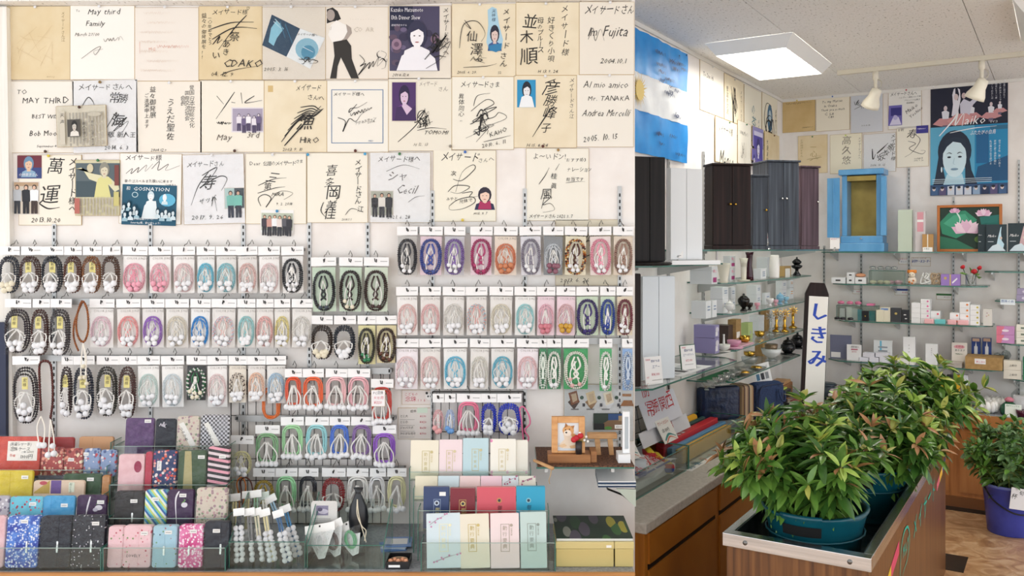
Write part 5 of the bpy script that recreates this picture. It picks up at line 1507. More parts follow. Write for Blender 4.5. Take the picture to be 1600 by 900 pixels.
# shelf with photo frames
SY = 3.10
SZ = at(900, 727, SY).z
t = thing('display_shelf', 'shelf with woven brown mat holding photo frames', 'shelf', (at(912, 0, SY).x, SY, SZ))
X0, X1 = at(838, 0, SY).x - t.location.x, at(991, 0, SY).x - t.location.x
mb = MB(); mb.box(X0, X1, 0, WY - SY - .001, -.012, -.006, 'glass'); mb.box(X0, X1, -.002, 0, -.012, -.006, GE); mb.build('glass_board', t)
mb = MB(); mb.box(X0 + .004, X1, -.004, WY - SY - .03, -.0055, .0, 'weave'); mb.build('woven_mat', t)
for xx in (X0 + .03, X1 - .08): mb = MB(); mb.box(xx, xx + .012, .02, WY - SY - .001, -.03, -.0125, '#c3c6c6/.3/.6'); mb.build('bracket', t)
def on_shelf(name, label, cat, x, Yd, rz=0):
 q = at(x, 0, Yd); return thing(name, label, cat, (q.x, Yd, SZ + .0006), math.radians(rz))
k = 3.15 / F
t = on_shelf('framed_photo', 'light wood photo frame with a dog picture on a brown base', 'photo frame', 888, 3.15)
mb = MB(); mb.box(-32 * k, 34 * k, -.02, .05, 0, 13 * k, 'mid_wood'); mb.box(35 * k, 44 * k, -.01, .06, 0, 17 * k, 'mid_wood'); mb.build('base_block', t)
w, h0, h1 = 26 * k, 13.5 * k, 70 * k
fw = 9.5 * k
fr = MB()
for b in ((-w, -w + fw, h0, h1), (w - fw, w, h0, h1), (-w + fw, w - fw, h1 - fw, h1), (-w + fw, w - fw, h0, h0 + 3 * k)): fr.box(b[0], b[1], .0, .02, b[2], b[3], 'frame_wood')
fr.build('wood_frame', t, False, None, .0015)
a = Art(0, h1, k, .009, 0, 0)
a.r(-17, 9, 17, 54, '#e3e9ee'); a.r(-17, 42, 17, 54, '#d3dde6')
a.p([(-8, 50), (-14, 44), (-6, 36), (-8, 26), (-4, 20), (8, 22), (14, 34), (16, 44), (8, 50)], '#ecdcc6'); a.p([(2, 24), (16, 30), (17, 46), (10, 40)], '#cf9a62'); a.e(0, 22, 9, 8, '#d9a46a'); a.p([(-6, 18), (-4, 10), (0, 15)], '#a8703c'); a.p([(4, 15), (10, 14), (8, 20)], '#b57c46'); a.e(-1, 26, 6, 5, '#f2e6d6'); a.e(-4, 21, 1, 1, '#2a1c14'); a.e(2, 20, 1, 1, '#2a1c14'); a.e(-3, 25, 1.6, 1.2, '#1e1614'); a.p([(-16, 46), (-6, 42), (-2, 46), (-10, 49)], '#e3c49c'); a.p([(2, 46), (12, 44), (14, 49), (4, 50)], '#d9b384')
a.build('dog_photo', t)
q = at(905, 0, 3.12)
t = thing('bud_vase', 'small black bud vase with red and white flowers on the frame base', 'vase', (q.x, 3.142, SZ + 13 * k + .001))
mb = MB(); mb.lathe([(.012, 0), (.012, .045)], '#2b2728/.4', n=12); mb.build('vase_body', t, True)
for i, (a, b, c) in enumerate(((-.008, .058, '#b81e2e/.6'), (.006, .066, '#c2242f/.6'), (-.018, .052, '#c2242f/.6'))):
 mb = MB(); mb.tube([(0, 0, .04), (a, -.004, b - .004)], .001, 'stem_green', 4); mb.ball((a, -.006, b), .011, c, 8, 5); mb.build('red_flower', t, True)
for i, (a, b) in enumerate(((.02, .05), (.032, .046), (.004, .075), (.026, .062))):
 mb = MB(); mb.tube([(0, 0, .04), (a, -.004, b)], .0008, 'stem_green', 4); mb.ball((a, -.006, b), .005, '#f4f2ee/.6', 7, 5); mb.build('white_bud', t, True)
t = on_shelf('wooden_easel', 'small pale wooden stand with a slatted top behind the photo frame', 'wooden stand', 946, 3.26)
k2 = 3.26 / F
mb = MB(); mb.box(-28 * k2, 18 * k2, -.01, .03, 25 * k2, 33 * k2, 'light_wood'); mb.build('top_bar', t, False, None, .003)
for a0, a1 in ((-14, -8), (6, 14)): mb = MB(); mb.prism([(a0 * k2, 0), ((a0 + 7) * k2, 0), ((a0 + 5) * k2, 25 * k2), ((a0 - 3) * k2, 25 * k2)], -.006, .01, 'light_wood'); mb.build('leg', t)
t = on_shelf('framed_photo', 'white photo frame standing on a white base at the end of the shelf', 'photo frame', 975, 3.15)
mb = MB(); mb.box(-10 * k, 9 * k, -.02, .05, 0, 13 * k, '#eef1f3/.5'); mb.build('base_block', t)
mb = MB()
for b in ((-2, 1, 13.5, 78), (7, 9, 13.5, 78), (1, 7, 70, 78), (1, 7, 13.5, 20)): mb.box(b[0] * k, b[1] * k, 0, .02, b[2] * k, b[3] * k, '#f0f3f5/.5')
mb.build('white_frame', t); mb = MB(); mb.box(1 * k, 7 * k, .008, .012, 20 * k, 70 * k, '#c3cbd0/.4'); mb.build('picture', t)
def d(a):
 for i, (x, c) in enumerate(((897, '#7a4a2c'), (924, '#cdbb96'), (951, '#ded6c2'))):
  a.p([(x - 10, 628), (x, 640), (x + 9, 627), (x, 620)], ['#4a3a32', '#8a6b48', '#d3d6d8'][i]); a.p([(x - 9, 614), (x + 4, 610), (x + 8, 628), (x - 4, 633)], c); a.p([(x - 5, 616), (x + 3, 614), (x + 5, 625), (x - 2, 629)], '#b9a488'); a.e(x + 12, 621, 3, 3, '#2c4a3a'); a.r(x + 13, 630, x + 17, 635, '#35353d')
 a.r(972, 615, 986, 619, '#9a6a40'); a.p([(969, 634), (974, 625), (987, 625), (990, 634)], '#8a5c36')
 for i in range(3): a.r(892 + i * 24, 638, 904 + i * 24, 640, '#77787a')
 a.r(927, 645, 981, 671, '#2b3a30'); a.r(950, 646, 978, 657, '#2a4a7a'); a.p([(940, 662), (950, 656), (981, 655), (981, 671), (945, 671)], '#7a5f44'); a.r(966, 649, 974, 657, '#a08a6c'); a.e(950, 668, 6, 2.5, '#4f8a3c'); a.r(928, 661, 944, 670, '#232325'); a.r(960, 663, 980, 669, '#f1f0ec'); a.t('¥20,000〜', 962, 664, 4.4, '#222', hand=0, sx=.75)
 for i in range(4): a.r(918, 674 + i * 3, 975 - i * 5, 675 + i * 3, '#8d8f90')
board(881, 600, 990, 689, '#c9cccc', 'grey product sheet picturing wooden memorial frames behind the photo frames', d, 0, [], 'product_sheet', 'poster', WY - .004, True, 'product sheets')
base = (at(850, 0, 3.08).x, 3.082, SZ + .0065)
t = thing('wooden_striker', 'padded wooden bell striker lying on the woven shelf edge', 'bell striker', base, math.radians(-62))
mb = MB(); mb.tube([(-.07, .0, .0), (-.02, 0, 0), (.06, 0, 0)], [.0055, .0058, .0062], 'light_wood', 8); mb.build('handle', t, True)
mb = MB(); mb.tube(catmull([(.05, 0, -.002), (.06, -.008, -.02), (.052, -.01, -.04), (.05, -.006, -.055)], 5), .0015, '#c9a878/.7', 4); mb.build('cord', t, True)
for i, (x, y) in enumerate(((834, 700), (841, 697), (838, 706), (828, 709))):
 pass
# lower corner: rolled booklets, magazine, gold boxes
QY = 3.2
t = thing('hanging_booklet', 'navy booklets hanging open over a black rod', 'booklet', at(962, 770, QY))
k = QY / F
for i in range(4):
 mb = MB(); c = ['#e9ebec/.5', '#22405f/.4', '#dfe3e6/.5', '#1d3a5c/.4'][i]
 z = (4 - i) * .006
 mb.add([(-30 * k, -.06, .03 + z), (28 * k, -.06, .03 + z), (28 * k, .05, .05 + z), (-30 * k, .05, .05 + z), (-30 * k, -.06, .034 + z), (28 * k, -.06, .034 + z), (28 * k, .05, .054 + z), (-30 * k, .05, .054 + z)], [(3, 2, 1, 0), (4, 5, 6, 7), (0, 1, 5, 4), (1, 2, 6, 5), (2, 3, 7, 6), (3, 0, 4, 7)], c)
 mb.build('cover' if i % 2 else 'page_block', t)
mb = MB(); mb.prism([(-2 * k, .03), (28 * k, .028), (28 * k, -.035), (20 * k, -.02)], -.058, -.05, '#b9c2b4/.5'); mb.build('drooping_pages', t)
mb = MB(); mb.tube([(-14 * k, -.03, .022), (10 * k, -.03, .0), (26 * k, -.03, -.03)], .004, '#1c1c1e/.3', 6); mb.tube([(-14 * k, -.03, .022), (-14 * k, WY - QY - .001, .022)], .003, '#1c1c1e/.3', 6); mb.build('rod', t)
gx0, gx1 = at(869, 0, 2.96).x, at(960, 0, 2.96).x
for x0, x1, nm in ((869, 959, 'long gold gift box with a price sticker on the ledge'), (961, 990, 'short gold gift box at the end of the ledge')):
 a0, a1 = at(x0, 0, 2.95).x, at(x1, 0, 2.95).x
 t = thing('gift_box', nm, 'box', ((a0 + a1) / 2, 2.95, LZ + .0006))
 w = (a1 - a0) / 2
 mb = MB(); mb.box(-w, w, 0, .2, 0, .06, '#cdbb7c/.35/.25'); mb.build('box_body', t, False, None, .002)
 mb = MB(); mb.box(-w - .0015, w + .0015, -.0015, .2015, .0605, .084, '#d6c68a/.35/.25'); mb.build('lid', t, False, None, .002)
 if x0 < 900: mb = MB(); mb.box(w - .025, w - .008, -.003, -.0016, .066, .074, '#f1efe8'); mb.build('price_sticker', t)
t = thing('magazine', 'dark green glossy magazine lying on the gold gift boxes', 'magazine', ((gx0 + at(990, 0, 2.95).x) / 2, 2.96, LZ + .0852))
mat_dots('leafy_print', '#24382c', ['#3f6a3a', '#55505f', '#2a4a30', '#8a8f86', '#a9a23c'], 26, .5)
w = (at(988, 0, 2.96).x - gx0) / 2
mb = MB(); mb.box(-w, w, 0, .25, 0, .008, '#d9dad6/.5'); mb.box(-w - .001, w + .001, -.001, .251, .008, .0095, 'leafy_print'); mb.build('pages', t)
# ================================================================ the shop beyond the panel
CZ = .62                      # counter height
CU = -1.39                    # front of the counter along the wall
def fix(o):
 o.rotation_euler = (0, 0, BROT); return o
v0c = onZ(1018, 820, CZ)[1]
t = thing('shop_counter', 'long low counter with grey top and orange-brown wood front', 'counter', (0, 0, 0), BROT)
mb = MB(); mb.box(UW + .001, CU, v0c, VW - .46, CZ - .045, CZ, 'counter_top'); mb.build('worktop', t, False, None, .006)
mb = MB(); mb.box(UW + .001, CU - .012, v0c + .012, VW - .46, .0, CZ - .046, 'counter_wood'); mb.build('cabinet_body', t)
for i in range(4):
 a = v0c + .04 + i * .85
 mb = MB(); mb.box(CU - .0115, CU - .004, a, a + .8, .06, CZ - .2, 'counter_wood'); mb.build('door_panel', t)
 mb = MB(); mb.box(CU - .0118, CU - .0112, a, a + .8, CZ - .198, CZ - .175, '#15100c/.6'); mb.build('finger_groove', t)
 mb = MB(); mb.box(CU - .0115, CU - .002, a, a + .8, CZ - .172, CZ - .05, 'counter_wood'); mb.build('drawer_front', t)
t = thing('shop_counter', 'low wood-panelled counter with speckled grey top behind the blue bucket', 'counter', (0, 0, 0), BROT)
mb = MB(); mb.box(UW + .001, 4.0, VW - .44, VW - .001, CZ - .03, CZ, 'grey_top'); mb.build('worktop', t)
mb = MB(); mb.box(UW + .001, 4.0, VW - .455, VW - .4405, CZ - .085, CZ + .001, 'panel_wood'); mb.build('edge_band', t)
mb = MB(); mb.box(UW + .001, 4.0, VW - .43, VW - .001, 0, CZ - .031, 'panel_wood'); mb.build('cabinet_body', t)
for i in range(7):
 mb = MB(); a = -1.2 + i * .62; mb.box(a, a + .56, VW - .438, VW - .4302, .1, CZ - .1, 'panel_wood'); mb.build('door_panel', t)
mb = MB(); mb.box(UW + .001, 4.0, VW - .45, VW - .431, 0, .07, '#7d4c24/.5'); mb.build('toe_kick', t)

# ---------------------------------------------------------------- ceiling lights
m_, nt, b = new_mat('diffuser')
b.inputs['Base Color'].default_value = (1, 1, 1, 1)
b.inputs['Emission Color'].default_value = lin('#fffaf0')
b.inputs['Emission Strength'].default_value = 9
def ceiling_light(u0, u1, v0, v1, label):
 t = thing('ceiling_light', label, 'ceiling light', RW((u0 + u1) / 2, (v0 + v1) / 2, CEIL), BROT, 'square ceiling lights')
 a, c = (u1 - u0) / 2, (v1 - v0) / 2
 mb = MB()
 for s in (-1, 1):
  mb.add([(s * a, -c, -.0005), (s * a, c, -.0005), (s * (a - .05), c - .05, -.068), (s * (a - .05), -c + .05, -.068), (s * (a - .05), c - .05, -.03), (s * (a - .05), -c + .05, -.03)], [(0, 1, 2, 3), (3, 2, 4, 5)], '#eeeeec/.4')
  mb.add([(-a, s * c, -.0005), (a, s * c, -.0005), (a - .05, s * (c - .05), -.068), (-a + .05, s * (c - .05), -.068), (a - .05, s * (c - .05), -.03), (-a + .05, s * (c - .05), -.03)], [(0, 1, 2, 3), (3, 2, 4, 5)], '#eeeeec/.4')
 mb.build('housing', t)
 mb = MB(); mb.box(-a + .051, a - .051, -c + .051, c - .051, -.05, -.045, 'diffuser'); mb.build('diffuser', t)
 for i in range(7):
  y = -c + .051 + (2 * c - .1) * (i + .5) / 7
  mb = MB(); mb.box(-a + .051, a - .051, y, y + .003, -.066, -.0505, '#f4f4f2/.4'); mb.build('louvre', t)
ceiling_light(-1.72, -1.23, 4.78, 5.72, 'glowing square ceiling light over the dark wooden altars')
ceiling_light(-.2, .29, 4.70, 5.64, 'square ceiling light at the far end of the spotlight rail')
t = thing('light_rail', 'cream spotlight rail running along the ceiling', 'light rail', RW(.3, 5.98, CEIL), BROT)
mb = MB(); mb.box(-1.55, 1.4, -.016, .016, -.028, -.0005, '#d9d3c2/.5'); mb.build('rail', t)
def spot(x, label, aim, xh):
 u, z = onV(x, 150, 5.98)
 t = thing('spotlight', label, 'spotlight', RW(u, 5.98, CEIL - .0285), BROT, 'spotlights on the ceiling rail')
 c = '#e6e0cf/.4'
 mb = MB(); mb.lathe([(.018, 0), (.018, -.05), (.011, -.055), (.011, -.11)], c, n=12); mb.build('stem', t, True)
 mb = MB(); mb.tube(catmull([(.012, 0, -.05), (.035, 0, -.07), (.03, 0, -.1), (.01, 0, -.115)], 4), .003, '#bcb6a6/.5', 5); mb.build('cable', t, True)
 mb = MB(); mb.lathe([(.0, .03), (.03, .022), (.034, 0), (.036, -.03), (.055, -.075), (.058, -.1), (.052, -.1), (.046, -.075)], c, n=16, cap=False)
 o = mb.build('lamp_head', t, True); o.location = (0, 0, -.135); o.rotation_euler = aim
 mb = MB(); mb.ball((0, 0, 0), .036, '#f6f3ea/.3', 12, 6, (1, 1, .5)); q = mb.build('bulb', o, True); q.location = (0, 0, -.085)
spot(1368, 'cream spotlight hanging beside the glowing ceiling light', (.35, .45, 0), 0)
spot(1534, 'cream spotlight pointing at the dancer poster', (.2, .45, 0), 0)

# ---------------------------------------------------------------- boards on the two shop walls
def wboard(side, x0, x1, y0, y1, col, label, fn=None, pins=(), name='signature_board', cat='signature board', th=.003, sleeve=False, off=.001, group='autograph boards on the shop walls'):
 if side == 'L':
  va, z1 = onU(x0, y0, UW + off); vb, _ = onU(x1, y0, UW + off); z0 = onU(x0, y1, UW + off)[1]
  w = vb - va; loc = RW(UW + off, va, z0); rz = LROT
 else:
  va, z1 = onV(x0, y0, VW - off); vb, _ = onV(x1, y0, VW - off); z0 = onV(x0, y1, VW - off)[1]
  w = vb - va; loc = RW(va, VW - off, z0); rz = BROT
 h = z1 - z0
 t = thing(name, label, cat, loc, rz, group)
 mb = MB(); mb.box(0, w, -th, 0, 0, h, '#b79a62/.5'); mb.flat([(.002, .002), (w - .002, .002), (w - .002, h - .002), (.002, h - .002)], -th - .0003, col); mb.build('card', t)
 a = Art(0, h, w / 100, -th - .0004, 0, 0, seed=int(x0)); a.H = h / w * 100; a.t0, a.w = t, w
 if name == 'film_poster': a.vs = a.H / 138
 a.mp = MB()
 if fn: fn(a); a.build('lettering', t)
 for px, c in pins: pin(t, w * px, h - .012, c)
 if sleeve: film_at(t, 0, w, 0, h, -th - .004)
 return t
def film_at(t, x0, x1, z0, z1, y, n=4):
 rd = random.Random(int(x1 * 991))
 mb = MB()
 vs = [(x0 + (x1 - x0) * i / n, y - rd.random() * .004, z0 + (z1 - z0) * j / n) for j in range(n + 1) for i in range(n + 1)]
 mb.add(vs, [(j * (n + 1) + i, j * (n + 1) + i + 1, (j + 1) * (n + 1) + i + 1, (j + 1) * (n + 1) + i) for j in range(n) for i in range(n)], 'film')
 mb.build('clear_sleeve', t, True)
def d(a): a.t('To Dan Hi.', 12, 14, 9); [a.word(25, 45 + i * 12, 45, 7, i, .8, '#c9c1b4') for i in range(3)]
wboard('L', 1093, 1130, 92, 171, '#efe9df', "pale signature board reading 'To Dan' beside the flag", d, [(.5, PW)])
def d(a): a.t('誉国際交流', 10, 20, 9, vert=True); a.sc(30, 8, 40, 90, 41, 5, 2); a.t('メイサードさん', 82, 15, 8, '#7a6a4a', vert=True); a.sc(25, 80, 60, 40, 42, 3, 2)
wboard('L', 1131, 1161, 114, 186, 'aged2', 'tan wall board with a zigzag vertical signature', d, [(.5, PW)])
def d(a): a.t('の茶米の', 40, 25, 24, '#4a7a84', vert=True); a.t('メイサード様', 78, 50, 9, '#4a7a84', vert=True)
wboard('L', 1162, 1189, 131, 194, '#ebe5d3', 'cream wall board with teal brush characters', d)
def d(a): a.e(50, 42, 17, 26, '#3d6a8a'); a.e(50, 38, 9, 11, '#b9cdd6'); a.sc(5, 20, 90, 100, 44, 9, 2.2); a.t('メイサード', 82, 20, 10, vert=True)
wboard('L', 1190, 1214, 143, 207, '#e9e2cf', 'wall board with an oval blue portrait and dense strokes', d)
def d(a): a.t('メイサード様', 12, 10, 14, sx=.8); a.t('Meguo', 14, 45, 36, sh=.3, sx=.65); a.e(70, 90, 14, 16, '#2a2624'); a.e(70, 90, 13, 15, '#efe8d6'); a.s([(62, 94), (70, 100), (78, 93)], 1.6); a.s([(66, 82), (66, 88)], 1.6); a.s([(74, 82), (74, 88)], 1.6); a.t('2007.6.23', 45, 112, 8)
wboard('L', 1117, 1151, 181, 252, '#f0eada', "wall board reading 'Meguo' with a hand-drawn smiling face", d, [(.6, PG)], off=.006)
def d(a): a.word(15, 20, 60, 12, 3, 1.5, '#8a8478'); a.sc(15, 40, 60, 70, 46, 3, 1.4, '#8a8478')
wboard('L', 1152, 1173, 187, 255, '#efeadd', 'wall board with pale grey thin signature', d, [(.6, PG)], off=.006)
def d(a): a.p([(10, 20), (90, 15), (95, 90), (15, 100)], '#4a3f9a'); a.bust(52, 30, 50, 75, '#2a2470', '#dcd9ee', '#5a52aa'); a.r(10, 12, 90, 24, '#cfcbe6')
wboard('L', 1175, 1192, 196, 228, '#8f8ac0', 'tilted violet photo on the shop wall above its smaller twin', d, name='photo_print', cat='photo', off=.01, group='violet photos on the shop wall')
wboard('L', 1174, 1181, 231, 250, '#6a63b0', 'tiny violet photo on the shop wall under the larger one', lambda a: a.bust(50, 40, 60, 100, '#2a2470', '#dcd9ee', '#5a52aa'), name='photo_print', cat='photo', off=.014, group='violet photos on the shop wall')
def d(a): a.t('大衆演劇', 12, 15, 11, vert=True); a.sc(40, 25, 40, 90, 48, 5, 2)
wboard('L', 1194, 1217, 204, 255, 'aged', 'dark tan wall board close to the wall corner', d, [(.6, '#6a3a2a/.4')], off=.006)
mat_noise('aged_dark', [(.3, '#c9ab74'), (.7, '#d6bb88')], (8, 8, 8), 6, .75)
def d(a): a.word(8, 8, 80, 8, 5, .8, '#8a7348'); a.word(60, 88, 34, 5, 6, .8, '#8a7348')
wboard('B', 1223, 1274, 157, 208, 'aged_dark', 'dark tan nearly blank wall board under a yellow pin', d, [(.45, '#d9c63f/.3')])
def d(a): a.t('Hello 五', 30, 2, 9); a.t('To my Maries', 18, 14, 11, sx=.9); a.t('in Osaka', 24, 27, 11, sx=.9); a.t('Thank you so much', 16, 40, 10, sx=.8); a.t('C. Lis', 26, 52, 11); a.t('C80', 36, 62, 10)
wboard('B', 1275, 1328, 151, 206, '#ece4d2', "wall board reading 'Thank you so much' under a blue pin", d, [(.5, '#3f6fc0/.3')])
def d(a): a.s([(12, 30), (16, 42), (26, 26), (18, 38), (30, 44), (40, 36), (52, 34)], 1.5, '#4a4a52'); a.t('Kenyo', 20, 30, 14, '#4a4a52', sh=.3); a.s([(12, 56), (40, 44), (66, 40)], 1.3, '#4a4a52'); a.t('Tanner', 30, 48, 10, '#4a4a52', rot=10); a.t('2012.10.28', 34, 108, 6)
wboard('B', 1329, 1380, 145, 209, '#dadde4', 'wall board in a shiny wrinkled bag beside the spotlight', d, sleeve=True)
def d(a):
 a.t('メイサードさんへ', 6, 10, 14, sx=.72); a.t('ハレヴィー誕生パック展', 32, 26, 6); a.t('アマンドのお菓子', 48, 36, 6); a.t('岩井知可', 55, 45, 6); a.t('Maiko', 48, 74, 16, rot=35, sh=.3); a.t('Yoshino', 60, 90, 14, rot=38, sh=.3)
 a.p([(2, 52), (42, 52), (42, 118), (0, 118)], '#6a62b0'); a.r(8, 60, 40, 86, '#2f2a7a'); a.p([(4, 116), (18, 84), (32, 92), (40, 116)], '#d9d5ee'); a.e(22, 92, 7, 8, '#b9b2de')
wboard('B', 1388, 1440, 141, 203, '#eae8e4', 'wall board under a red pin with a violet dancer photo', d, [(.55, '#b8304a/.3')])
def d(a): a.t('江戸時代ちゃん', 8, 12, 9, '#a08a5c', vert=True); a.t('一心', 40, 30, 24, '#b59c68', vert=True); a.sc(30, 70, 60, 20, 51, 4, 1.2, '#a08a5c')
wboard('B', 1247, 1293, 213, 272, 'aged', 'tan wall board with very faint characters under a green pin', d, [(.5, PG)])
def d(a): a.t('高久悠', 36, 10, 28, '#8a8272', vert=True, adv=1.15); a.t('メイサードさんへ', 88, 14, 9, '#8a8272', vert=True)
wboard('B', 1297, 1347, 211, 272, '#ebe4ce', 'cream wall board with grey vertical characters above the blue altar', d, [(.5, '#cfe06a/.3')])
def d(a): a.s([(28, 50), (30, 84), (38, 68)], 3.2); a.t('坂本恵', 34, 78, 24, rot=38, hand=2); a.s([(42, 66), (60, 50), (76, 34)], 3.5); a.t('メイサード様', 84, 6, 15, vert=True, adv=.95); a.t('2016. 10. 12', 22, 100, 9, sh=.3)
wboard('B', 1349, 1400, 210, 270, '#e9eaec', 'bagged white wall board with thick black slanting brush strokes', d, sleeve=True)
def d(a): a.t('寿', 30, 12, 34, sh=.3); a.s([(60, 30), (74, 50), (50, 88), (26, 104)], 1.6); a.s([(36, 50), (60, 60), (40, 76), (78, 96), (90, 86), (76, 84)], 1.6); a.t('お祝', 3, 6, 10); a.t('いの好き', 55, 108, 7); a.t('2016. 9. 24', 55, 115, 6); a.p([(62, 0), (99, 0), (99, 26), (62, 26)], '#3a3590'); a.word(66, 8, 26, 5, 4, 1, '#cfcbe6')
wboard('B', 1401, 1451, 199, 262, '#efeadb', 'white wall board with a violet card at its corner, next to the poster', d, [])
# dancer poster
def d(a):
 a.r(0, 0, 100, 53, '#10152f')
 for x, y, s in ((20, 30, 1), (54, 28, .8), (79, 29, .8), (90, 28, .55)): a.p([(x - 17 * s, y + 19 * s), (x - 8 * s, y + 12 * s), (x + 8 * s, y + 12 * s), (x + 17 * s, y + 19 * s), (x + 6 * s, y + 22 * s), (x - 6 * s, y + 22 * s)], '#c98f92'); a.p([(x - 4 * s, y + 13 * s), (x - 5 * s, y + 4 * s), (x, y + 2 * s), (x + 5 * s, y + 5 * s), (x + 4 * s, y + 13 * s)], '#dfe0ea'); a.e(x, y, 2.4 * s, 3.2 * s, '#cfc0c6'); a.r(x - 4 * s, y + 21 * s, x + 3 * s, y + 26 * s, '#6a5f78')
 a.p([(28, 40), (30, 26), (29, 14), (31, 7), (33, 6), (33, 16), (36, 22), (38, 14), (36, 6), (39, 8), (40, 20), (37, 34), (38, 42)], '#e6e4ee'); a.e(34, 17, 2.8, 4, '#d8c6c8'); a.p([(40, 42), (39, 26), (44, 20), (52, 24), (64, 16), (66, 19), (54, 30), (51, 42)], '#cfcede'); a.e(44, 16, 2.8, 3.6, '#cbb6b6'); a.p([(22, 46), (34, 38), (48, 38), (60, 47), (44, 52), (30, 52)], '#d99c9c')
 a.r(0, 53, 100, 134, '#1b86b8'); a.r(0, 53, 58, 134, '#5aa9cc'); a.r(60, 62, 76, 100, '#0f5f92'); a.p([(62, 104), (100, 92), (100, 122), (58, 122)], '#12507c'); a.r(78, 55, 100, 60, '#2a6a8c')
 a.e(32, 84, 22, 26, '#16263c', 24); a.p([(12, 84), (6, 118), (2, 130), (22, 128), (16, 100)], '#16263c'); a.p([(50, 84), (54, 108), (62, 126), (46, 128), (46, 100)], '#16263c'); a.p([(22, 112), (42, 112), (46, 128), (16, 128)], '#b9dcea'); a.e(32, 92, 15.5, 24, '#cfe6f0', 22); a.p([(17, 86), (20, 70), (33, 66), (46, 70), (48, 84), (40, 74), (30, 72), (22, 78)], '#1b2c42')
 for s in (-1, 1): a.e(32 + s * 7, 91, 2.6, 1.2, '#23344a'); a.s([(32 + s * 3.5, 87), (32 + s * 7, 85.5), (32 + s * 10.5, 87)], 1, '#2c3c50'); a.e(32 + s * 7, 91, 1.1, 1.1, '#0f1a28')
 a.s([(32, 92), (30.6, 99), (33, 100)], .5, '#8fb4c6'); a.e(32, 106, 5, 1.5, '#7f9db4'); a.s([(27, 106), (32, 106.5), (37, 106)], .4, '#4f6d84'); a.e(15, 106, 1, 3.5, '#dff0f7')
 a.s([(12, 64), (30, 46), (36, 38), (33, 52), (44, 38), (42, 53)], 1.8, '#f4f5f7'); a.t('aiko', 44, 40, 15, '#f4f5f7', sh=.35, hand=.4, sx=1); a.s([(26, 61), (56, 57), (86, 56)], 1, '#f4f5f7'); a.t('マイコ', 77, 49, 3.4, '#f4f5f7', hand=0); a.t('ふたたびの白鳥', 52, 60, 6, '#f4f5f7', hand=.3, sh=.2, sx=.78)
 for i, s in enumerate(('世界に羽ばたく', '私の夢はひとつでは', '舞台にもう一度', 'そしてわたしは')): a.t(s, 94 - i * 5, 4, 2.8, '#dfe0ea', vert=True, hand=0)
 for i, s in enumerate(('母である私、新しい命と', '家族の愛と情熱を胸に', '私は舞台で生き続ける')): a.t(s, 88 - i * 5.5, 73, 3, '#e3eff5', vert=True, hand=0)
 a.r(0, 125, 100, 138, '#2a4a72')
 rd = random.Random(3)
 for i in range(9): a.p([(i * 11 + 1, 138), (i * 11 + 1, 128 + rd.uniform(-1, 3)), (i * 11 + 10, 127 + rd.uniform(-1, 3)), (i * 11 + 10, 138)], rd.choice(['#1c2c50', '#8fa9c6', '#3f5f8a', '#cfd6e2', '#5a5078'])); a.e(i * 11 + 5, 130, 2.2, 2.6, '#d8c9c6'); a.e(i * 11 + 5, 128.6, 2.3, 1.6, '#1a1c2a')
 for i in range(3): a.r(3, 118 + i * 2.2, 80, 118.6 + i * 2.2, '#cfe0ea')
wboard('B', 1454, 1575, 134, 306, '#10152f', "tall film poster 'Maiko' with swan dancers and a blue-tinted face", d, [(.04, PW), (.96, PW)], 'film_poster', 'poster', .001, group='posters')
# flag
def flag():
 v0, _ = onU(985, 40, UW + .004); v1, ztop = onU(1071, 85, UW + .004); _, zb = onU(1073, 256, UW + .004)
 v0 -= .28
 L, h = v1 - v0, ztop - zb
 t = thing('flag', 'light blue and white flag with a sun and signatures on the shop wall', 'flag', RW(UW + .004, v0, zb), LROT)
 nx, nz = 24, 10
 for q, (a, b, key, nm) in enumerate(((0, .345, 'flag_blue', 'blue_band'), (.345, .65, 'flag_white', 'white_band'), (.65, 1, 'flag_blue', 'blue_band'))):
  mb = MB()
  vs = [(L * i / nx, -.008 - .005 * math.sin(i * 1.9) - .003 * math.sin(i * .7 + j * .5), h * (a + (b - a) * j / nz)) for j in range(nz + 1) for i in range(nx + 1)]
  mb.add(vs, [(j * (nx + 1) + i, j * (nx + 1) + i + 1, (j + 1) * (nx + 1) + i + 1, (j + 1) * (nx + 1) + i) for j in range(nz) for i in range(nx)], key)
  mb.build(nm, t, True)
 a = Art(0, h, L / 100, -.018, 0, 0, seed=9)
 sx, H = 100 * (onU(996, 150, UW)[0] - v0) / L - 3, h / L * 100
 for i in range(24):
  an = 2 * math.pi * i / 24; r = 9.5 if i % 2 else 8
  a.p([(sx + 4.5 * math.cos(an - .11), H * .5 + 4.5 * math.sin(an - .11)), (sx + r * math.cos(an), H * .5 + r * math.sin(an)), (sx + 4.5 * math.cos(an + .11), H * .5 + 4.5 * math.sin(an + .11))], '#d6b65c')
 a.e(sx, H * .5, 5, 5, '#e3c66e', 20)
 a.build('sun', t)
 a = Art(0, h, L / 100, -.018, 0, 0, seed=10)
 rd = random.Random(12)
 for i in range(22):
  x, y = rd.uniform(52, 90), rd.uniform(.04, .95) * H
  if .62 * H < y < .75 * H: continue
  a.word(x, y, rd.uniform(7, 15), 2.4, i, .35, '#2b3f6a')
  if i % 3 == 0: a.sc(x, y - 3, 9, 6, i, 2, .4, '#2b3f6a')
 a.build('lettering', t)
 pin(t, L * .985, h * .985, '#2a2f3a/.4')
flag()
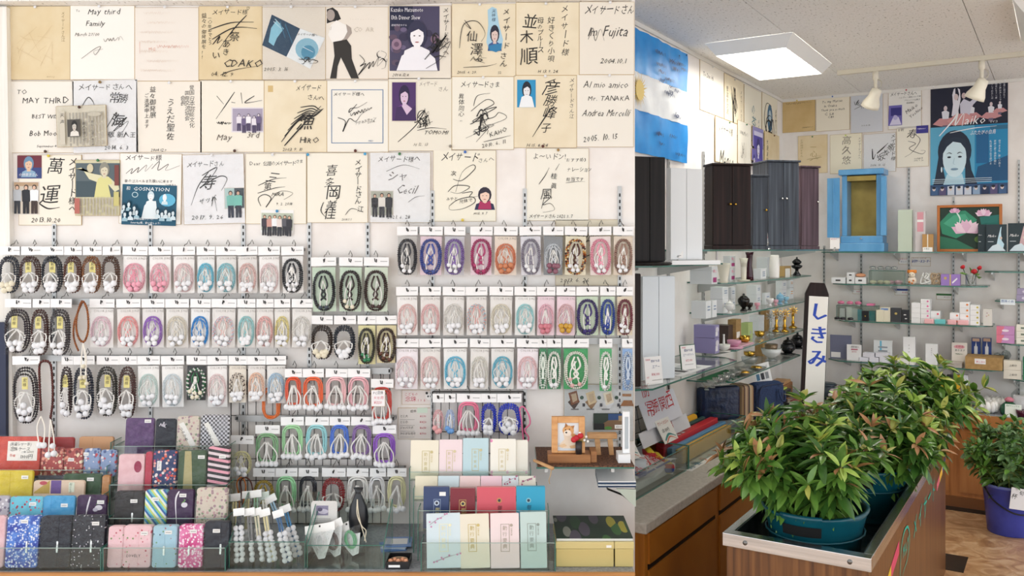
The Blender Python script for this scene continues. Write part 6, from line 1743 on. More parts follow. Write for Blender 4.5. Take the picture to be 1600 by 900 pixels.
for x, y0, y1 in ((1097.5, 237, 412), (1043, 240, 420)):
 v, z1 = onU(x, y0, UW + .001); z0 = .66
 t = thing('shelf_standard', 'slotted metal shelf standard on the shop wall beside the white altar' if x < 1050 else 'slotted metal shelf standard on the shop wall beside the brown altar', 'shelf standard', RW(UW + .001, v, z0), LROT)
 mb = MB(); mb.box(-.009, .009, -.012, 0, 0, z1 - z0, '#b7b8b8/.4/.5'); mb.build('channel', t)
 mb = MB(); [mb.box(-.003, .003, -.0124, -.0119, .01 + i * .03, .026 + i * .03, '#333') for i in range(int((z1 - z0) / .03))]; mb.build('slot', t)
for x, y0 in ((1288, 384), (1346, 397), (1420.5, 262), (1490, 308), (1592, 250)):
 u, z1 = onV(x, y0, VW - .001)
 t = thing('shelf_standard', 'slotted metal shelf standard on the back shop wall behind glass shelves', 'shelf standard', RW(u, VW - .001, .64), BROT, 'standards of the back wall')
 mb = MB(); mb.box(-.0065, .0065, -.012, 0, 0, z1 - .64, '#a9abab/.4/.5'); mb.build('channel', t)
 mb = MB(); [mb.box(-.003, .003, -.0124, -.0119, .01 + i * .03, .024 + i * .03, '#333') for i in range(int((z1 - .64) / .03))]; mb.build('slot', t)

# ---------------------------------------------------------------- glass shelves
def shelf(side, a0, a1, z, dep, label, brk=(.1, .9), round_=.0):
 loc = RW(UW, a0, z) if side == 'L' else RW(a0, VW, z)
 t = thing('glass_shelf', label, 'shelf', loc, LROT if side == 'L' else BROT, 'glass wall shelves')
 L = a1 - a0
 c = min(.1, dep * .3)
 out = [(0, -.002), (0, -dep + c), (c, -dep), (L - c, -dep), (L, -dep + c), (L, -.002)]
 n = len(out)
 mb = MB()
 mb.add([(a, b, -.008) for a, b in out] + [(a, b, 0) for a, b in out], [tuple(range(n)), tuple(range(2 * n - 1, n - 1, -1))], 'glass'); mb.build('glass_pane', t)
 mb = MB()
 mb.add([(a, b, -.008) for a, b in out] + [(a, b, 0) for a, b in out], [(i, i + n, (i + 1) % n + n, (i + 1) % n) for i in range(n)], GE); mb.build('cut_edge', t)
 for q in brk:
  mb = MB(); x = L * q; mb.add([(x - .004, -.002, -.07), (x + .004, -.002, -.07), (x + .004, -.002, -.0085), (x - .004, -.002, -.0085), (x - .004, -dep * .8, -.02), (x + .004, -dep * .8, -.02), (x + .004, -dep * .8, -.0085), (x - .004, -dep * .8, -.0085)], BOXF, '#b9bcbc/.3/.7'); mb.build('bracket', t)
ZL = {'L1': 1.512, 'L2': 1.332, 'L3': 1.112, 'L4': .943, 'N1': 1.63, 'N4': 1.10, 'T1': 1.70}
UF = -1.565
def vU(x, u=UF): return onU(x, 400, u)[0]
shelf('L', 4.86, vU(1272), ZL['L1'], UF - UW, 'glass wall shelf with vases and a black urn')
shelf('L', 4.90, vU(1284), ZL['L2'], UF - UW, 'glass wall shelf with white boxes and small cups')
shelf('L', 4.96, vU(1262, -1.62), ZL['L3'], -1.62 - UW, 'glass wall shelf with gold lotus candlesticks')
shelf('L', 4.85, vU(1255, -1.6), ZL['L4'], -1.6 - UW, 'glass wall shelf with crystal bowls on green felt')
shelf('L', 3.42, vU(1139, -1.5), ZL['N1'], -1.5 - UW, 'glass shelf under the black and white altars')
shelf('L', 3.42, vU(1160, -1.5), ZL['N4'], -1.5 - UW, 'glass shelf with yen price cards for altars')
shelf('L', vU(1098, -1.45), vU(1281), ZL['T1'], -1.45 - UW, 'glass shelf under the brown and slate altars')
VF = VW - .30
def uV(x, v=VF): return onV(x, 400, v)[0]
ZB = {'B1': 1.685, 'B2': 1.454, 'B3': 1.19, 'B4': .90}
shelf('B', uV(1279), uV(1640), ZB['B1'], .30, 'long glass shelf carrying the blue altar and lotus picture', (.05, .35, .65, .9))
shelf('B', uV(1297), uV(1542), ZB['B2'], .30, 'glass shelf with the rose vase and purple gift', (.1, .4, .8))
shelf('B', uV(1300), uV(1550), ZB['B3'], .30, 'glass shelf with stacked white boxes', (.1, .4, .8))
shelf('B', uV(1290), uV(1575), ZB['B4'], .30, 'glass shelf with the open cardboard box', (.1, .4, .8))
shelf('B', uV(1537), uV(1660), 1.555, .3, 'empty short glass shelf under the dancer discs')
shelf('B', uV(1553), uV(1660), 1.36, .3, 'short glass shelf with lavender boxes and a hanging tag')
shelf('B', uV(1556), uV(1660), 1.08, .3, 'short glass shelf with pink and violet boxes')
shelf('B', uV(1576), uV(1660), .845, .3, 'short glass shelf with cream boxes')

# ---------------------------------------------------------------- boxes and vessels
def depth(x, plane):
 dx = (x - 800) / F
 k, val = plane
 return val if k == 'Y' else (val / (dx * CT - ST) if k == 'u' else val / (dx * ST + CT))
def gpos(x0, x1, ytop, z0, plane, phi, d=None, xs=None):
 Y = depth(x0, plane); X = (x0 - 800) / F * Y
 def ray(x, e):
  q = (x - 800) / F
  return (q * Y - X) / (e[0] - q * e[1])
 c, s = math.cos(phi), math.sin(phi)
 w = ray(x1, (c, s))
 if xs is not None: d = ray(xs, (-s, c))
 return Vector((X, Y, z0 + .0006)), w, d, EYE + (HOR - ytop) / F * Y - z0
def lid_box(name, label, cat, x0, x1, ytop, z0, plane, phi, d=None, xs=None, key='#e6e8ea/.5', fn=None, group=None, lid=0, bev=.001, lidkey=None, side_fn=None, hh=None):
 p, w, d, h = gpos(x0, x1, ytop, z0, plane, phi, d, xs)
 if hh: h = hh
 t = thing(name, label, cat, p, phi, group)
 mb = MB(); hb = h * (1 - lid) if lid else h
 mb.box(0, w, 0, d, 0, hb, key); mb.build('box_body', t, False, None, bev)
 if lid: mb = MB(); mb.box(-.001, w + .001, -.001, d + .001, hb + .0005, h, lidkey or key); mb.build('lid', t, False, None, bev)
 if fn: a = Art(0, h, w / 100, -.0016, 0, 0); a.H = h / w * 100; fn(a); a.build('printed_label', t)
 if side_fn:
  a = Art(0, h, d / 100, -.0016, 0, 0); a.H = h / d * 100; side_fn(a); o = a.build('printed_label', t)
  o.rotation_euler = (0, 0, math.pi / 2); o.location = (w, 0, 0)
 return t
def lat(name, label, cat, x, z0, plane, parts, group=None, n=16, sc=1.0, rz=0):
 Y = depth(x, plane)
 t = thing(name, label, cat, ((x - 800) / F * Y, Y, z0 + .0006), rz, group)
 for nm, prof, key in parts:
  mb = MB(); mb.lathe([(r * sc, z * sc) for r, z in prof], key, n=n); mb.build(nm, t, True)
 return t
LP = ('u', UF - .04)
LPH = LROT
BX = '#dfe2e4/.5'
def lab(col='#a83a7a', txt='花'):
 return lambda a: (a.r(20, a.H * .62, 80, a.H * .9, col), a.e(35, a.H * .25, 12, 10, '#e6a9bb'), a.e(65, a.H * .3, 10, 8, '#f0cdd6'))
def lines(col='#6f87a8', n=3):
 return lambda a: [a.r(25, a.H * (.3 + .18 * i), 75, a.H * (.37 + .18 * i), col) for i in range(n)]
# L1
Z = ZL['L1']
lid_box('gift_box', 'large pale box with magenta mark at the end of the vase shelf', 'box', 1112, 1121, 417, Z, LP, LPH, xs=1078, key=BX, fn=lab(), lid=.22, group='pale boxes on the wall shelves')
lid_box('gift_box', 'pale box stacked behind the ivory cup', 'box', 1141, 1149, 419, Z, ('u', -1.68), LPH, xs=1130, key=BX, fn=lab(), group='pale boxes on the wall shelves')
lid_box('gift_box', 'upper pale flower-printed box behind the ivory cup', 'box', 1141, 1149, 400, EYE + (HOR - 418) / F * depth(1141, ('u', -1.68)), ('u', -1.68), LPH, xs=1130, key=BX, fn=lab(), group='pale boxes on the wall shelves')
lat('vase', 'wide ivory flowered cup vase on the vase shelf', 'vase', 1131, Z, ('u', -1.61), [('vase_body', [(.02, 0), (.024, .004), (.022, .02), (.03, .06), (.036, .1), (.04, .112), (.037, .11), (.024, .03)], '#e6e1d0/.25')])
lat('vase', 'slim ivory trumpet vase on a saucer', 'vase', 1162, Z, ('u', -1.62), [('saucer', [(.035, 0), (.04, .006), (.02, .008)], '#e6e1d0/.25'), ('vase_body', [(.014, .008), (.016, .03), (.018, .1), (.026, .136), (.022, .13), (.014, .05)], '#e6e1d0/.25')])
lat('vase', 'dark plum fluted vase', 'vase', 1171, Z, ('u', -1.62), [('vase_body', [(.026, 0), (.024, .03), (.016, .09), (.02, .15), (.026, .172), (.02, .168)], '#3a1020/.2')], n=10)
lid_box('gift_box', 'white box in front of a grey one on the vase shelf', 'box', 1189, 1197, 420, Z, ('u', -1.62), LPH, xs=1177, key='#e9ecee/.5', fn=lines(), group='pale boxes on the wall shelves')
lid_box('gift_box', 'tall grey box behind the white box on the vase shelf', 'box', 1199, 1206, 402, Z, ('u', -1.72), LPH, xs=1182, key='#c9ced2/.5', group='pale boxes on the wall shelves')
lat('vase', 'white cylindrical vase with pink flowers', 'vase', 1210, Z, ('u', -1.61), [('vase_body', [(.03, 0), (.032, .01), (.034, .08), (.03, .145), (.026, .152), (.022, .15)], '#f0ece8/.25')])
lid_box('gift_box', 'small golden brown box with white label beside the black urn', 'box', 1226, 1236, 416, Z, ('u', -1.64), LPH, xs=1217, key='#b0915a/.5', fn=lambda a: a.r(5, 10, 80, 50, '#eceae4'))
lat('incense_urn', 'small black lidded urn on a stem near the wall corner', 'urn', 1245, Z, ('u', -1.62), [('foot', [(.026, 0), (.03, .006), (.012, .03), (.012, .045)], '#111215/.2'), ('bowl', [(.014, .0455), (.036, .06), (.04, .072), (.018, .08)], '#111215/.2'), ('lid', [(.02, .0805), (.03, .09), (.034, .1), (.016, .118), (.006, .122), (.007, .132), (.002, .136)], '#111215/.2')])
# L2
Z = ZL['L2']
k_ = lambda x, y, pl: EYE + (HOR - y) / F * depth(x, pl)
for i, (xm, xr, yt, xs, up, pl) in enumerate(((1103, 1111, 471, 1080, None, LP), (1113, 1120, 470, 1104, None, LP), (1129, 1138, 468, 1110, None, ('u', -1.66)), (1129, 1138, 449, 1110, 468, ('u', -1.66)), (1142, 1149, 449.5, 1138, 468, ('u', -1.70)), (1142, 1149, 468, 1138, None, ('u', -1.70)), (1182, 1189, 461, 1166, None, ('u', -1.70)), (1182, 1189, 446, 1166, 461, ('u', -1.70)), (1196, 1203, 458, 1190, None, ('u', -1.68)), (1222, 1229, 453, 1212, None, ('u', -1.70)), (1222, 1229, 439, 1212, 453, ('u', -1.70)), (1234, 1240, 450, 1229, None, ('u', -1.71)), (1234, 1240, 437, 1229, 450, ('u', -1.71)))):
 z = Z if up is None else k_(xm, up, pl) + .001
 lid_box('carton', 'white printed carton %s on the shelf of small cups' % ('stacked on another' if up else 'standing') + (' near the corner' if xm > 1215 else ' near the middle' if xm > 1170 else ' by the purple cases'), 'box', xm, xr, yt, z, pl, LPH, xs=xs, key='#e3e6e8/.5', fn=lines('#e0a050' if i > 10 else '#7f93ae', 2), group='white cartons on the cup shelf')
lid_box('carton', 'white carton with orange band at the end of the cup shelf', 'box', 1276, 1283, 450, Z, ('u', -1.58), LPH, xs=1262, key='#e3e6e8/.5', fn=lambda a: a.r(10, a.H * .35, 90, a.H * .8, '#e8a23c'))
for x, col, lb, s in ((1162, '#15100f/.2', 'black footed goblet with lid', 1.0), (1171, '#1a1412/.2', 'small black footed cup', .62), (1183, '#e2a3b4/.3', 'little pink footed cup', .5), (1203, '#ece9ea/.3', 'white lotus cup with pink petals', .7), (1212, '#e0a9b9/.3', 'tiny pink lotus cup beside the white one', .5), (1219, '#86b9d6/.3', 'light blue lidded cup', .75), (1228, '#8fc0da/.3', 'light blue cup without lid', .6), (1140, '#e9e9e6/.25', 'round white dish standing upright', .75)):
 lat('altar_cup', lb + ' on the cup shelf', 'cup', x, Z, ('u', -1.615 if x > 1150 else -1.62), [('foot', [(.02, 0), (.022, .004), (.01, .02)], col), ('bowl', [(.011, .0205), (.03, .04), (.036, .062), (.034, .072), (.03, .07), (.01, .035)], col), ('lid', [(.034, .0725), (.02, .088), (.006, .094), (.008, .1), (.002, .106)], col)][:3 if s > .7 else 2], sc=s)
# L3
Z = ZL['L3']
for i, (yt, up) in enumerate(((529, None), (509, 529))):
 z = Z if up is None else k_(1117, up, ('u', -1.66)) + .001
 t = lid_box('bedding_case', ('upper' if up else 'lower') + ' clear lavender case with white cloth inside', 'case', 1117, 1124, yt, z, ('u', -1.66), LPH, xs=1084, key='#8f88b8/.3', fn=lambda a: (a.r(8, a.H * .5, 60, a.H * .85, '#eceaf0'), a.e(45, a.H * .35, 35, a.H * .22, '#dcd9e2')), side_fn=None)
lid_box('gift_box', 'kraft brown box behind the pink bowl', 'box', 1150, 1158, 500, Z, ('u', -1.715), LPH, xs=1137, key='kraft', fn=lambda a: a.r(5, a.H * .5, 70, a.H * .75, '#eceae4'))
lid_box('gift_box', 'dark brown box with gold ring behind the white cup', 'box', 1138, 1146, 509, Z, ('u', -1.735), LPH, xs=1117, key='#4a3a34/.4')
lid_box('gift_box', 'light green card box behind the gold cup', 'box', 1169, 1176, 505, Z, ('u', -1.745), LPH, xs=1158, key='#b9cc86/.5', fn=lambda a: a.e(50, a.H * .6, 12, 12, '#a8b0c9'))
lid_box('gift_box', 'long white box at the back of the candlestick shelf', 'box', 1185, 1194, 494, Z, ('u', -1.795), LPH, xs=1162, key='#e3e6ea/.5', lid=.3)
lid_box('gift_box', 'tall brown board box behind the crystal candlesticks', 'box', 1197, 1203, 486, Z, ('u', -1.800), LPH, xs=1188, key='kraft')
lat('altar_cup', 'white cup with an upright striker stick', 'cup', 1131, Z, ('u', -1.655), [('saucer', [(.035, 0), (.04, .004), (.02, .006)], '#e9e8e2/.25'), ('bowl', [(.016, .0065), (.034, .02), (.037, .042), (.033, .04), (.012, .014)], '#e9e8e2/.25'), ('striker_stick', [(.005, .02), (.007, .05), (.005, .09), (.006, .1)], '#f2f1ee/.4')])
lat('altar_bowl', 'pink bowl on a pink cushion tray', 'bowl', 1147, Z, ('u', -1.655), [('cushion', [(.05, 0), (.055, .008), (.03, .012)], '#e0a9c0/.5'), ('bowl', [(.022, .0125), (.04, .03), (.042, .05), (.038, .048), (.014, .022)], '#d99ab6/.3')])
t = lid_box('tray', 'flat pink tray beside the pink bowl', 'tray', 1156, 1178, 533, Z, ('u', -1.640), LPH, d=.09, key='#e6b3c6/.4', hh=.008)
lat('altar_cup', 'shiny gold cup on the pink tray', 'cup', 1164, Z + .009, ('u', -1.685), [('bowl', [(.018, 0), (.03, .01), (.033, .04), (.029, .038), (.02, .012)], 'brass')])
lat('altar_cup', 'gold cup standing behind the pink tray', 'cup', 1187, Z, ('u', -1.735), [('bowl', [(.018, 0), (.03, .01), (.036, .036), (.031, .034), (.02, .012)], 'brass')])
def candlestick(x, key, lb, u):
 t = lat('candlestick', lb, 'candlestick', x, Z, ('u', u), group='gold candlesticks' if key == 'brass' else 'crystal candlesticks', parts=[('base', [(.03, 0), (.032, .006), (.014, .02)], key), ('stem', [(.01, .0205), (.014, .04), (.007, .06), (.012, .085), (.008, .1)], key)], n=12)
 for i in range(10):
  a = 2 * math.pi * i / 10
  mb = MB(); mb.add([(.006 * math.cos(a), .0, .13 + .006 * math.sin(a)), (.02 * math.cos(a - .25), -.006, .13 + .02 * math.sin(a - .25)), (.042 * math.cos(a), -.002, .13 + .042 * math.sin(a)), (.02 * math.cos(a + .25), -.006, .13 + .02 * math.sin(a + .25)), (.02 * math.cos(a), .004, .13 + .02 * math.sin(a))], [(0, 1, 2, 3), (0, 4, 1), (1, 4, 2), (2, 4, 3), (3, 4, 0)], key); mb.build('petal', t)
 mb = MB(); mb.ball((0, -.004, .13), .011, key, 8, 5); mb.tube([(0, 0, .1), (0, 0, .128)], .005, key, 6); mb.build('flower_centre', t, True)
for x, key, u in ((1204, 'crystal', -1.695), (1219, 'crystal', -1.655)): candlestick(x, key, 'clear crystal lotus candlestick between the gold ones', u)
for x, u in ((1213, -1.735), (1226, -1.685), (1239, -1.715)): candlestick(x, 'brass', 'gold lotus candlestick in the trio among crystal ones', u)
# L4 / crystal
Z = ZL['L4']
v0, v1 = 4.87, vU(1168, -1.66)
t = thing('felt_mat', 'green felt mat under the row of crystal bowls', 'mat', RW(-1.62, v0, Z + .0006), LROT)
mb = MB(); mb.box(0, v1 - v0, 0, .18, 0, .002, '#14633c/.9'); mb.build('felt', t)
for i in range(7):
 x = 1104 + i * 9
 lat('crystal_bowl', 'small clear crystal bowl in the row on green felt', 'bowl', x, Z + .0026, ('u', -1.620), [('foot', [(.014, 0), (.016, .003), (.007, .012)], 'crystal'), ('bowl', [(.008, .0125), (.026, .024), (.034, .045), (.03, .043), (.008, .018)], 'crystal')], 'crystal bowls on green felt', 12, .85 + .06 * i)
for x, u, lb in ((1162, -1.605, 'low crystal dish of golden beads at the felt edge'), (1182, -1.610, 'low crystal dish of golden beads farther along the shelf')):
 lat('crystal_dish', lb, 'dish', x, Z + .0026 if x < 1170 else Z, ('u', u), [('bowl', [(.02, 0), (.05, .018), (.062, .03), (.056, .028), (.02, .008)], 'crystal'), ('golden_beads', [(.02, .012), (.04, .022), (.03, .034), (.01, .038)], 'brass')])
lat('crystal_bowl', 'big crystal lotus bowl holding a brown cup', 'bowl', 1205, Z, ('u', -1.680), [('foot', [(.04, 0), (.042, .006), (.02, .02)], 'crystal'), ('bowl', [(.022, .0205), (.06, .05), (.07, .085), (.06, .08), (.02, .03)], '#dfe3e4/.15'), ('inner_cup', [(.03, .05), (.042, .09), (.044, .115), (.038, .112)], '#8a7660/.25/.5')], n=14)
lat('crystal_bowl', 'crystal bowl holding a gold cup beside the kraft box', 'bowl', 1171, Z, ('u', -1.760), [('bowl', [(.03, 0), (.05, .02), (.055, .045), (.03, .05)], 'crystal'), ('gold_cup', [(.02, .0505), (.036, .06), (.038, .082), (.032, .08)], 'brass')])
lid_box('gift_box', 'kraft box behind the crystal lotus bowl', 'box', 1192, 1198, 537, Z, ('u', -1.800), LPH, xs=1160, key='kraft')
for x, u in ((1231, -1.680), (1246, -1.720)):
 lat('incense_burner', 'black three-legged incense burner under the candlestick shelf', 'incense burner', x, Z, ('u', u), [('base', [(.05, 0), (.055, .008), (.03, .014)], '#121418/.25'), ('bowl', [(.028, .0145), (.052, .04), (.05, .07), (.035, .08)], '#15171c/.25'), ('lid', [(.04, .0805), (.03, .1), (.008, .11), (.01, .122), (.002, .126)], '#15171c/.25')], 'black incense burners')
# N4 price cards and paper
Z = ZL['N4']
def price_card(x0, x1, ytop, z0, plane, phi, label, fn, rim=None, name='price_card', hold=None):
 p, w, d, h = gpos(x0, x1, ytop, z0, plane, phi, .02)
 t = thing(name, label, 'price card', p, phi, 'price cards for altars', (-.12, 0, phi))
 mb = MB(); z = hold or 0
 if rim: mb.box(-.004, w + .004, 0, .004, z, h + .004, rim)
 mb.box(0, w, -.0015, .0015, z + .001, h, '#f2f0ee/.5'); mb.build('card', t)
 a = Art(0, h, w / 100, -.0018, 0, 0); a.H = (h - z) / w * 100; fn(a); a.build('lettering', t)
 mb = MB()
 if hold: mb.lathe([(.02, 0), (.016, .006), (.006, .012), (.004, hold), (.01, hold + .008), (.004, hold + .014)], '#c9cccc/.15/.9', (w / 2, .004, 0), 10)
 else: mb.box(w * .05, w * .95, -.006, .03, 0, .006, '#e9e9e6/.3')
 mb.build('stand', t)
def d(a): a.t('新価格', 8, 8, 9, '#c2405a', hand=.3); a.t('壁掛け仏壇', 38, 14, 11, '#2b3a7a', hand=.4, sx=.9); a.t('エアー', 42, 36, 15, '#2b3a7a', hand=.4); a.t('¥14,000', 36, 66, 17, '#c2405a', hand=.3, sx=.8); a.t('3寸', 6, 80, 11, '#c2405a'); a.t('定価16,500', 6, 108, 9, '#c2405a', sx=.8); a.r(36, 96, 92, 99, '#b5b2ae')
price_card(1009, 1036, 559, Z, ('u', -1.56), .62, 'white price card reading 14,000 yen for an altar', d)
def d(a): a.t('新価格', 8, 6, 9, '#c2405a', hand=.3); a.t('壁掛け仏壇', 22, 18, 14, '#2b3a7a', hand=.4, sx=.85); a.t('エアーホワイト', 12, 40, 14, '#2b3a7a', hand=.4, sx=.78); a.t('¥17,000', 28, 66, 17, '#c2405a', hand=.3, sx=.8); a.r(20, 92, 80, 95, '#b5b2ae')
price_card(1066, 1088, 541, Z, ('u', -1.60), .62, 'green-backed price card reading 17,000 yen for a white altar', d, '#1d5a3c/.5')
p = RW(-1.58, vU(1050, -1.58), Z + .0006)
t = thing('leaflet', 'white printed leaflet lying under the green-backed price card', 'leaflet', p, LROT)
mb = MB(); mb.box(-.02, .42, -.05, .16, 0, .0015, '#eceef0/.5'); mb.build('paper', t)
mb = MB(); [mb.box(.02 + i * .09, .08 + i * .09, -.02, .1, .0016, .0019, c) for i, c in enumerate(('#b9bcc2', '#3a3a40', '#9aa0a8', '#c9ccd2'))]; mb.build('print', t)

# ---------------------------------------------------------------- cabinet altars
def altar(label, x0, x1, ytop, z0, Y, phi, xs, key, knobs='brass', crown=True, knob_at=(.42, .56), base=True, doors=2, name='cabinet_altar', arch=False, knob_z=.45, d=None):
 p, w, d, h = gpos(x0, x1, ytop, z0, ('Y', Y), phi, d, xs)
 t = thing(name, label, 'altar cabinet', p, phi, 'cabinet altars')
 b = .022 if base else 0
 mb = MB(); mb.box(0, w, .006, d, b, h - (.012 if crown else 0), key); mb.build('cabinet_body', t)
 if base: mb = MB(); mb.box(-.004, w + .006, -.004, d, 0, b - .0005, key); mb.build('plinth', t, False, None, .002)
 if crown: mb = MB(); mb.box(-.01, w + .01, -.012, d, h - .0115, h, key); mb.build('cornice', t, False, None, .003)
 dw = w / doors
 for i in range(doors):
  dz0, dz1 = b + .003, h - (.016 if crown else .002)
  mb = MB(); mb.box(i * dw + .0012, (i + 1) * dw - .0012, -.004, .0055, dz0, dz1, key); dr = mb.build('door', t, False, None, .001)
  if knobs:
   kx = (i + 1) * dw - .014 if i == 0 else i * dw + .014
   mb = MB(); mb.lathe([(.003, 0), (.003, .006), (.007, .009), (.006, .014), (.002, .016)], knobs, n=10); o = mb.build('knob', dr, True); o.rotation_euler = (math.pi / 2, 0, 0); o.location = (kx, -.0042, b + (h - b) * knob_z)
 return t
Z = ZL['T1']
altar('dark brown two-door cabinet altar with brass knobs', 1114, 1173, 255, Z, 4.52, .17, 1101, 'dark_wood', knob_z=.5)
altar('tall slate grey two-door cabinet altar with silver knobs', 1200, 1248, 250, Z, 5.20, .2, 1176, 'slate_wood', '#d9dad8/.2/1', knob_z=.55)
altar('shorter slate cabinet altar tucked beside the brown one', 1176, 1199, 273, Z, 4.98, .2, 1170, 'slate_wood', 'brass', doors=1, knob_z=.5, d=.1)
altar('plum brown cabinet altar beside the wall corner', 1252, 1279, 259, Z, 5.62, .3, 1246, 'plum_wood', '#d9dad8/.2/1', doors=1, knob_z=.55)
Z = ZL['N1']
t = altar('white wall altar with two plain doors', 1047, 1097, 262, Z + .02, 4.05, .42, 1041, '#e3e6e8/.4', None, crown=False, base=False)
mb = MB(); mb.box(-.03, .24, -.06, .06, -.02, -.0005, '#eef0f1/.4'); mb.build('plinth', t)
t = altar('black-brown arched cabinet altar at the end of the shelf', 990, 1039, 244, Z + .016, 3.78, .30, 978, 'black_wood', None, crown=False, base=False)
mb = MB(); mb.lathe([(.13, -.0155), (.14, -.008), (.13, -.0005)], 'black_wood', (.05, .02, 0), 24, 1, .6); mb.build('plinth', t, True)
Z = ZL['N4']
altar('white cabinet altar on the shelf of price cards', 1003, 1054, 432, Z, 4.0, .45, 1001, '#dfe5ea/.4', None, crown=False, base=False, d=.08)
altar('dark brown cabinet altar half hidden by the display panel edge', 976, 1001, 428, Z, 3.80, .3, 970, 'dark_wood', None, crown=False, base=False)
for x0, x1, yt, pl, z, tx, lb in ((1194, 1208, 362, ('u', -1.50), ZL['T1'], 'アラン', 'small price card in front of the slate altar pair'), (1237, 1252, 362, ('u', -1.50), ZL['T1'], 'アマン', 'small price card in front of the plum altar'), (1051, 1068, 382, ('u', -1.53), ZL['N1'], 'ドーム', 'small price card on a chrome holder by white altar')):
 price_card(x0, x1, yt, z, pl, .3, lb, lambda a, tx=tx: (a.t(tx, 24, 12, 18, '#2b2b30', hand=.3), a.t('¥7,300', 12, 44, 24, '#c2405a', hand=.2, sx=.8), a.r(18, 90, 80, 96, '#aaa')), hold=.03)
lat('incense_tube', 'small floral tube on a silver foot on the glass shelf', 'tube', 1120, ZL['N1'], ('u', -1.53), [('foot', [(.014, 0), (.012, .01), (.006, .014)], '#c9cccc/.15/.9'), ('tube', [(.006, .0145), (.006, .1)], '#e6dfe0/.3')], n=10)

# blue open altar on the back shelf
Z = ZB['B1']
p, w, d_, h = gpos(1311, 1382, 266, Z, ('v', VF + .06), BROT, .16)
t = thing('open_altar', 'light blue altar cabinet standing open with gold interior', 'altar cabinet', p, BROT)
BL = '#5f9cc9/.35'
mat_noise('altar_blue', [(.3, '#4f93c6'), (.7, '#6aa9d8')], (9, 9, 3), 4, .3)
BL = 'altar_blue'
hb = h * .19
mb = MB(); mb.box(0, w, -.02, .16, 0, hb * .55, BL); mb.box(.01, w - .01, -.005, .16, hb * .55, hb, BL); mb.build('base_drawer', t, False, None, .004)
mb = MB(); mb.box(.02, .055, 0, .16, hb + .0005, h * .93, BL); mb.box(w - .055, w - .02, 0, .16, hb + .0005, h * .93, BL); mb.box(.055, w - .055, .15, .16, hb + .0005, h * .93, BL); mb.build('cabinet_body', t, False, None, .003)
mb = MB(); mb.box(.056, w - .056, .146, .1495, hb + .001, h * .92, 'gold_foil'); mb.build('gold_backing', t)
mb = MB(); mb.box(.056, w - .056, -.002, .145, h * .86, h * .92, 'gold_foil'); mb.build('gold_valance', t)
mb = MB(); mb.box(.0, w, -.03, .165, h * .9305, h, BL); mb.build('cornice', t, False, None, .006)
mb = MB(); mb.box(-.075, .012, -.04, -.03, hb * .9, h * .9, BL); mb.tube([(-.03, -.042, hb), (-.03, -.042, h * .88)], .006, BL, 6); o = mb.build('door', t, False, None, .002)
mb = MB(); mb.box(w - .018, w + .018, -.045, -.001, hb + .001, h * .9, BL); mb.build('door', t, False, None, .002)
mb = MB(); mb.lathe([(.008, 0), (.01, .006), (.004, .008)], '#e6e9ea/.2/.8', (w / 2, -.021, hb * .8), 10); mb.build('latch', t)
price_card(1297, 1312, 366, Z, ('v', VF + .01), BROT + .2, 'small price card in front of the blue altar', lambda a: (a.t('白鳥', 30, 10, 20, '#444', hand=.2), a.t('¥9,300', 10, 44, 24, '#c2405a', hand=.2, sx=.8)), hold=.02)
BPL = ('v', VF + .04)
def lean(o, a): o.rotation_euler = (a, 0, o.rotation_euler[2]); return o
lid_box('gift_box', 'tall pale green slab box leaning by the blue altar', 'box', 1403, 1425, 328, Z, BPL, BROT, .05, key='#c3d0bf/.5')
t = lid_box('incense_packet', 'clear tube packet with pink label leaning beside the green box', 'packet', 1430, 1446, 331, Z, BPL, BROT, .03, key='#cfc9ca/.3', fn=lambda a: (a.r(20, 5, 80, a.H * .5, '#d99aa6'), a.r(20, a.H * .2, 80, a.H * .26, '#f4f2f2')))
lid_box('gift_box', 'small golden brown twin box with white label', 'box', 1441, 1458, 366, Z, ('v', VF + .01), BROT, .03, key='#b58a4e/.4', fn=lambda a: (a.r(45, 0, 55, a.H, '#e9e2d2'), a.r(5, a.H * .75, 95, a.H, '#f2f2f0'), a.t('お香立', 12, a.H * .79, 18, '#222', hand=.2)))
# lotus picture
p, w, _, h = gpos(1464, 1566, 321, Z, ('v', VF + .12), BROT, .02)
t = thing('framed_picture', 'orange wood framed picture of pink lotus flowers', 'picture', p, BROT)
mb = MB(); f = .018
for b in ((0, f, 0, h), (w - f, w, 0, h), (f, w - f, 0, f), (f, w - f, h - f, h)): mb.box(b[0], b[1], 0, .02, b[2], b[3], '#b56a28/.4')
mb.build('wood_frame', t, False, None, .002)
a = Art(0, h, w / 100, .009, 0, 0); H = h / w * 100
a.r(4, 4, 96, H - 4, '#17352a'); a.p([(4, 30), (20, 12), (44, 10), (62, 26), (52, 46), (30, 58), (8, 50)], '#2f8a6a'); a.p([(10, 32), (26, 18), (44, 16), (52, 30), (30, 44)], '#47a382'); a.p([(66, 22), (96, 18), (96, 40), (70, 44)], '#1f6f66'); a.p([(4, 54), (30, 60), (60, H - 4), (4, H - 4)], '#2a6f55'); a.p([(70, 56), (96, 50), (96, H - 4), (64, H - 4)], '#1c4a38'); a.s([(30, 12), (36, 24), (34, 34)], 2, '#d6ece4')
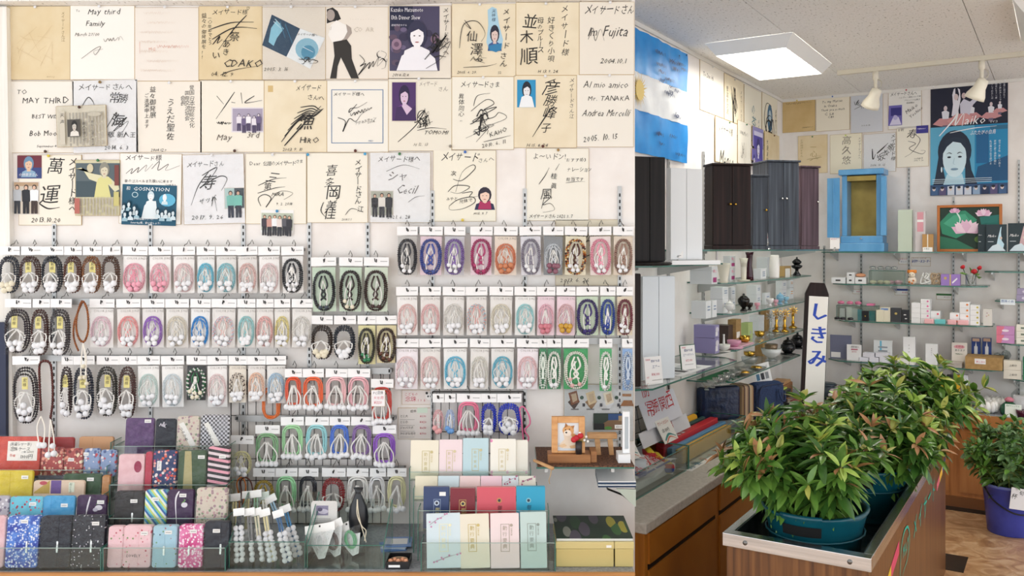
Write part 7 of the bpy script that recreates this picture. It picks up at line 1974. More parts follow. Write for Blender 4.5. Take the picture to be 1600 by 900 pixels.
def lotus(cx, cy, s, col, col2):
 for dx, dy, an in ((-1.0, .1, -1.1), (1.0, .1, 1.1), (-.7, -.4, -.6), (.7, -.4, .6), (-.35, -.7, -.25), (.35, -.7, .25), (0, -.8, 0), (-.5, .1, -.8), (.5, .1, .8), (0, 0, 0)):
  L, Wd = s * 1.0, s * .3; ux, uy = math.sin(an), -math.cos(an)
  bx, by = cx + dx * s * .1, cy + s * .3
  a.p([(bx, by), (bx + ux * L * .5 - uy * Wd, by + uy * L * .5 + ux * Wd), (bx + ux * L, by + uy * L), (bx + ux * L * .5 + uy * Wd, by + uy * L * .5 - ux * Wd)], col if (dx * 10) % 2 < 1 else col2)
lotus(46, 42, 24, '#e3b9d3', '#efd3e3'); lotus(72, 16, 13, '#eccfe0', '#e0aecb'); lotus(28, 11, 9, '#e6bcd6', '#d79fc4'); a.e(66, 60, 8, 6, '#5a7a3a')
a.build('picture_print', t)
for x0, x1, lb, pl in ((1528, 1541, 'dark disc case partly behind the next', VF + .08), (1541, 1573, 'dark disc case with a white swan dancer', VF + .05), (1575, 1610, 'dark disc case with a pinkish dancer at the shelf end', VF + .06)):
 def d(a, pk='pink' in lb):
  a.r(0, 0, 100, a.H, '#22343c')
  if x1 - x0 > 20: a.p([(46, a.H - 6), (56, a.H * .55), (70, a.H * .12), (75, a.H * .08), (72, a.H * .3), (76, a.H * .6), (88, a.H * .72), (80, a.H - 8)], '#c9a9ae' if pk else '#bfe0ee'); a.p([(6, a.H - 4), (30, a.H * .78), (60, a.H * .7), (96, a.H - 4)], '#cfdfe8'); a.e(72, a.H * .5, 6, 8, '#d8c6bc')
  a.t('Maiko', 6, a.H * .36, 20, '#f2f3f5', sh=.4, hand=.3, sx=.8); a.r(8, a.H * .62, 36, a.H * .64, '#c9d2d8')
 lid_box('disc_case', lb, 'disc case', x0, x1, 351 if x1 < 1574 else 349, Z, ('v', pl), BROT, .015, key='#8fb5c4/.2', fn=d, group='dancer disc cases')
# B2
Z = ZB['B2']
def bb(lb, x0, x1, yt, z=None, key='#e6e8e9/.5', fn=None, pl=BPL, d=.07, group='small white boxes on the glass shelves', name='carton', ybot=None, **kw):
 if ybot: z = EYE + (HOR - ybot) / F * depth(x0, pl) + .001
 return lid_box(name, lb, 'box', x0, x1, yt, Z if z is None else z, pl, BROT, d, key=key, fn=fn, group=group, **kw)
tiny = lambda c='#333': (lambda a: a.r(30, a.H * .35, 65, a.H * .6, c))
bb('flat white box with black label at the shelf end', 1299, 1321, 433.5, fn=tiny())
bb('lower box of a pair of small white boxes', 1323, 1335, 433.5, fn=tiny()); bb('upper box of a pair of small white boxes', 1323, 1335, 426, ybot=434, fn=tiny())
bb('small white box under a peach oval case', 1336, 1353, 433.5, fn=tiny())
zz = EYE + (HOR - 433.5) / F * depth(1344, BPL) + .001
Y = depth(1344, BPL)
t = thing('oval_case', 'peach oval case on a small white box', 'case', RW(onV(1344.5, 0, VF + .07)[0], VF + .08, zz), BROT)
mb = MB(); mb.ball((0, 0, .014), .036, '#d99a74/.5', 14, 8, (1, .6, .4)); mb.build('case_body', t, True)
def glass_case(lb, x0, x1, yt, z, pl, d=.1):
 p, w, _, h = gpos(x0, x1, yt, z, pl, BROT, d)
 t = thing('glass_case', lb, 'glass case', p, BROT)
 for b in ((0, w, 0, .003, 0, h), (0, w, d - .003, d, 0, h), (0, .003, .0032, d - .0032, 0, h), (w - .003, w, .0032, d - .0032, 0, h), (.0, w, 0, d, h + .0002, h + .003)):
  mb = MB(); mb.box(*b, 'glass'); mb.build('pane', t)
 mb = MB()
 for a in (0, w):
  mb.tube([(a, 0, 0), (a, 0, h)], .0016, GE, 4); mb.tube([(a, 0, h), (a, d, h)], .0016, GE, 4)
 mb.tube([(0, 0, h), (w, 0, h)], .0016, GE, 4); mb.tube([(0, d, h), (w, d, h)], .0016, GE, 4); mb.build('cut_edge', t)
 return p, w, h
p, w, h = glass_case('glass case with cream and pink oval pots, clear lids on top', 1358, 1413, 423, Z, BPL)
def pot(lb, x, z, vv, key, s=1, group=None, sc=(1, .6, .55)):
 t = thing('oval_pot', lb, 'pot', RW(onV(x, 0, vv)[0], vv, z + .0006), BROT, group)
 mb = MB(); mb.ball((0, 0, .018 * s), .03 * s, key, 12, 7, sc); mb.build('pot_body', t, True)
 mb = MB(); mb.lathe([(.018 * s, .0), (.02 * s, .003)], '#e9e9e9/.3', n=12, sy=.6); mb.build('foot_ring', t, True)
for i, x in enumerate((1364, 1376, 1386, 1392)): pot('small %s oval pot inside the glass case' % ('cream' if i < 3 else 'rose'), x, Z, VF + .08 + (i % 2) * .03, '#ded7bc/.3' if i < 3 else '#cfa4b4/.3', .8, 'oval pots in the glass case')
pot('pale pink oval pot heaped at the end of the glass case', 1404, Z, VF + .09, '#d6aab9/.3', .9, 'oval pots in the glass case')
for i, x in enumerate((1364, 1376, 1388, 1397)): pot('clear dome lid lying on the glass case', x, Z + h + .004, VF + .08, 'crystal', .8, 'clear lids on the glass case', (1, .7, .6))
t = thing('bear_figure', 'small orange and white bear ornament', 'ornament', RW(onV(1425, 0, VF + .06)[0], VF + .06, Z + .0006), BROT)
mb = MB(); mb.ball((0, 0, .03), .03, '#e8dccb/.6', 10, 7, (1, .8, 1)); mb.build('body', t, True)
mb = MB(); mb.ball((0, -.008, .068), .022, '#e9ddc9/.6', 10, 7); [mb.ball((s * .016, -.004, .088), .009, '#d98a3c/.6', 7, 5) for s in (-1, 1)]; mb.box(-.03, .03, -.004, .0, .082, .104, '#e88a2c/.6'); [mb.ball((s * .009, -.028, .072), .003, '#221c18/.4', 6, 4) for s in (-1, 1)]; mb.build('head', t, True)
mb = MB(); [mb.ball((a, -.024, b), .007, '#c97a3a/.6', 7, 5) for a, b in ((-.014, .02), (.012, .03), (.004, .012))]; mb.build('patches', t, True)
for i, x in enumerate((1447, 1463)):
 t = thing('bead_bundle', ('white' if i == 0 else 'beige') + ' twisted bead bundle in clear wrap', 'bead bundle', RW(onV(x, 0, VF + .07)[0], VF + .07, Z + .0006), BROT)
 mb = MB(); rd = random.Random(i)
 for q in range(5): mb.tube(catmull([(rd.uniform(-.035, .035), rd.uniform(-.015, .015), .01 + .07 * j / 4) for j in range(5)], 4, True), .005, '#e4e6e4/.4' if i == 0 else '#bfa98c/.4', 5, True)
 mb.build('strands', t, True)
bb('purple gift packet with gold ribbon', 1470, 1500, 428.5, key='#9a7ac4/.4', name='gift_packet', fn=lambda a: (a.r(46, 0, 53, a.H, '#c9b06a'), a.p([(58, a.H * .7), (84, a.H * .3), (88, a.H * .4), (62, a.H * .82)], '#eceaf0'), a.e(24, a.H * .35, 8, 8, '#c9b06a')), group=None)
t = thing('rose_vase', 'glass vase with three red roses on the shelf end', 'vase', RW(onV(1517, 0, VF + .08)[0], VF + .08, Z + .0006), BROT)
mb = MB(); mb.lathe([(.03, 0), (.034, .01), (.034, .07), (.038, .078)], 'crystal', n=14); mb.build('glass_body', t, True)
for i, (a, b, c) in enumerate(((-.05, 0, .125), (.05, .01, .12), (.022, -.03, .098))):
 mb = MB(); mb.tube([(a * .2, 0, .01), (a, b, c)], .003, '#2c4a22/.5', 5); mb.build('stem', t)
 mb = MB(); mb.ball((a, b, c), .02 if i == 2 else .015, '#b0141f/.5', 10, 6, (1, 1, .85)); mb.ball((a + .004, b - .006, c + .005), .012, '#cf2230/.5', 8, 5); mb.build('rose_bloom', t, True)
for i, (a, c) in enumerate(((-.06, .085), (.05, .08), (.0, .12), (.06, .06))):
 mb = MB(); mb.add([(a * .3, -.01, .08), (a * .7 - .008, -.02, c + .008), (a * 1.15, -.016, c), (a * .7 + .008, -.016, c - .012)], [(0, 1, 2, 3), (3, 2, 1, 0)], 'leaf_mid'); mb.build('leaf', t)
# wall notes
def wnote(x0, x1, y0, y1, lb, fn, col='#f0eeec'): wboard('B', x0, x1, y0, y1, col, lb, fn, name='paper_sign', cat='sign', th=.001, group='paper signs on the back wall')
wnote(1404, 1420, 403, 413, 'tiny red and blue paper sign above the glass case', lambda a: (a.t('お手入れ', 10, 6, 18, '#c2405a', hand=.2), a.t('セット', 20, 30, 20, '#2b3a7a', hand=.2)))
wnote(1424, 1454, 402, 416, 'blue lettered paper sign for a case corner', lambda a: (a.t('手づくり・お守り袋', 6, 2, 8, '#8a3a3a', hand=.1), [a.t('お守ケースコーナー', 1 + q, 14, 19, '#1f3f8c', hand=0, sx=.58) for q in range(3)]), '#e6e1dc')
wnote(1398, 1421, 451, 461, 'small price sign with a navy band', lambda a: (a.r(0, 0, 100, 14, '#22408c'), a.t('¥3,850', 50, 20, 14, '#c2405a', hand=.2)))
wnote(1463, 1487, 458.5, 468, 'small price sign with a green band', lambda a: (a.r(0, 0, 100, 14, '#2f6a35'), a.t('¥1,650', 50, 18, 14, '#8a3a5a', hand=.2)), '#e9e6e2')
wnote(1332, 1347, 452, 459, 'tiny tilted price sign over the pink ovals', lambda a: a.t('¥880', 40, 14, 22, '#c2405a', hand=.2))
# B3
Z = ZB['B3']
p, w, h = glass_case('glass case with jewel boxes, pink ovals on top', 1307, 1371, 477, Z, BPL)
for i, x in enumerate((1314, 1328, 1341)): pot('glossy pink oval case lying on the glass case', x, Z + h + .004, VF + .08, '#d9789a/.25', .8, 'pink ovals on the glass case')
bb('flat hot pink box on the glass case', 1354, 1365, 473.5, z=Z + h + .004, key='#e07aa6/.4', group=None, hh=.014)
for i, x in enumerate((1308, 1317, 1329)): pot('dark glossy compact case in front of the glass case', x, Z, VF + .015, '#2a2a30/.2', .7, 'dark compact cases')
for i, (x0, x1, yt, c) in enumerate(((1312, 1320, 482, '#dfe0de'), (1322, 1331, 480, '#e6e6e2'), (1331, 1340, 482, '#c9cdcc'), (1340, 1346, 484, '#5fa8b4'), (1358, 1367, 486, '#4f9aa0'))):
 bb('%s jewel box inside the lower glass case' % ('white', 'pale', 'silver', 'teal', 'sea green')[i], x0, x1, yt, key=c + '/.3', d=.05, pl=('v', VF + .08), group='jewel boxes in the glass case')
bb('tiny black square jewel box with a gold dot', 1347, 1357, 486, key='#14151c/.5', d=.02, pl=('v', VF + .014), fn=lambda a: a.e(50, a.H / 2, 10, 10, '#c9a94a'), group=None)
for x0, x1, yt, c, lb, f in ((1369, 1380, 484, '#e6e0c8', 'cream card packet in front of paper sheets', None), (1375, 1391, 480, '#dcd6c2', 'cream sheet packet with blue print', lambda a: a.r(10, 10, 80, 30, '#6f8fc4')), (1392, 1408, 481, '#3a3c40', 'black packet with a gold flower', lambda a: a.e(50, a.H * .4, 14, 12, '#c9b46a')), (1409, 1420, 484, '#26282c', 'black packet with white print at the stack', lambda a: (a.e(45, a.H * .4, 20, 9, '#dedede'), a.e(60, a.H * .7, 18, 8, '#dedede')))):
 bb(lb, x0, x1, yt, key=c + '/.4', fn=f, d=.03, pl=('v', VF + (.02 if x0 < 1370 else .05)), group=None, name='packet')
def stack(x0, x1, ytop, ybot, n, lb, dot, pl=BPL, grp=None, d=.1):
 hz = (ybot - ytop) / n
 for i in range(n):
  Yd = depth(x0, pl); zb = Z + i * hz * Yd / F + (.0008 * i)
  lid_box('carton', lb, 'box', x0, x1, 0, zb, pl, BROT, d, key='#eff0f1/.5', fn=(lambda a: a.e(76, a.H * .45, 11, 11, dot)) if dot else None, group=grp or lb, hh=hz * Yd / F)
stack(1424, 1438, 474, 505, 4, 'plain white carton in the stack beside black packets', None)
stack(1438.5, 1453, 468, 505, 5, 'white carton with pink dot in a tall stack', '#e070a6')
stack(1454, 1469, 481, 500, 2, 'white carton with red dot in a short stack', '#e0405a', ('v', VF + .06))
stack(1484, 1499, 490, 508, 2, 'white carton with coral dot in a short stack', '#e8805a')
stack(1499.5, 1515, 471, 506, 4, 'white carton with orange dot in a stack of four', '#e8853a')
stack(1515.5, 1531, 477, 508, 4, 'white carton with yellow dot in a stack of four', '#c9b84a')
bb('flowered white gift box at the end of the stacks', 1536, 1550, 483, key='#dcdad4/.5', fn=lambda a: [a.e(x, y, 8, 8, c) for x, y, c in ((45, 50, '#b99aa0'), (62, 75, '#c9b48a'), (40, 90, '#c9a0a0'))], group=None)
for x0, x1, c, nm in ((1444, 1459, '#efb9bd', 'pink soap bar in front of the pink-dot stack'), (1460, 1477, '#6cc4c6', 'turquoise soap bar between pink ones'), (1480, 1494, '#efb9bd', 'pink soap bar beside the turquoise one'), (1496, 1513, '#efb9bd', 'pink soap bar in front of the orange-dot stack')):
 bb(nm, x0, x1, 499.5, key=c + '/.3', pl=('v', VF + .002), d=.035, group='soap bars', name='soap_bar', bev=.006, hh=.034)
# B4
Z = ZB['B4']
bb('slate blue cloth folder in a clear bag', 1297, 1330, 523, key='#6f738c/.4', d=.02, group=None, name='cloth_folder', pl=('v', VF + .1), fn=lambda a: a.r(5, a.H * .72, 50, a.H * .94, '#eceaea'))
bb('white price board in front of the slate folder', 1323, 1346, 538, key='#f0f1f2/.5', d=.006, group=None, name='price_board', pl=('v', VF + .05), fn=lambda a: (a.t('遺影額入', 28, 10, 14, '#444', hand=.2), a.r(30, 30, 75, 38, '#c2607a'), a.t('¥770', 35, 45, 14, '#c2405a', hand=.2)))
bb('white leaflet board with a blue stripe', 1365, 1394, 531, key='#e6e9ea/.5', d=.006, group=None, name='leaflet_board', pl=('v', VF + .14), fn=lambda a: (a.r(34, 4, 44, 60, '#6fbcd8'), lines('#9aa0a8', 3)(a)))
for i, (x0, x1, yt, yb) in enumerate(((1343, 1357, 558, 564), (1358, 1373, 558, 565), (1374, 1390, 558, 565), (1348, 1366, 551, 558), (1368, 1388, 551, 558))):
 bb('thin white packet box in the pile before the leaflet', x0, x1, yt, ybot=None if yb > 560 else yb, key='#e3e4ee/.5', pl=('v', VF + .04), group='thin white boxes in a pile')
bb('tall white slim box with three black characters', 1411, 1430, 526, key='#f0f1f3/.5', d=.03, pl=('v', VF + .1), group=None, fn=lambda a: a.t('御念珠', 44, 70, 10, '#333', vert=True, adv=3, hand=.1))
bb('flat white box with a cream lid before the slim box', 1402, 1428, 555, key='#ecece8/.5', d=.09, pl=('v', VF + .005), group=None, fn=None, hh=.035)
bb('white upright booklet box with small vertical print', 1446, 1465, 537, key='#eef0f1/.5', d=.03, pl=('v', VF + .1), group=None, fn=lambda a: a.t('南無妙法', 46, 40, 9, '#444', vert=True, adv=2, hand=.1))
bb('small framed notice with red and green lettering', 1487, 1511, 535, key='#e9e3da/.5', d=.008, pl=('v', VF + .12), group=None, name='notice', fn=lambda a: (a.e(50, 30, 36, 14, '#e3a9b0'), a.t('お線香', 24, 20, 18, '#b0304a', hand=.3), a.t('あります', 20, 48, 17, '#2b2b30', hand=.3), a.word(24, 78, 50, 7, 3, 2, '#3a6a3a')))
for i in range(3): bb('grey print sheet in the pile beside the cardboard box', 1474, 1503, 0, z=Z + i * .012, key='#b9b2aa/.5', pl=('v', VF + .01), d=.16, hh=.011, group='print sheets', name='print_sheet')
t = bb('open cardboard box with a red price tag', 1508, 1566, 557, key='kraft', pl=('v', VF - .005), d=.2, group=None, name='cardboard_box', fn=lambda a: (a.r(26, a.H * .12, 56, a.H * .55, '#f2eff0'), a.t('¥1,100', 30, a.H * .26, 9, '#c2405a', hand=.2)))
for i in range(5): pass
for x in (1525, 1542):
 bb('white candle in a navy blue packet behind the cardboard box', x - 7, x + 7, 528, key='#24428c/.3', d=.03, pl=('v', VF + .21), group='candle packets', name='candle_packet', fn=lambda a: (a.r(30, a.H * .3, 68, a.H, '#eceff2'), a.p([(38, a.H * .3), (50, a.H * .12), (60, a.H * .3)], '#eceff2'), a.r(10, 4, 90, a.H * .12, '#d9b9a0')))
t = thing('foil_bag', 'crumpled clear silver bag behind the cardboard box', 'bag', RW(onV(1566, 0, VF + .25)[0], VF + .25, Z + .0006), BROT)
mb = MB(); rd = random.Random(5)
for i in range(6): mb.ball((rd.uniform(-.03, .03), rd.uniform(-.03, .03), .03 + i * .012), .028, 'crystal', 6, 4)
mb.build('bag_body', t)
# short shelves at the end
for x0, yt, yb in ((1588, 461, 470), (1589, 451, 460)): bb('lavender floral box at the shelf end', x0, x0 + 22, yt, z=1.36 if yb > 465 else 1.36 + .043, key='#9a8fae/.4', group='lavender boxes', hh=.042, fn=lambda a: a.e(60, a.H * .5, 22, 12, '#d6cfe0'))
t = thing('hanging_tag', 'small blue lettered tag on the edge of the short shelf', 'tag', RW(onV(1563, 0, VW - .302)[0], VW - .302, 1.35), BROT)
mb = MB(); mb.box(0, .085, -.004, -.001, -.012, .024, '#e4edf2/.5'); mb.build('card', t); a = Art(0, .024, .00085, -.0045, 0, 0); a.t('数珠の糸', 4, 6, 22, '#2f5fa0', hand=.3); a.build('lettering', t)
for i in range(2): bb('pink and violet printed box %s' % ('under its twin' if i == 0 else 'on top of its twin'), 1557, 1585, 0, z=1.08 + i * .056, key='#c98fc4/.4', hh=.055, group='pink violet boxes', fn=lambda a: (a.p([(0, 0), (45, 0), (25, a.H), (0, a.H)], '#e07a92'), a.e(50, a.H * .5, 20, 8, '#f0e3ee')))
for i in range(3): bb('cream box in the pile of three at the shelf end', 1588, 1612, 0, z=1.08 + i * .042, key='#ebe8dc/.5', hh=.041, group='cream boxes in a pile', fn=tiny('#6a7a6a'))
for i in range(2): bb('cream incense box with brush print %s' % ('below' if i == 0 else 'on top'), 1568, 1596, 0, z=.845 + i * .061, key='#e6e1d4/.5', hh=.06, group='incense boxes', fn=lambda a: (a.t('上香印', 30, a.H * .4, 15, '#4a4a40', hand=.6)))
for i in range(4): bb('green capped packet at the very end of the shelf', 1598, 1615, 0, z=.845 + i * .038, key='#2a7a50/.4', hh=.036, group='green packets', pl=('v', VF + .03))
# ---------------------------------------------------------------- things on the counter along the wall
def onc(x, y): return onZ(x, y, CZ)
def ctr(name, label, cat, u, v, rz=None, z=CZ, group=None): return thing(name, label, cat, RW(u, v, z + .0006), LROT if rz is None else rz, group)
GU = -1.56
def open_case(lb, v0, v1, h):
 t = ctr('glass_case', lb, 'glass case', GU, v0)
 L, d = v1 - v0, GU - UW - .02
 for nm, b in (('front_pane', (0, L, 0, .004, 0, h)), ('back_pane', (0, L, d - .004, d, 0, h)), ('end_pane', (0, .004, .0045, d - .0045, 0, h)), ('end_pane', (L - .004, L, .0045, d - .0045, 0, h)), ('base_pane', (.0045, L - .0045, .0045, d - .0045, 0, .004))):
  mb = MB(); mb.box(*b, 'glass'); mb.build(nm, t)
 mb = MB()
 for p in (((0, 0, h), (L, 0, h)), ((0, 0, 0), (L, 0, 0)), ((0, 0, 0), (0, 0, h)), ((L, 0, 0), (L, 0, h)), ((0, 0, h), (0, d, h)), ((L, 0, h), (L, d, h)), ((0, d, h), (L, d, h)), ((L, 0, 0), (L, d, 0))): mb.tube(p, .0028, GE, 4)
 mb.build('cut_edge', t)
va, vb, vc = onc(985, 787)[1], onc(1077, 733)[1], onc(1164, 681)[1]
open_case('open glass case of white victory towels near the counter end', max(va, 3.3), vb - .01, .115)
open_case('open glass case of red, yellow and blue cheering batons', vb, vc, .115)
def bar_item(name, lb, v0, v1, u, w, h, key, z=CZ + .0048, tilt=0, fn=None, group='cheering goods', bev=.006, tw=0):
 t = thing(name, lb, 'cheering goods', RW(u, v0, z + .0006), LROT + tw, group, (0, -tilt, LROT + tw))
 mb = MB(); mb.box(0, v1 - v0, 0, w, 0, h, key); mb.build('packet_body', t, False, None, bev)
 if fn:
  a = Art(0, 0, .01, 0, 0, 0); fn(a); o = a.build('lettering', t); o.rotation_euler = (-math.pi / 2, 0, 0); o.location = (0, 0, h + .0008)
 return t
for lb, a0, a1, du, w, h, c, bv, fn in (('long yellow boxed baton at the front of the glass case', .05, .1, .05, .04, .07, '#e0ae3c/.4', .004, None), ('light blue baton behind the yellow box', .02, .06, .094, .03, .08, '#5d93bd/.4', .006, None),
 ('red packed baton with white characters', 0, .1, .128, .05, .105, '#cc2630/.4', .006, lambda a: (a.r(22, -4, 25.5, -1, '#f2f0f0'), a.r(28, -4, 31.5, -1, '#f2f0f0'), a.t('必', 22.3, -3.9, 2.6, '#c8242c'), a.t('勝', 28.3, -3.9, 2.6, '#c8242c'))),
 ('dark green baton behind the red one', .1, .16, .182, .025, .115, '#1f4a48/.4', .006, None), ('folded yellow towel lying over the batons', .03, .2, .21, .04, .135, '#e9ae22/.6', .018, None), ('rolled blue towel at the back of the glass case', .15, .3, .253, .014, .14, '#1b5f9e/.6', .006, None)):
 bar_item('cheer_baton', lb, vb + a0, vc - a1, GU - du, w, h, c, bev=bv, fn=fn)
# polka dot cloth in/after the case
mat_dots('polka', '#141d3c', ['#eceef4'], 46, .2)
p = RW(-1.6, vc + .02, CZ + .0006)
t = ctr('folded_cloth', 'navy polka dot cloth with a label beside the glass case', 'cloth', -1.45, vc + .01)
mb = MB(); mb.box(0, .36, 0, .16, 0, .03, 'polka'); mb.build('cloth_fold', t, False, None, .008)
mb = MB(); mb.box(.1, .19, .04, .12, .0305, .032, '#e3dccb/.6'); mb.build('paper_label', t)
# towels in the first case
mat_stripe('tri_stripe', ['#2b4ba0', '#e0c62c', '#b8242c'], 16, 0)
rd = random.Random(8)
t = thing('victory_towel', 'white towel with red characters folded in the glass case', 'towel', RW(GU - .03, max(va, 3.3) + .05, CZ + .0055), LROT)
L = vb - .12 - max(va, 3.3)
mb = MB()
n = 8
vs = [(L * i / n, .2 * j / 4, .045 + .02 * math.sin(i * 1.1 + j) + .06 * j / 4) for j in range(5) for i in range(n + 1)]
mb.add(vs, [(j * (n + 1) + i, j * (n + 1) + i + 1, (j + 1) * (n + 1) + i + 1, (j + 1) * (n + 1) + i) for j in range(4) for i in range(n)], 'cloth_white'); mb.build('cloth', t, True)
mb = MB(); mb.box(.01, L - .01, .005, .195, 0, .04, 'cloth_white'); mb.build('folded_stack', t, False, None, .01)
for i, (ch, cx) in enumerate((('必', .18), ('勝', .34), ('必', .52), ('勝', .66))):
 a = Art(0, 0, .01, 0, 0, 0); a.t(ch, -4, -4, 9, '#c0202c', hand=.6); a.r(-3, 5.5, 6, 6.6, '#2b4ba0')
 o = a.build('red_character', t); o.rotation_euler = (-math.pi / 2 + .3, 0, 0); o.location = (L * cx + .02, .05, .088)
for i in range(3):
 t = thing('cheer_towel', 'rolled blue, yellow and red towel end in the towel case', 'towel', RW(GU - .05 - .05 * i, vb - .16 + .01 * i, CZ + .045 + .018 * i), LROT + .4, 'rolled towels in the towel case')
 mb = MB(); mb.lathe([(.024, -.06), (.028, -.05), (.028, .05), (.022, .06)], 'tri_stripe', n=12); o = mb.build('rolled_cloth', t, True); o.rotation_euler = (0, math.pi / 2, .2)
 mb = MB(); mb.box(-.01, .05, -.03, -.005, -.0395 - .018 * i, -.026, 'cloth_white'); mb.build('wrap', t)
# leaning banners behind
def banner(lb, v0, w, z0, h, u, key, fn, ang=.38):
 t = thing('cheer_banner', lb, 'banner', RW(u, v0, z0), LROT, 'cheering banners', (-ang, 0, LROT))
 mb = MB(); mb.box(0, w, 0, .004, 0, h, key); mb.build('cloth', t)
 if fn: a = Art(0, h, w / 100, -.0006, 0, 0); a.H = h / w * 100; fn(a); a.build('lettering', t)
 return t
t = thing('wire_grid', 'black wire grid leaning behind the cheering banners', 'wire grid', RW(-1.74, 3.35, CZ + .13), LROT, None, (-.2, 0, LROT))
mb = MB(); mb.tube([(0, 0, 0), (1.05, 0, 0), (1.05, 0, .3), (0, 0, .3)], .004, '#1c1a1a/.4', 6, True); mb.build('rim', t)
for i in range(1, 12): mb = MB(); mb.tube([(i * .0875, 0, 0), (i * .0875, 0, .3)], .0022, '#222/.4', 4); mb.build('wire', t)
for i in range(1, 5): mb = MB(); mb.tube([(0, 0, i * .06), (1.05, 0, i * .06)], .0022, '#222/.4', 4); mb.build('wire', t)
RC = '#c0202c'
v_b = onU(1016, 640, -1.72)[0]
banner('white banner lettered in red brush strokes leaning on the wire grid', v_b - .05, .46, CZ + .2, .15, -1.71, '#dfdfe8/.6', lambda a: a.t('常勝関西', 10, 2, 20, RC, hand=1.2, adv=.95))
banner('lower white banner with two red characters', v_b - .12, .62, CZ + .125, .075, -1.70, '#d6d6dc/.6', lambda a: a.t('必　勝', 36, 1, 10, RC, hand=1))
banner('upper white banner with large red characters under the glass shelf', v_b - .3, .55, CZ + .33, .12, -1.735, '#dcdce2/.6', lambda a: a.t('必　勝', 12, 2, 18, RC, hand=1))
v_n = onU(1040, 690, -1.66)[0]
def d(a): a.t('クリーンロスト', 6, 6, 13, '#c2502c', hand=.5, sx=.9); a.t('1本 350円', 14, 28, 14, '#222', hand=.5, sx=.9); a.s([(10, 62), (50, 48), (90, 60)], 6, '#3a8a86'); a.s([(14, 70), (50, 56), (90, 70)], 4, '#d9785a')
banner('handwritten price board of the cheering batons', v_n, .17, CZ + .12, .12, -1.66, '#eceae4/.5', d, .5)
banner('handwritten price board of the towels', v_n - .45, .15, CZ + .12, .11, -1.66, '#eceae4/.5', d, .5)
# paper sign flat on the counter
u_, v_ = onc(1084, 739)
t = thing('counter_sign', "paper strip reading cheering goods in blue and red on the counter", 'sign', RW(-1.53, v_ + .02, CZ + .0006), LROT)
mb = MB(); mb.box(0, .60, 0, .075, 0, .001, '#eceae6/.5'); mb.build('paper', t)
a = Art(0, .0, .0045, 0, 0, 0); a.t('応援', 8, -14, 14, '#2b6a8c', hand=.4, adv=1.5); a.t('グッズ', 52, -14, 14, '#d0603c', hand=.4, adv=1.6); o = a.build('lettering', t); o.rotation_euler = (-math.pi / 2, 0, 0); o.location = (.0, .003, .0016)
lat('tin_can', 'striped tin can beside the banners', 'can', 995, CZ + .0, ('Y', 4.02), [('can_body', [(.045, 0), (.045, .11)], '#c9d3dc/.4'), ('label_band', [(.0455, .03), (.0455, .07)], '#2b4a9a/.5')])
# bags
mat_check('plaid', '#b59a78', '#8f7452', 38)
mat_stripe('plaid_lines', ['#b89c7a', '#a8885f', '#5a3a36', '#c4aa86', '#b89c7a', '#8a6a5a', '#2a2428', '#c9b48f'], 14, 0)
v1 = onU(1100, 650, -1.60)[0]
def sack(name, lb, x0, x1, xs, yt, plane, phi, key, d=None, cat='bag', bev=.02, group=None, z0=CZ):
 p, w, d, h = gpos(x0, x1, yt, z0, plane, phi, d, xs)
 t = thing(name, lb, cat, p, phi, group)
 mb = MB(); mb.box(0, w, 0, d, 0, h, key); mb.build('bag_body', t, False, None, bev)
 return t, w, d, h
p, w, d_, h = gpos(1094, 1160, 600, CZ, ('Y', 5.14), .4, .09)
t = thing('display_riser', 'low grey riser board under the shiny navy case', 'riser', p, .4); mb = MB(); mb.box(0, w, 0, .09, 0, .058, 'grey_top'); mb.build('riser_board', t, False, None, .003)
t, w, d_, h = sack('bagged_case', 'shiny dark navy vinyl case beside the plaid bag', 1097, 1158, None, 607, ('Y', 5.16), .4, 'navy_vinyl', .07, z0=CZ + .06)
t, w, d_, h = sack('plaid_bag', 'beige plaid bag between navy bags', 1159, 1180, None, 603, ('Y', 5.42), .4, 'plaid_lines', .14)
t, w, d_, h = sack('zip_pouch', 'blue zipped pouch with a ring pull', 1182, 1228, None, 600, ('Y', 5.5), .5, 'navy_cloth', .1, bev=.035)
mb = MB(); mb.tube(catmull([(.012, -.004, .03), (.02, -.004, h * .7), (.06, -.004, h - .02), (w * .9, -.004, h - .012)], 5), .004, '#1b2a4c/.5', 6); mb.build('zipper', t, True)
mb = MB(); mb.tube([(.015 + .012 * math.cos(a), -.008, .02 + .012 * math.sin(a)) for a in [i * .63 for i in range(10)]], .002, '#a9adb2/.25/.8', 5, True); mb.build('ring_pull', t, True)
mb = MB(); mb.tube(catmull([(w * .7, -.012, h * .8), (w * .72, -.03, h * .55), (w * .85, -.03, h * .5), (w * .9, -.012, h * .75)], 5), .006, 'navy_cloth', 6); mb.build('strap', t, True)
p, w, d_, h = gpos(1183, 1208, 571, CZ + .2, ('Y', 5.6), .35, .004)
t = thing('printed_card', 'tilted white card with small product pictures above the blue pouch', 'card', p, .35, None, (-.1, -.18, .35))
mb = MB(); mb.box(0, w, 0, .003, -.06, h, '#e9eaea/.5'); mb.build('card', t)
a = Art(0, h, w / 100, -.001, 0, 0); a.t('エアズバッグ', 14, 14, 12, '#555', hand=.3); [a.r(8 + i * 28, 50, 28 + i * 28, 84, c) for i, c in enumerate(('#3f6f8f', '#2b2f36', '#8a8f94'))]; a.e(20, 130, 16, 10, '#3d5a8c'); a.build('print', t)
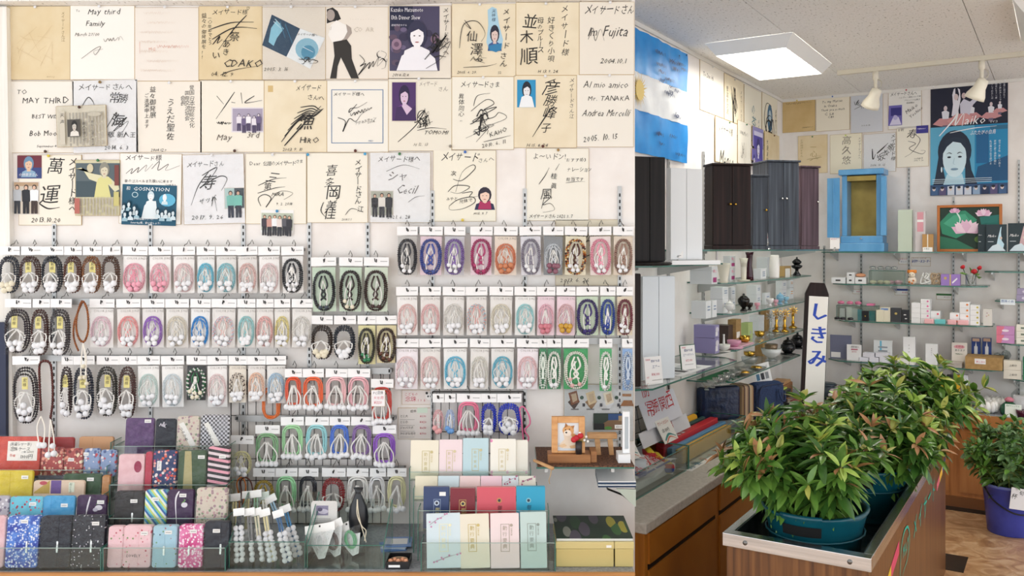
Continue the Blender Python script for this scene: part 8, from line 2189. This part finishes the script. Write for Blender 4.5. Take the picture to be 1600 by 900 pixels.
for i in range(5):
 t = thing('wallet_pack', 'flat black wallet pack in the pile behind the blue pouch', 'wallet', RW(-1.66 + .005 * i, 5.88 + .01 * i, CZ + .0006 + .0235 * i), LROT + .1 * (i % 3 - 1), 'flat black packs in a pile')
 mb = MB(); mb.box(0, .26, -.04, .12, 0, .0225, ['#1c1d21/.4', '#2a2b30/.4', '#17181b/.4'][i % 3]); mb.build('pack_body', t, False, None, .004)
for i in range(3):
 t = thing('wallet_pack', 'flat red patterned pack in the pile by the price stake', 'wallet', RW(-1.47 + .004 * i, 5.98 + .01 * i, CZ + .0006 + .0205 * i), LROT, 'flat red packs in a pile')
 mb = MB(); mb.box(0, .24, -.04, .1, 0, .0195, ['#7a1a24/.4', '#f0e6e2/.4', '#8a202a/.4'][i]); mb.build('pack_body', t, False, None, .003)
t = thing('paper_pad', 'lime green paper pad on the black packs', 'paper pad', RW(-1.65, 5.95, CZ + .119), LROT); mb = MB(); mb.box(0, .2, -.03, .11, 0, .01, '#c3cf5a/.6'); mb.build('sheets', t)
t = thing('low_box', 'low brown wooden box in the counter corner', 'box', RW(-1.70, 6.27, CZ + .0006), LROT); mb = MB(); mb.box(0, .34, 0, .12, 0, .1, 'mid_wood'); mb.build('box_body', t, False, None, .003); mb = MB(); mb.box(.02, .32, .01, .11, .1005, .12, 'light_wood'); mb.build('lid', t)
lat('dark_pot', 'dark teal ceramic pot in the counter corner', 'pot', 1291, CZ, ('v', 6.55), [('pot_body', [(.05, 0), (.065, .03), (.07, .11), (.06, .115)], '#2a3a44/.3'), ('rim', [(.071, .1), (.074, .112), (.06, .12)], '#2a3a44/.3')])
t = thing('cloth_stack', 'white and pink folded cloth heap at the counter corner', 'cloth', RW(-1.25, 6.52, CZ + .0006), BROT)
for i in range(3): mb = MB(); mb.box(-.18 + .01 * i, .2, -.05, .2, i * .03, i * .03 + .028, ['#e4d3da/.7', '#ecebee/.7', '#dfc6cf/.7'][i]); mb.build('cloth_fold', t, False, None, .012)
# back counter, right part
for i, (x, c, lb) in enumerate(((1467, '#d8b02c', 'yellow candle box standing behind the plants'), (1479, '#1c1b1d', 'black candle box with gold band behind the plants'), (1491, '#d9a824', 'golden candle tube behind the plants'), (1503, '#e4e6ec', 'white and blue candle box behind the plants'))):
 p, w, d_, h = gpos(x, x + 9, 586, CZ, ('v', VW - .25), BROT, .05)
 t = thing('candle_box', lb, 'box', p, BROT); mb = MB(); mb.box(0, w, 0, d_, 0, h, c + '/.4'); mb.build('box_body', t, False, None, .002)
 mb = MB(); mb.box(.004, w - .004, -.001, -.0002, h * .3, h * .5, ['#b8242c', '#c9a03c', '#1c1b1d', '#2b4a9a'][i]); mb.build('label_band', t)
for x, vv in ((1543, VW - .32), (1553, VW - .12), (1568, VW - .14)):
 t = lat('lotus_ornament', 'white ceramic lotus ornament on the back counter', 'ornament', x, CZ, ('v', vv), [('core', [(.03, 0), (.05, .02), (.055, .06), (.03, .075)], '#ecebe6/.3')], 'white lotus ornaments')
 for i in range(9):
  a = 2 * math.pi * i / 9
  mb = MB(); mb.ball((.048 * math.cos(a), .048 * math.sin(a), .045), .03, '#efeeea/.3', 8, 6, (.7, .7, 1.25)); mb.build('petal', t, True)
t = lat('green_ornament', 'dark green glass ornament with a pink top', 'ornament', 1577, CZ, ('v', VW - .32), [('body', [(.05, 0), (.055, .02), (.05, .06), (.02, .085)], '#1f5a3c/.2'), ('top', [(.024, .0855), (.03, .1), (.01, .115)], '#c9788a/.3')])
p, w, d_, h = gpos(1570, 1596, 631, CZ, ('v', VW - .40), BROT, .01)
t = thing('counter_tag', 'green lettered white tag strip on the back counter', 'tag', p, BROT, None, (-.3, 0, BROT)); mb = MB(); mb.box(0, w, 0, .003, 0, h, '#e4ebe2/.5'); mb.build('card', t)
a = Art(0, h, w / 100, -.0006, 0, 0); a.t('香炉キャンドル', 6, 6, 13, '#2f7a4a', hand=.3, sx=.9); a.build('lettering', t)
t = thing('plastic_bag', 'clear plastic bag with a pink packet on the back counter', 'bag', RW(onV(1597, 0, VW - .25)[0], VW - .25, CZ + .0006), BROT)
mb = MB(); mb.box(-.05, .06, -.03, .03, 0, .12, '#e6dfe2/.5'); mb.build('packet', t); mb = MB(); mb.lathe([(.06, 0), (.07, .06), (.062, .13), (.03, .17), (.05, .2)], 'clear_plastic', n=10); mb.build('bag_body', t, True)
lat('cup', 'dark wine coloured cup at the counter edge', 'cup', 1597, CZ, ('v', VW - .40), [('bowl', [(.025, 0), (.035, .03), (.036, .05), (.032, .048)], '#4a1530/.2')])
t = thing('artificial_flowers', 'purple artificial flowers behind the planter', 'flowers', RW(onV(1425, 0, VW - .3)[0], VW - .3, CZ + .0006), BROT)
mb = MB(); mb.lathe([(.04, 0), (.045, .06), (.04, .065)], '#dfe0e6/.4', n=12); mb.build('pot', t, True)
rd = random.Random(3)
for i in range(12): mb = MB(); a, b, c = rd.uniform(-.16, .2), rd.uniform(-.05, .05), rd.uniform(.1, .19); mb.tube([(0, 0, .06), (a, b, c)], .002, 'stem_green', 4); mb.ball((a, b, c), .022, ['#a87ac0/.6', '#c06aa6/.6', '#b9a0d6/.6'][i % 3], 7, 5, (1, 1, .7)); mb.build('bloom', t, True)

# ---------------------------------------------------------------- planter with branch bundles
PZ = .72
U0, U1, V0, V1 = -1.0, -.515, 2.955, 5.15
t = thing('planter_stand', 'walnut planter stand with stainless tray rim and green lettering', 'planter', RW(0, 0, 0), BROT)
bw = .012
mb = MB()
for b in ((U0 + bw, U1 - bw, V0 + bw, V0 + bw + .018), (U0 + bw, U1 - bw, V1 - .03, V1 - bw), (U0 + bw, U0 + .03, V0 + .03, V1 - .03), (U1 - .03, U1 - bw, V0 + .03, V1 - .03)): mb.box(*b, 0, PZ - .046, 'walnut')
mb.build('wood_panels', t)
mb = MB()
for b in ((U0, U1, V0, V0 + .045), (U0, U1, V1 - .03, V1), (U0, U0 + .03, V0 + .045, V1 - .03), (U1 - .03, U1, V0 + .045, V1 - .03)): mb.box(*b, PZ - .045, PZ, 'steel')
mb.build('steel_rim', t, False, None, .002)
mb = MB(); mb.box(U0 + .0305, U1 - .0305, V0 + .0455, V1 - .0305, PZ - .17, PZ - .16, 'steel_dull')
for b in ((U0 + .0305, U0 + .034, V0 + .0455, V1 - .0305), (U1 - .034, U1 - .0305, V0 + .0455, V1 - .0305), (U0 + .034, U1 - .034, V0 + .0455, V0 + .049), (U0 + .034, U1 - .034, V1 - .034, V1 - .0305)): mb.box(*b, PZ - .16, PZ - .002, 'steel_dull')
mb.build('tray_liner', t)
for a in (.08, .42):
 mb = MB(); mb.lathe([(.008, 0), (.008, .002), (.004, .003)], '#7a7a78/.3/.9', n=10); o = mb.build('screw', t, True); o.rotation_euler = (math.pi / 2, 0, 0); o.location = (U0 + a, V0 - .0002, PZ - .022)
# lettering on the long side (drawn along +v on the face at U1)
H0 = PZ - .05
a = Art(0, H0, .01, -.0006, 0, 0, seed=4)
a.p([(4, 20), (20, 16), (20, 11), (4, 15)], '#e8c23a'); a.p([(20, 16), (38, 12), (38, 7), (20, 11)], '#d84a6a')
a.p([(154, 16), (166, 14), (166, 10), (154, 12)], '#d96a7a'); a.p([(166, 14), (178, 12), (178, 8), (166, 10)], '#e8b83a'); a.p([(178, 12), (192, 6), (178, 8)], '#2b5ab0')
TL_ = '#27b39c'
a.t('メイサード', 74, 7, 12, TL_, hand=.8, sx=1, adv=1.28); a.s([(40, 22), (42, 12), (50, 7), (60, 8), (64, 14), (58, 20), (48, 22), (42, 26)], .9, TL_); a.t('MAY', 46, 11, 7, TL_)
o = a.build('lettering', t); o.rotation_euler = (0, 0, math.pi / 2); o.location = (U1 - bw, V0 + .25, 0)

def tub(u, v, label, ru=.175, rv=.2, h=.225):
 z0 = PZ - .16
 t = thing('tub', label, 'tub', RW(u, v, z0 + .001), BROT, 'teal tubs in the planter')
 mb = MB()
 prof = [(.72, 0), (.8, .02), (.9, h * .6), (1.0, h - .02), (1.05, h - .006), (1.05, h), (.98, h + .002), (.94, h - .03), (.86, .03), (.0, .025)]
 mb.lathe([(r * ru, z) for r, z in prof], 'teal', n=32, sy=rv / ru, cap=False); mb.build('tub_body', t, True)
 for i, zz in enumerate((h * .35, h * .62)): mb = MB(); r = (.85 + .1 * i) * ru; mb.tube([(r * 1.01 * math.cos(q * .262), r * 1.01 * rv / ru * math.sin(q * .262), zz) for q in range(24)], .004, 'teal', 5, True); mb.build('rib', t, True)
 for s in (-1, 1):
  mb = MB(); n = 8
  A_ = [s * math.pi / 2 + (-.38 + .76 * i / n) for i in range(n + 1)]
  mb.add([(1.015 * ru * rr * math.cos(q), 1.015 * rv * rr * math.sin(q), z) for z, rr in ((h - .065, .975), (h - .03, 1.0)) for q in A_], [(i, i + 1, i + n + 2, i + n + 1) for i in range(n)], '#010304/.9'); mb.build('handle_slot', t, True)
  mb = MB(); mb.tube([(1.06 * ru * math.cos(q), 1.06 * rv * math.sin(q), h + .002) for q in A_], .009, 'teal', 6); mb.build('handle_grip', t, True)
 return z0 + h
UM = (U0 + U1) / 2
tubs = [(UM, 3.25), (UM + .035, 4.0), (UM + .02, 4.74)]
for (u, v), lb in zip(tubs, ('teal oval tub with handle at the steel planter corner', 'teal tub in the middle of the planter', 'teal tub at the far end of the planter')): tub(u, v, lb)

LEAF = {}
def leaf_mesh(key, L=.075, W=.022, curl=.3):
 q = (key, L, W, curl)
 if q not in LEAF:
  mb = MB(); n = 5; vs = []
  for i in range(n + 1):
   s = i / n
   w = W * .5 * math.sin(math.pi * min(1, s * .94 + .06)) ** .8 * (1.1 - .25 * s) + .0004
   x = L * s; z = -curl * L * s * s * .6
   vs += [(x, -w, z + w * .35), (x, 0, z), (x, w, z + w * .35)]
  fs = []
  for i in range(n):
   b_ = i * 3
   fs += [(b_, b_ + 3, b_ + 4, b_ + 1), (b_ + 1, b_ + 4, b_ + 5, b_ + 2)]
  mb.add(vs, fs, key)
  LEAF[q] = (mesh_of(mb, 'leaf'), vs, fs)
 return LEAF[q]
def bundle(name, label, base, seed, nbr, spread, height, keys, n_single, bias=(0, 0), Lf=.075, Wf=.022, up=.35, whorls=4, per=7, cat='plant', jit=1.0):
 """cut branches standing in a tub: stems, single leaves, and the rest of the leaves"""
 rd = random.Random(seed)
 t = thing(name, label, cat, base)
 leaves = []
 ms = MB()
 for b in range(nbr):
  an = rd.uniform(0, 2 * math.pi); r = spread * math.sqrt(rd.random())
  hx = height * (1 - .45 * (r / spread) ** 2) * rd.uniform(.75, 1.1)
  tip = Vector((math.cos(an) * r + bias[0] * rd.random(), math.sin(an) * r + bias[1] * rd.random(), hx))
  root = Vector((math.cos(an) * r * .25, math.sin(an) * r * .25, 0))
  mid = root.lerp(tip, .5) + Vector((0, 0, hx * .12))
  P_ = [Vector(p) for p in catmull([tuple(root), tuple(mid), tuple(tip)], 5)]
  ms.tube([tuple(p) for p in P_], [.0035 - .0022 * i / len(P_) for i in range(len(P_))], 'stem_green', 4)
  key0 = rd.choice(keys)
  for wv in range(whorls):
   s = 1 - wv * .17 * rd.uniform(.8, 1.2)
   i = min(len(P_) - 2, max(0, int(s * (len(P_) - 1)))); p = P_[i].lerp(P_[i + 1], .5) if s < .98 else P_[-1]
   ax = (P_[min(i + 1, len(P_) - 1)] - P_[max(0, i - 1)]).normalized()
   for q in range(per if wv < 2 else per - 2):
    a2 = q * 2.4 + rd.uniform(-.4, .4)
    sd = ax.orthogonal().normalized(); sd.rotate(Matrix.Rotation(a2, 3, ax))
    dr = (sd * rd.uniform(.75, 1.1) + ax * (rd.uniform(.5, 1.1) * up * (2.2 if wv == 0 else 1)) + Vector((0, 0, -.12 * wv))).normalized()
    key = key0 if rd.random() < .6 else rd.choice(keys)
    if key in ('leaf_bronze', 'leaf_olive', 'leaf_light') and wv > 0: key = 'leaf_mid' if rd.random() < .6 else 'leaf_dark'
    if rd.random() < .07 and wv == 0: key = 'leaf_bronze' if 'leaf_bronze' in keys else key
    X = dr; Zv = (Vector((0, 0, 1)) + Vector((rd.uniform(-.5, .5), rd.uniform(-.5, .5), 0)) * jit); Yv = Zv.cross(X).normalized(); Zv = X.cross(Yv)
    sc = rd.uniform(.7, 1.15) * (.75 if wv == 0 else 1)
    leaves.append((p + rd.uniform(0, .01) * dr, Matrix((X, Yv, Zv)).transposed(), sc, key))
 ms.build('stems', t, True)
 cam_l = Vector((0, 0, EYE)) - Vector(base)
 leaves.sort(key=lambda l: (l[0] - cam_l).length - .25 * l[0].z)
 rest = MB()
 for i, (p, R, sc, key) in enumerate(leaves):
  me, vs, fs = leaf_mesh(key, Lf, Wf, .3)
  if i < n_single:
   o = bpy.data.objects.new('leaf', me); COL.objects.link(o); o.parent = t
   o.matrix_local = Matrix.Translation(p) @ (R.to_4x4() @ Matrix.Scale(sc, 4))
  else:
   rest.add([tuple(p + R @ (Vector(v) * sc)) for v in vs], fs, key)
 o = rest.build('foliage', t, True); o['kind'] = 'stuff'
SK = ['leaf_mid', 'leaf_mid', 'leaf_dark', 'leaf_dark', 'leaf_light', 'leaf_mid', 'leaf_olive', 'leaf_bronze']
def bpos(i, z): return RW(tubs[i][0], tubs[i][1], z)
bundle('anise_branches', 'bushy green branches with bronze tips in the tub at the steel corner', bpos(0, PZ + .0), 5, 74, .30, .40, SK, 290, (-.07, .02), .088, .029, .35, 5, 7)
bundle('anise_branches', 'bushy green branches in the middle tub of the planter', bpos(1, PZ - .05), 6, 70, .33, .44, SK, 220, (.02, 0), .088, .029, .35, 5, 7)
bundle('anise_branches', 'bushy green branches reaching sideways from the far tub', bpos(2, PZ - .05), 7, 64, .36, .46, ['leaf_mid', 'leaf_dark', 'leaf_mid', 'leaf_light', 'leaf_olive'], 180, (.18, -.04), .088, .029, .35, 5, 7)
# price stake
q = at(1263, 560, 4.15)
t = thing('price_stake', 'dark wooden stake with white strip reading しきみ and a 300 yen tag'.replace('しきみ', 'shikimi'), 'sign', RW(U0 + .055, 3.93, PZ - .158), BROT, None, (-.03, .05, -.1))
hS = EYE + (HOR - 441) / F * RW(U0 + .06, 3.98, 0).y - (PZ - .158)
mb = MB(); o_ = [(-.05, 0), (.05, 0), (.05, hS - .05), (.03, hS), (-.03, hS), (-.05, hS - .05)]; mb.prism(o_, 0, .025, 'dark_wood'); mb.build('stake', t, False, None, .004)
mb = MB(); mb.box(-.036, .046, -.004, -.0005, hS * .30, hS - .06, '#e9e6de/.5'); mb.build('paper_strip', t)
a = Art(0, hS - .06, .01, -.0045, 0, 0); [a.t('しきみ', -3.9 + q * .3, 3, 8.5, '#1f46b0', vert=True, adv=1.2, hand=0) for q in range(3)]; a.build('lettering', t)
mb = MB(); mb.prism([(-.052, hS * .2), (-.03, hS * .14), (.045, hS * .14), (.06, hS * .2), (.06, hS * .31), (-.052, hS * .31)], -.008, -.0045, '#eeeae6/.5'); mb.build('price_tag', t)
a = Art(0, hS * .31, .01, -.0085, 0, 0); a.t('¥300', -4.6, 2.2, 6, '#d0303c', hand=.4, sx=.75); [a.r(-3.4 + i * 2.4, 9.5, -1.6 + i * 2.4, 11.5, c) for i, c in enumerate(('#2b4ab0', '#e0b82c', '#d0303c'))]; a.build('lettering', t)
# blue bucket
ub, vb_ = onZ(1576, 842, 0)
vb_ += .15
base = RW(ub, vb_, .0006)
t = thing('bucket', 'blue plastic bucket with black handle and handwritten paper', 'bucket', base, 0)
mb = MB(); mb.lathe([(.118, 0), (.122, .004), (.14, .2), (.148, .27), (.156, .275), (.156, .295), (.146, .296), (.14, .25), (.114, .02), (0, .018)], 'bucket_blue', n=32, cap=False); mb.build('bucket_body', t, True)
mb = MB(); mb.lathe([(.1465, .297), (.158, .3), (.158, .285)], '#7a84c8/.4', n=32, cap=False); mb.build('rim', t, True)
mb = MB(); mb.tube(catmull([(-.155, 0, .275), (-.14, -.08, .21), (-.06, -.155, .155), (.06, -.155, .155), (.14, -.08, .21), (.155, 0, .275)], 6), .005, '#16171a/.4', 6); mb.build('handle', t, True)
k = 5.0 / F
mb = MB(); mb.prism([(-.1, .19), (.07, .165), (.08, .285), (-.085, .315)], -.168, -.166, '#e9e9ec/.5'); mb.build('paper_note', t)
a = Art(-.105, .3, .001, -.1685, 0, 0); a.t('杯', 20, 20, 34, '#333', hand=.4, rot=-12); a.t('旬', 66, 6, 30, '#555', rot=-12); a.t('枝', 100, 16, 30, '#555', rot=-12); a.build('lettering', t)
bundle('sakaki_branches', 'grey-green leafy branches standing in the blue bucket', base + Vector((0, 0, .2)), 9, 62, .23, .46, ['leaf_grey', 'leaf_grey', 'leaf_mid'], 240, (-.03, 0), .07, .032, .6, 6, 6)
bpy.data.objects.remove(_to, do_unlink=True)
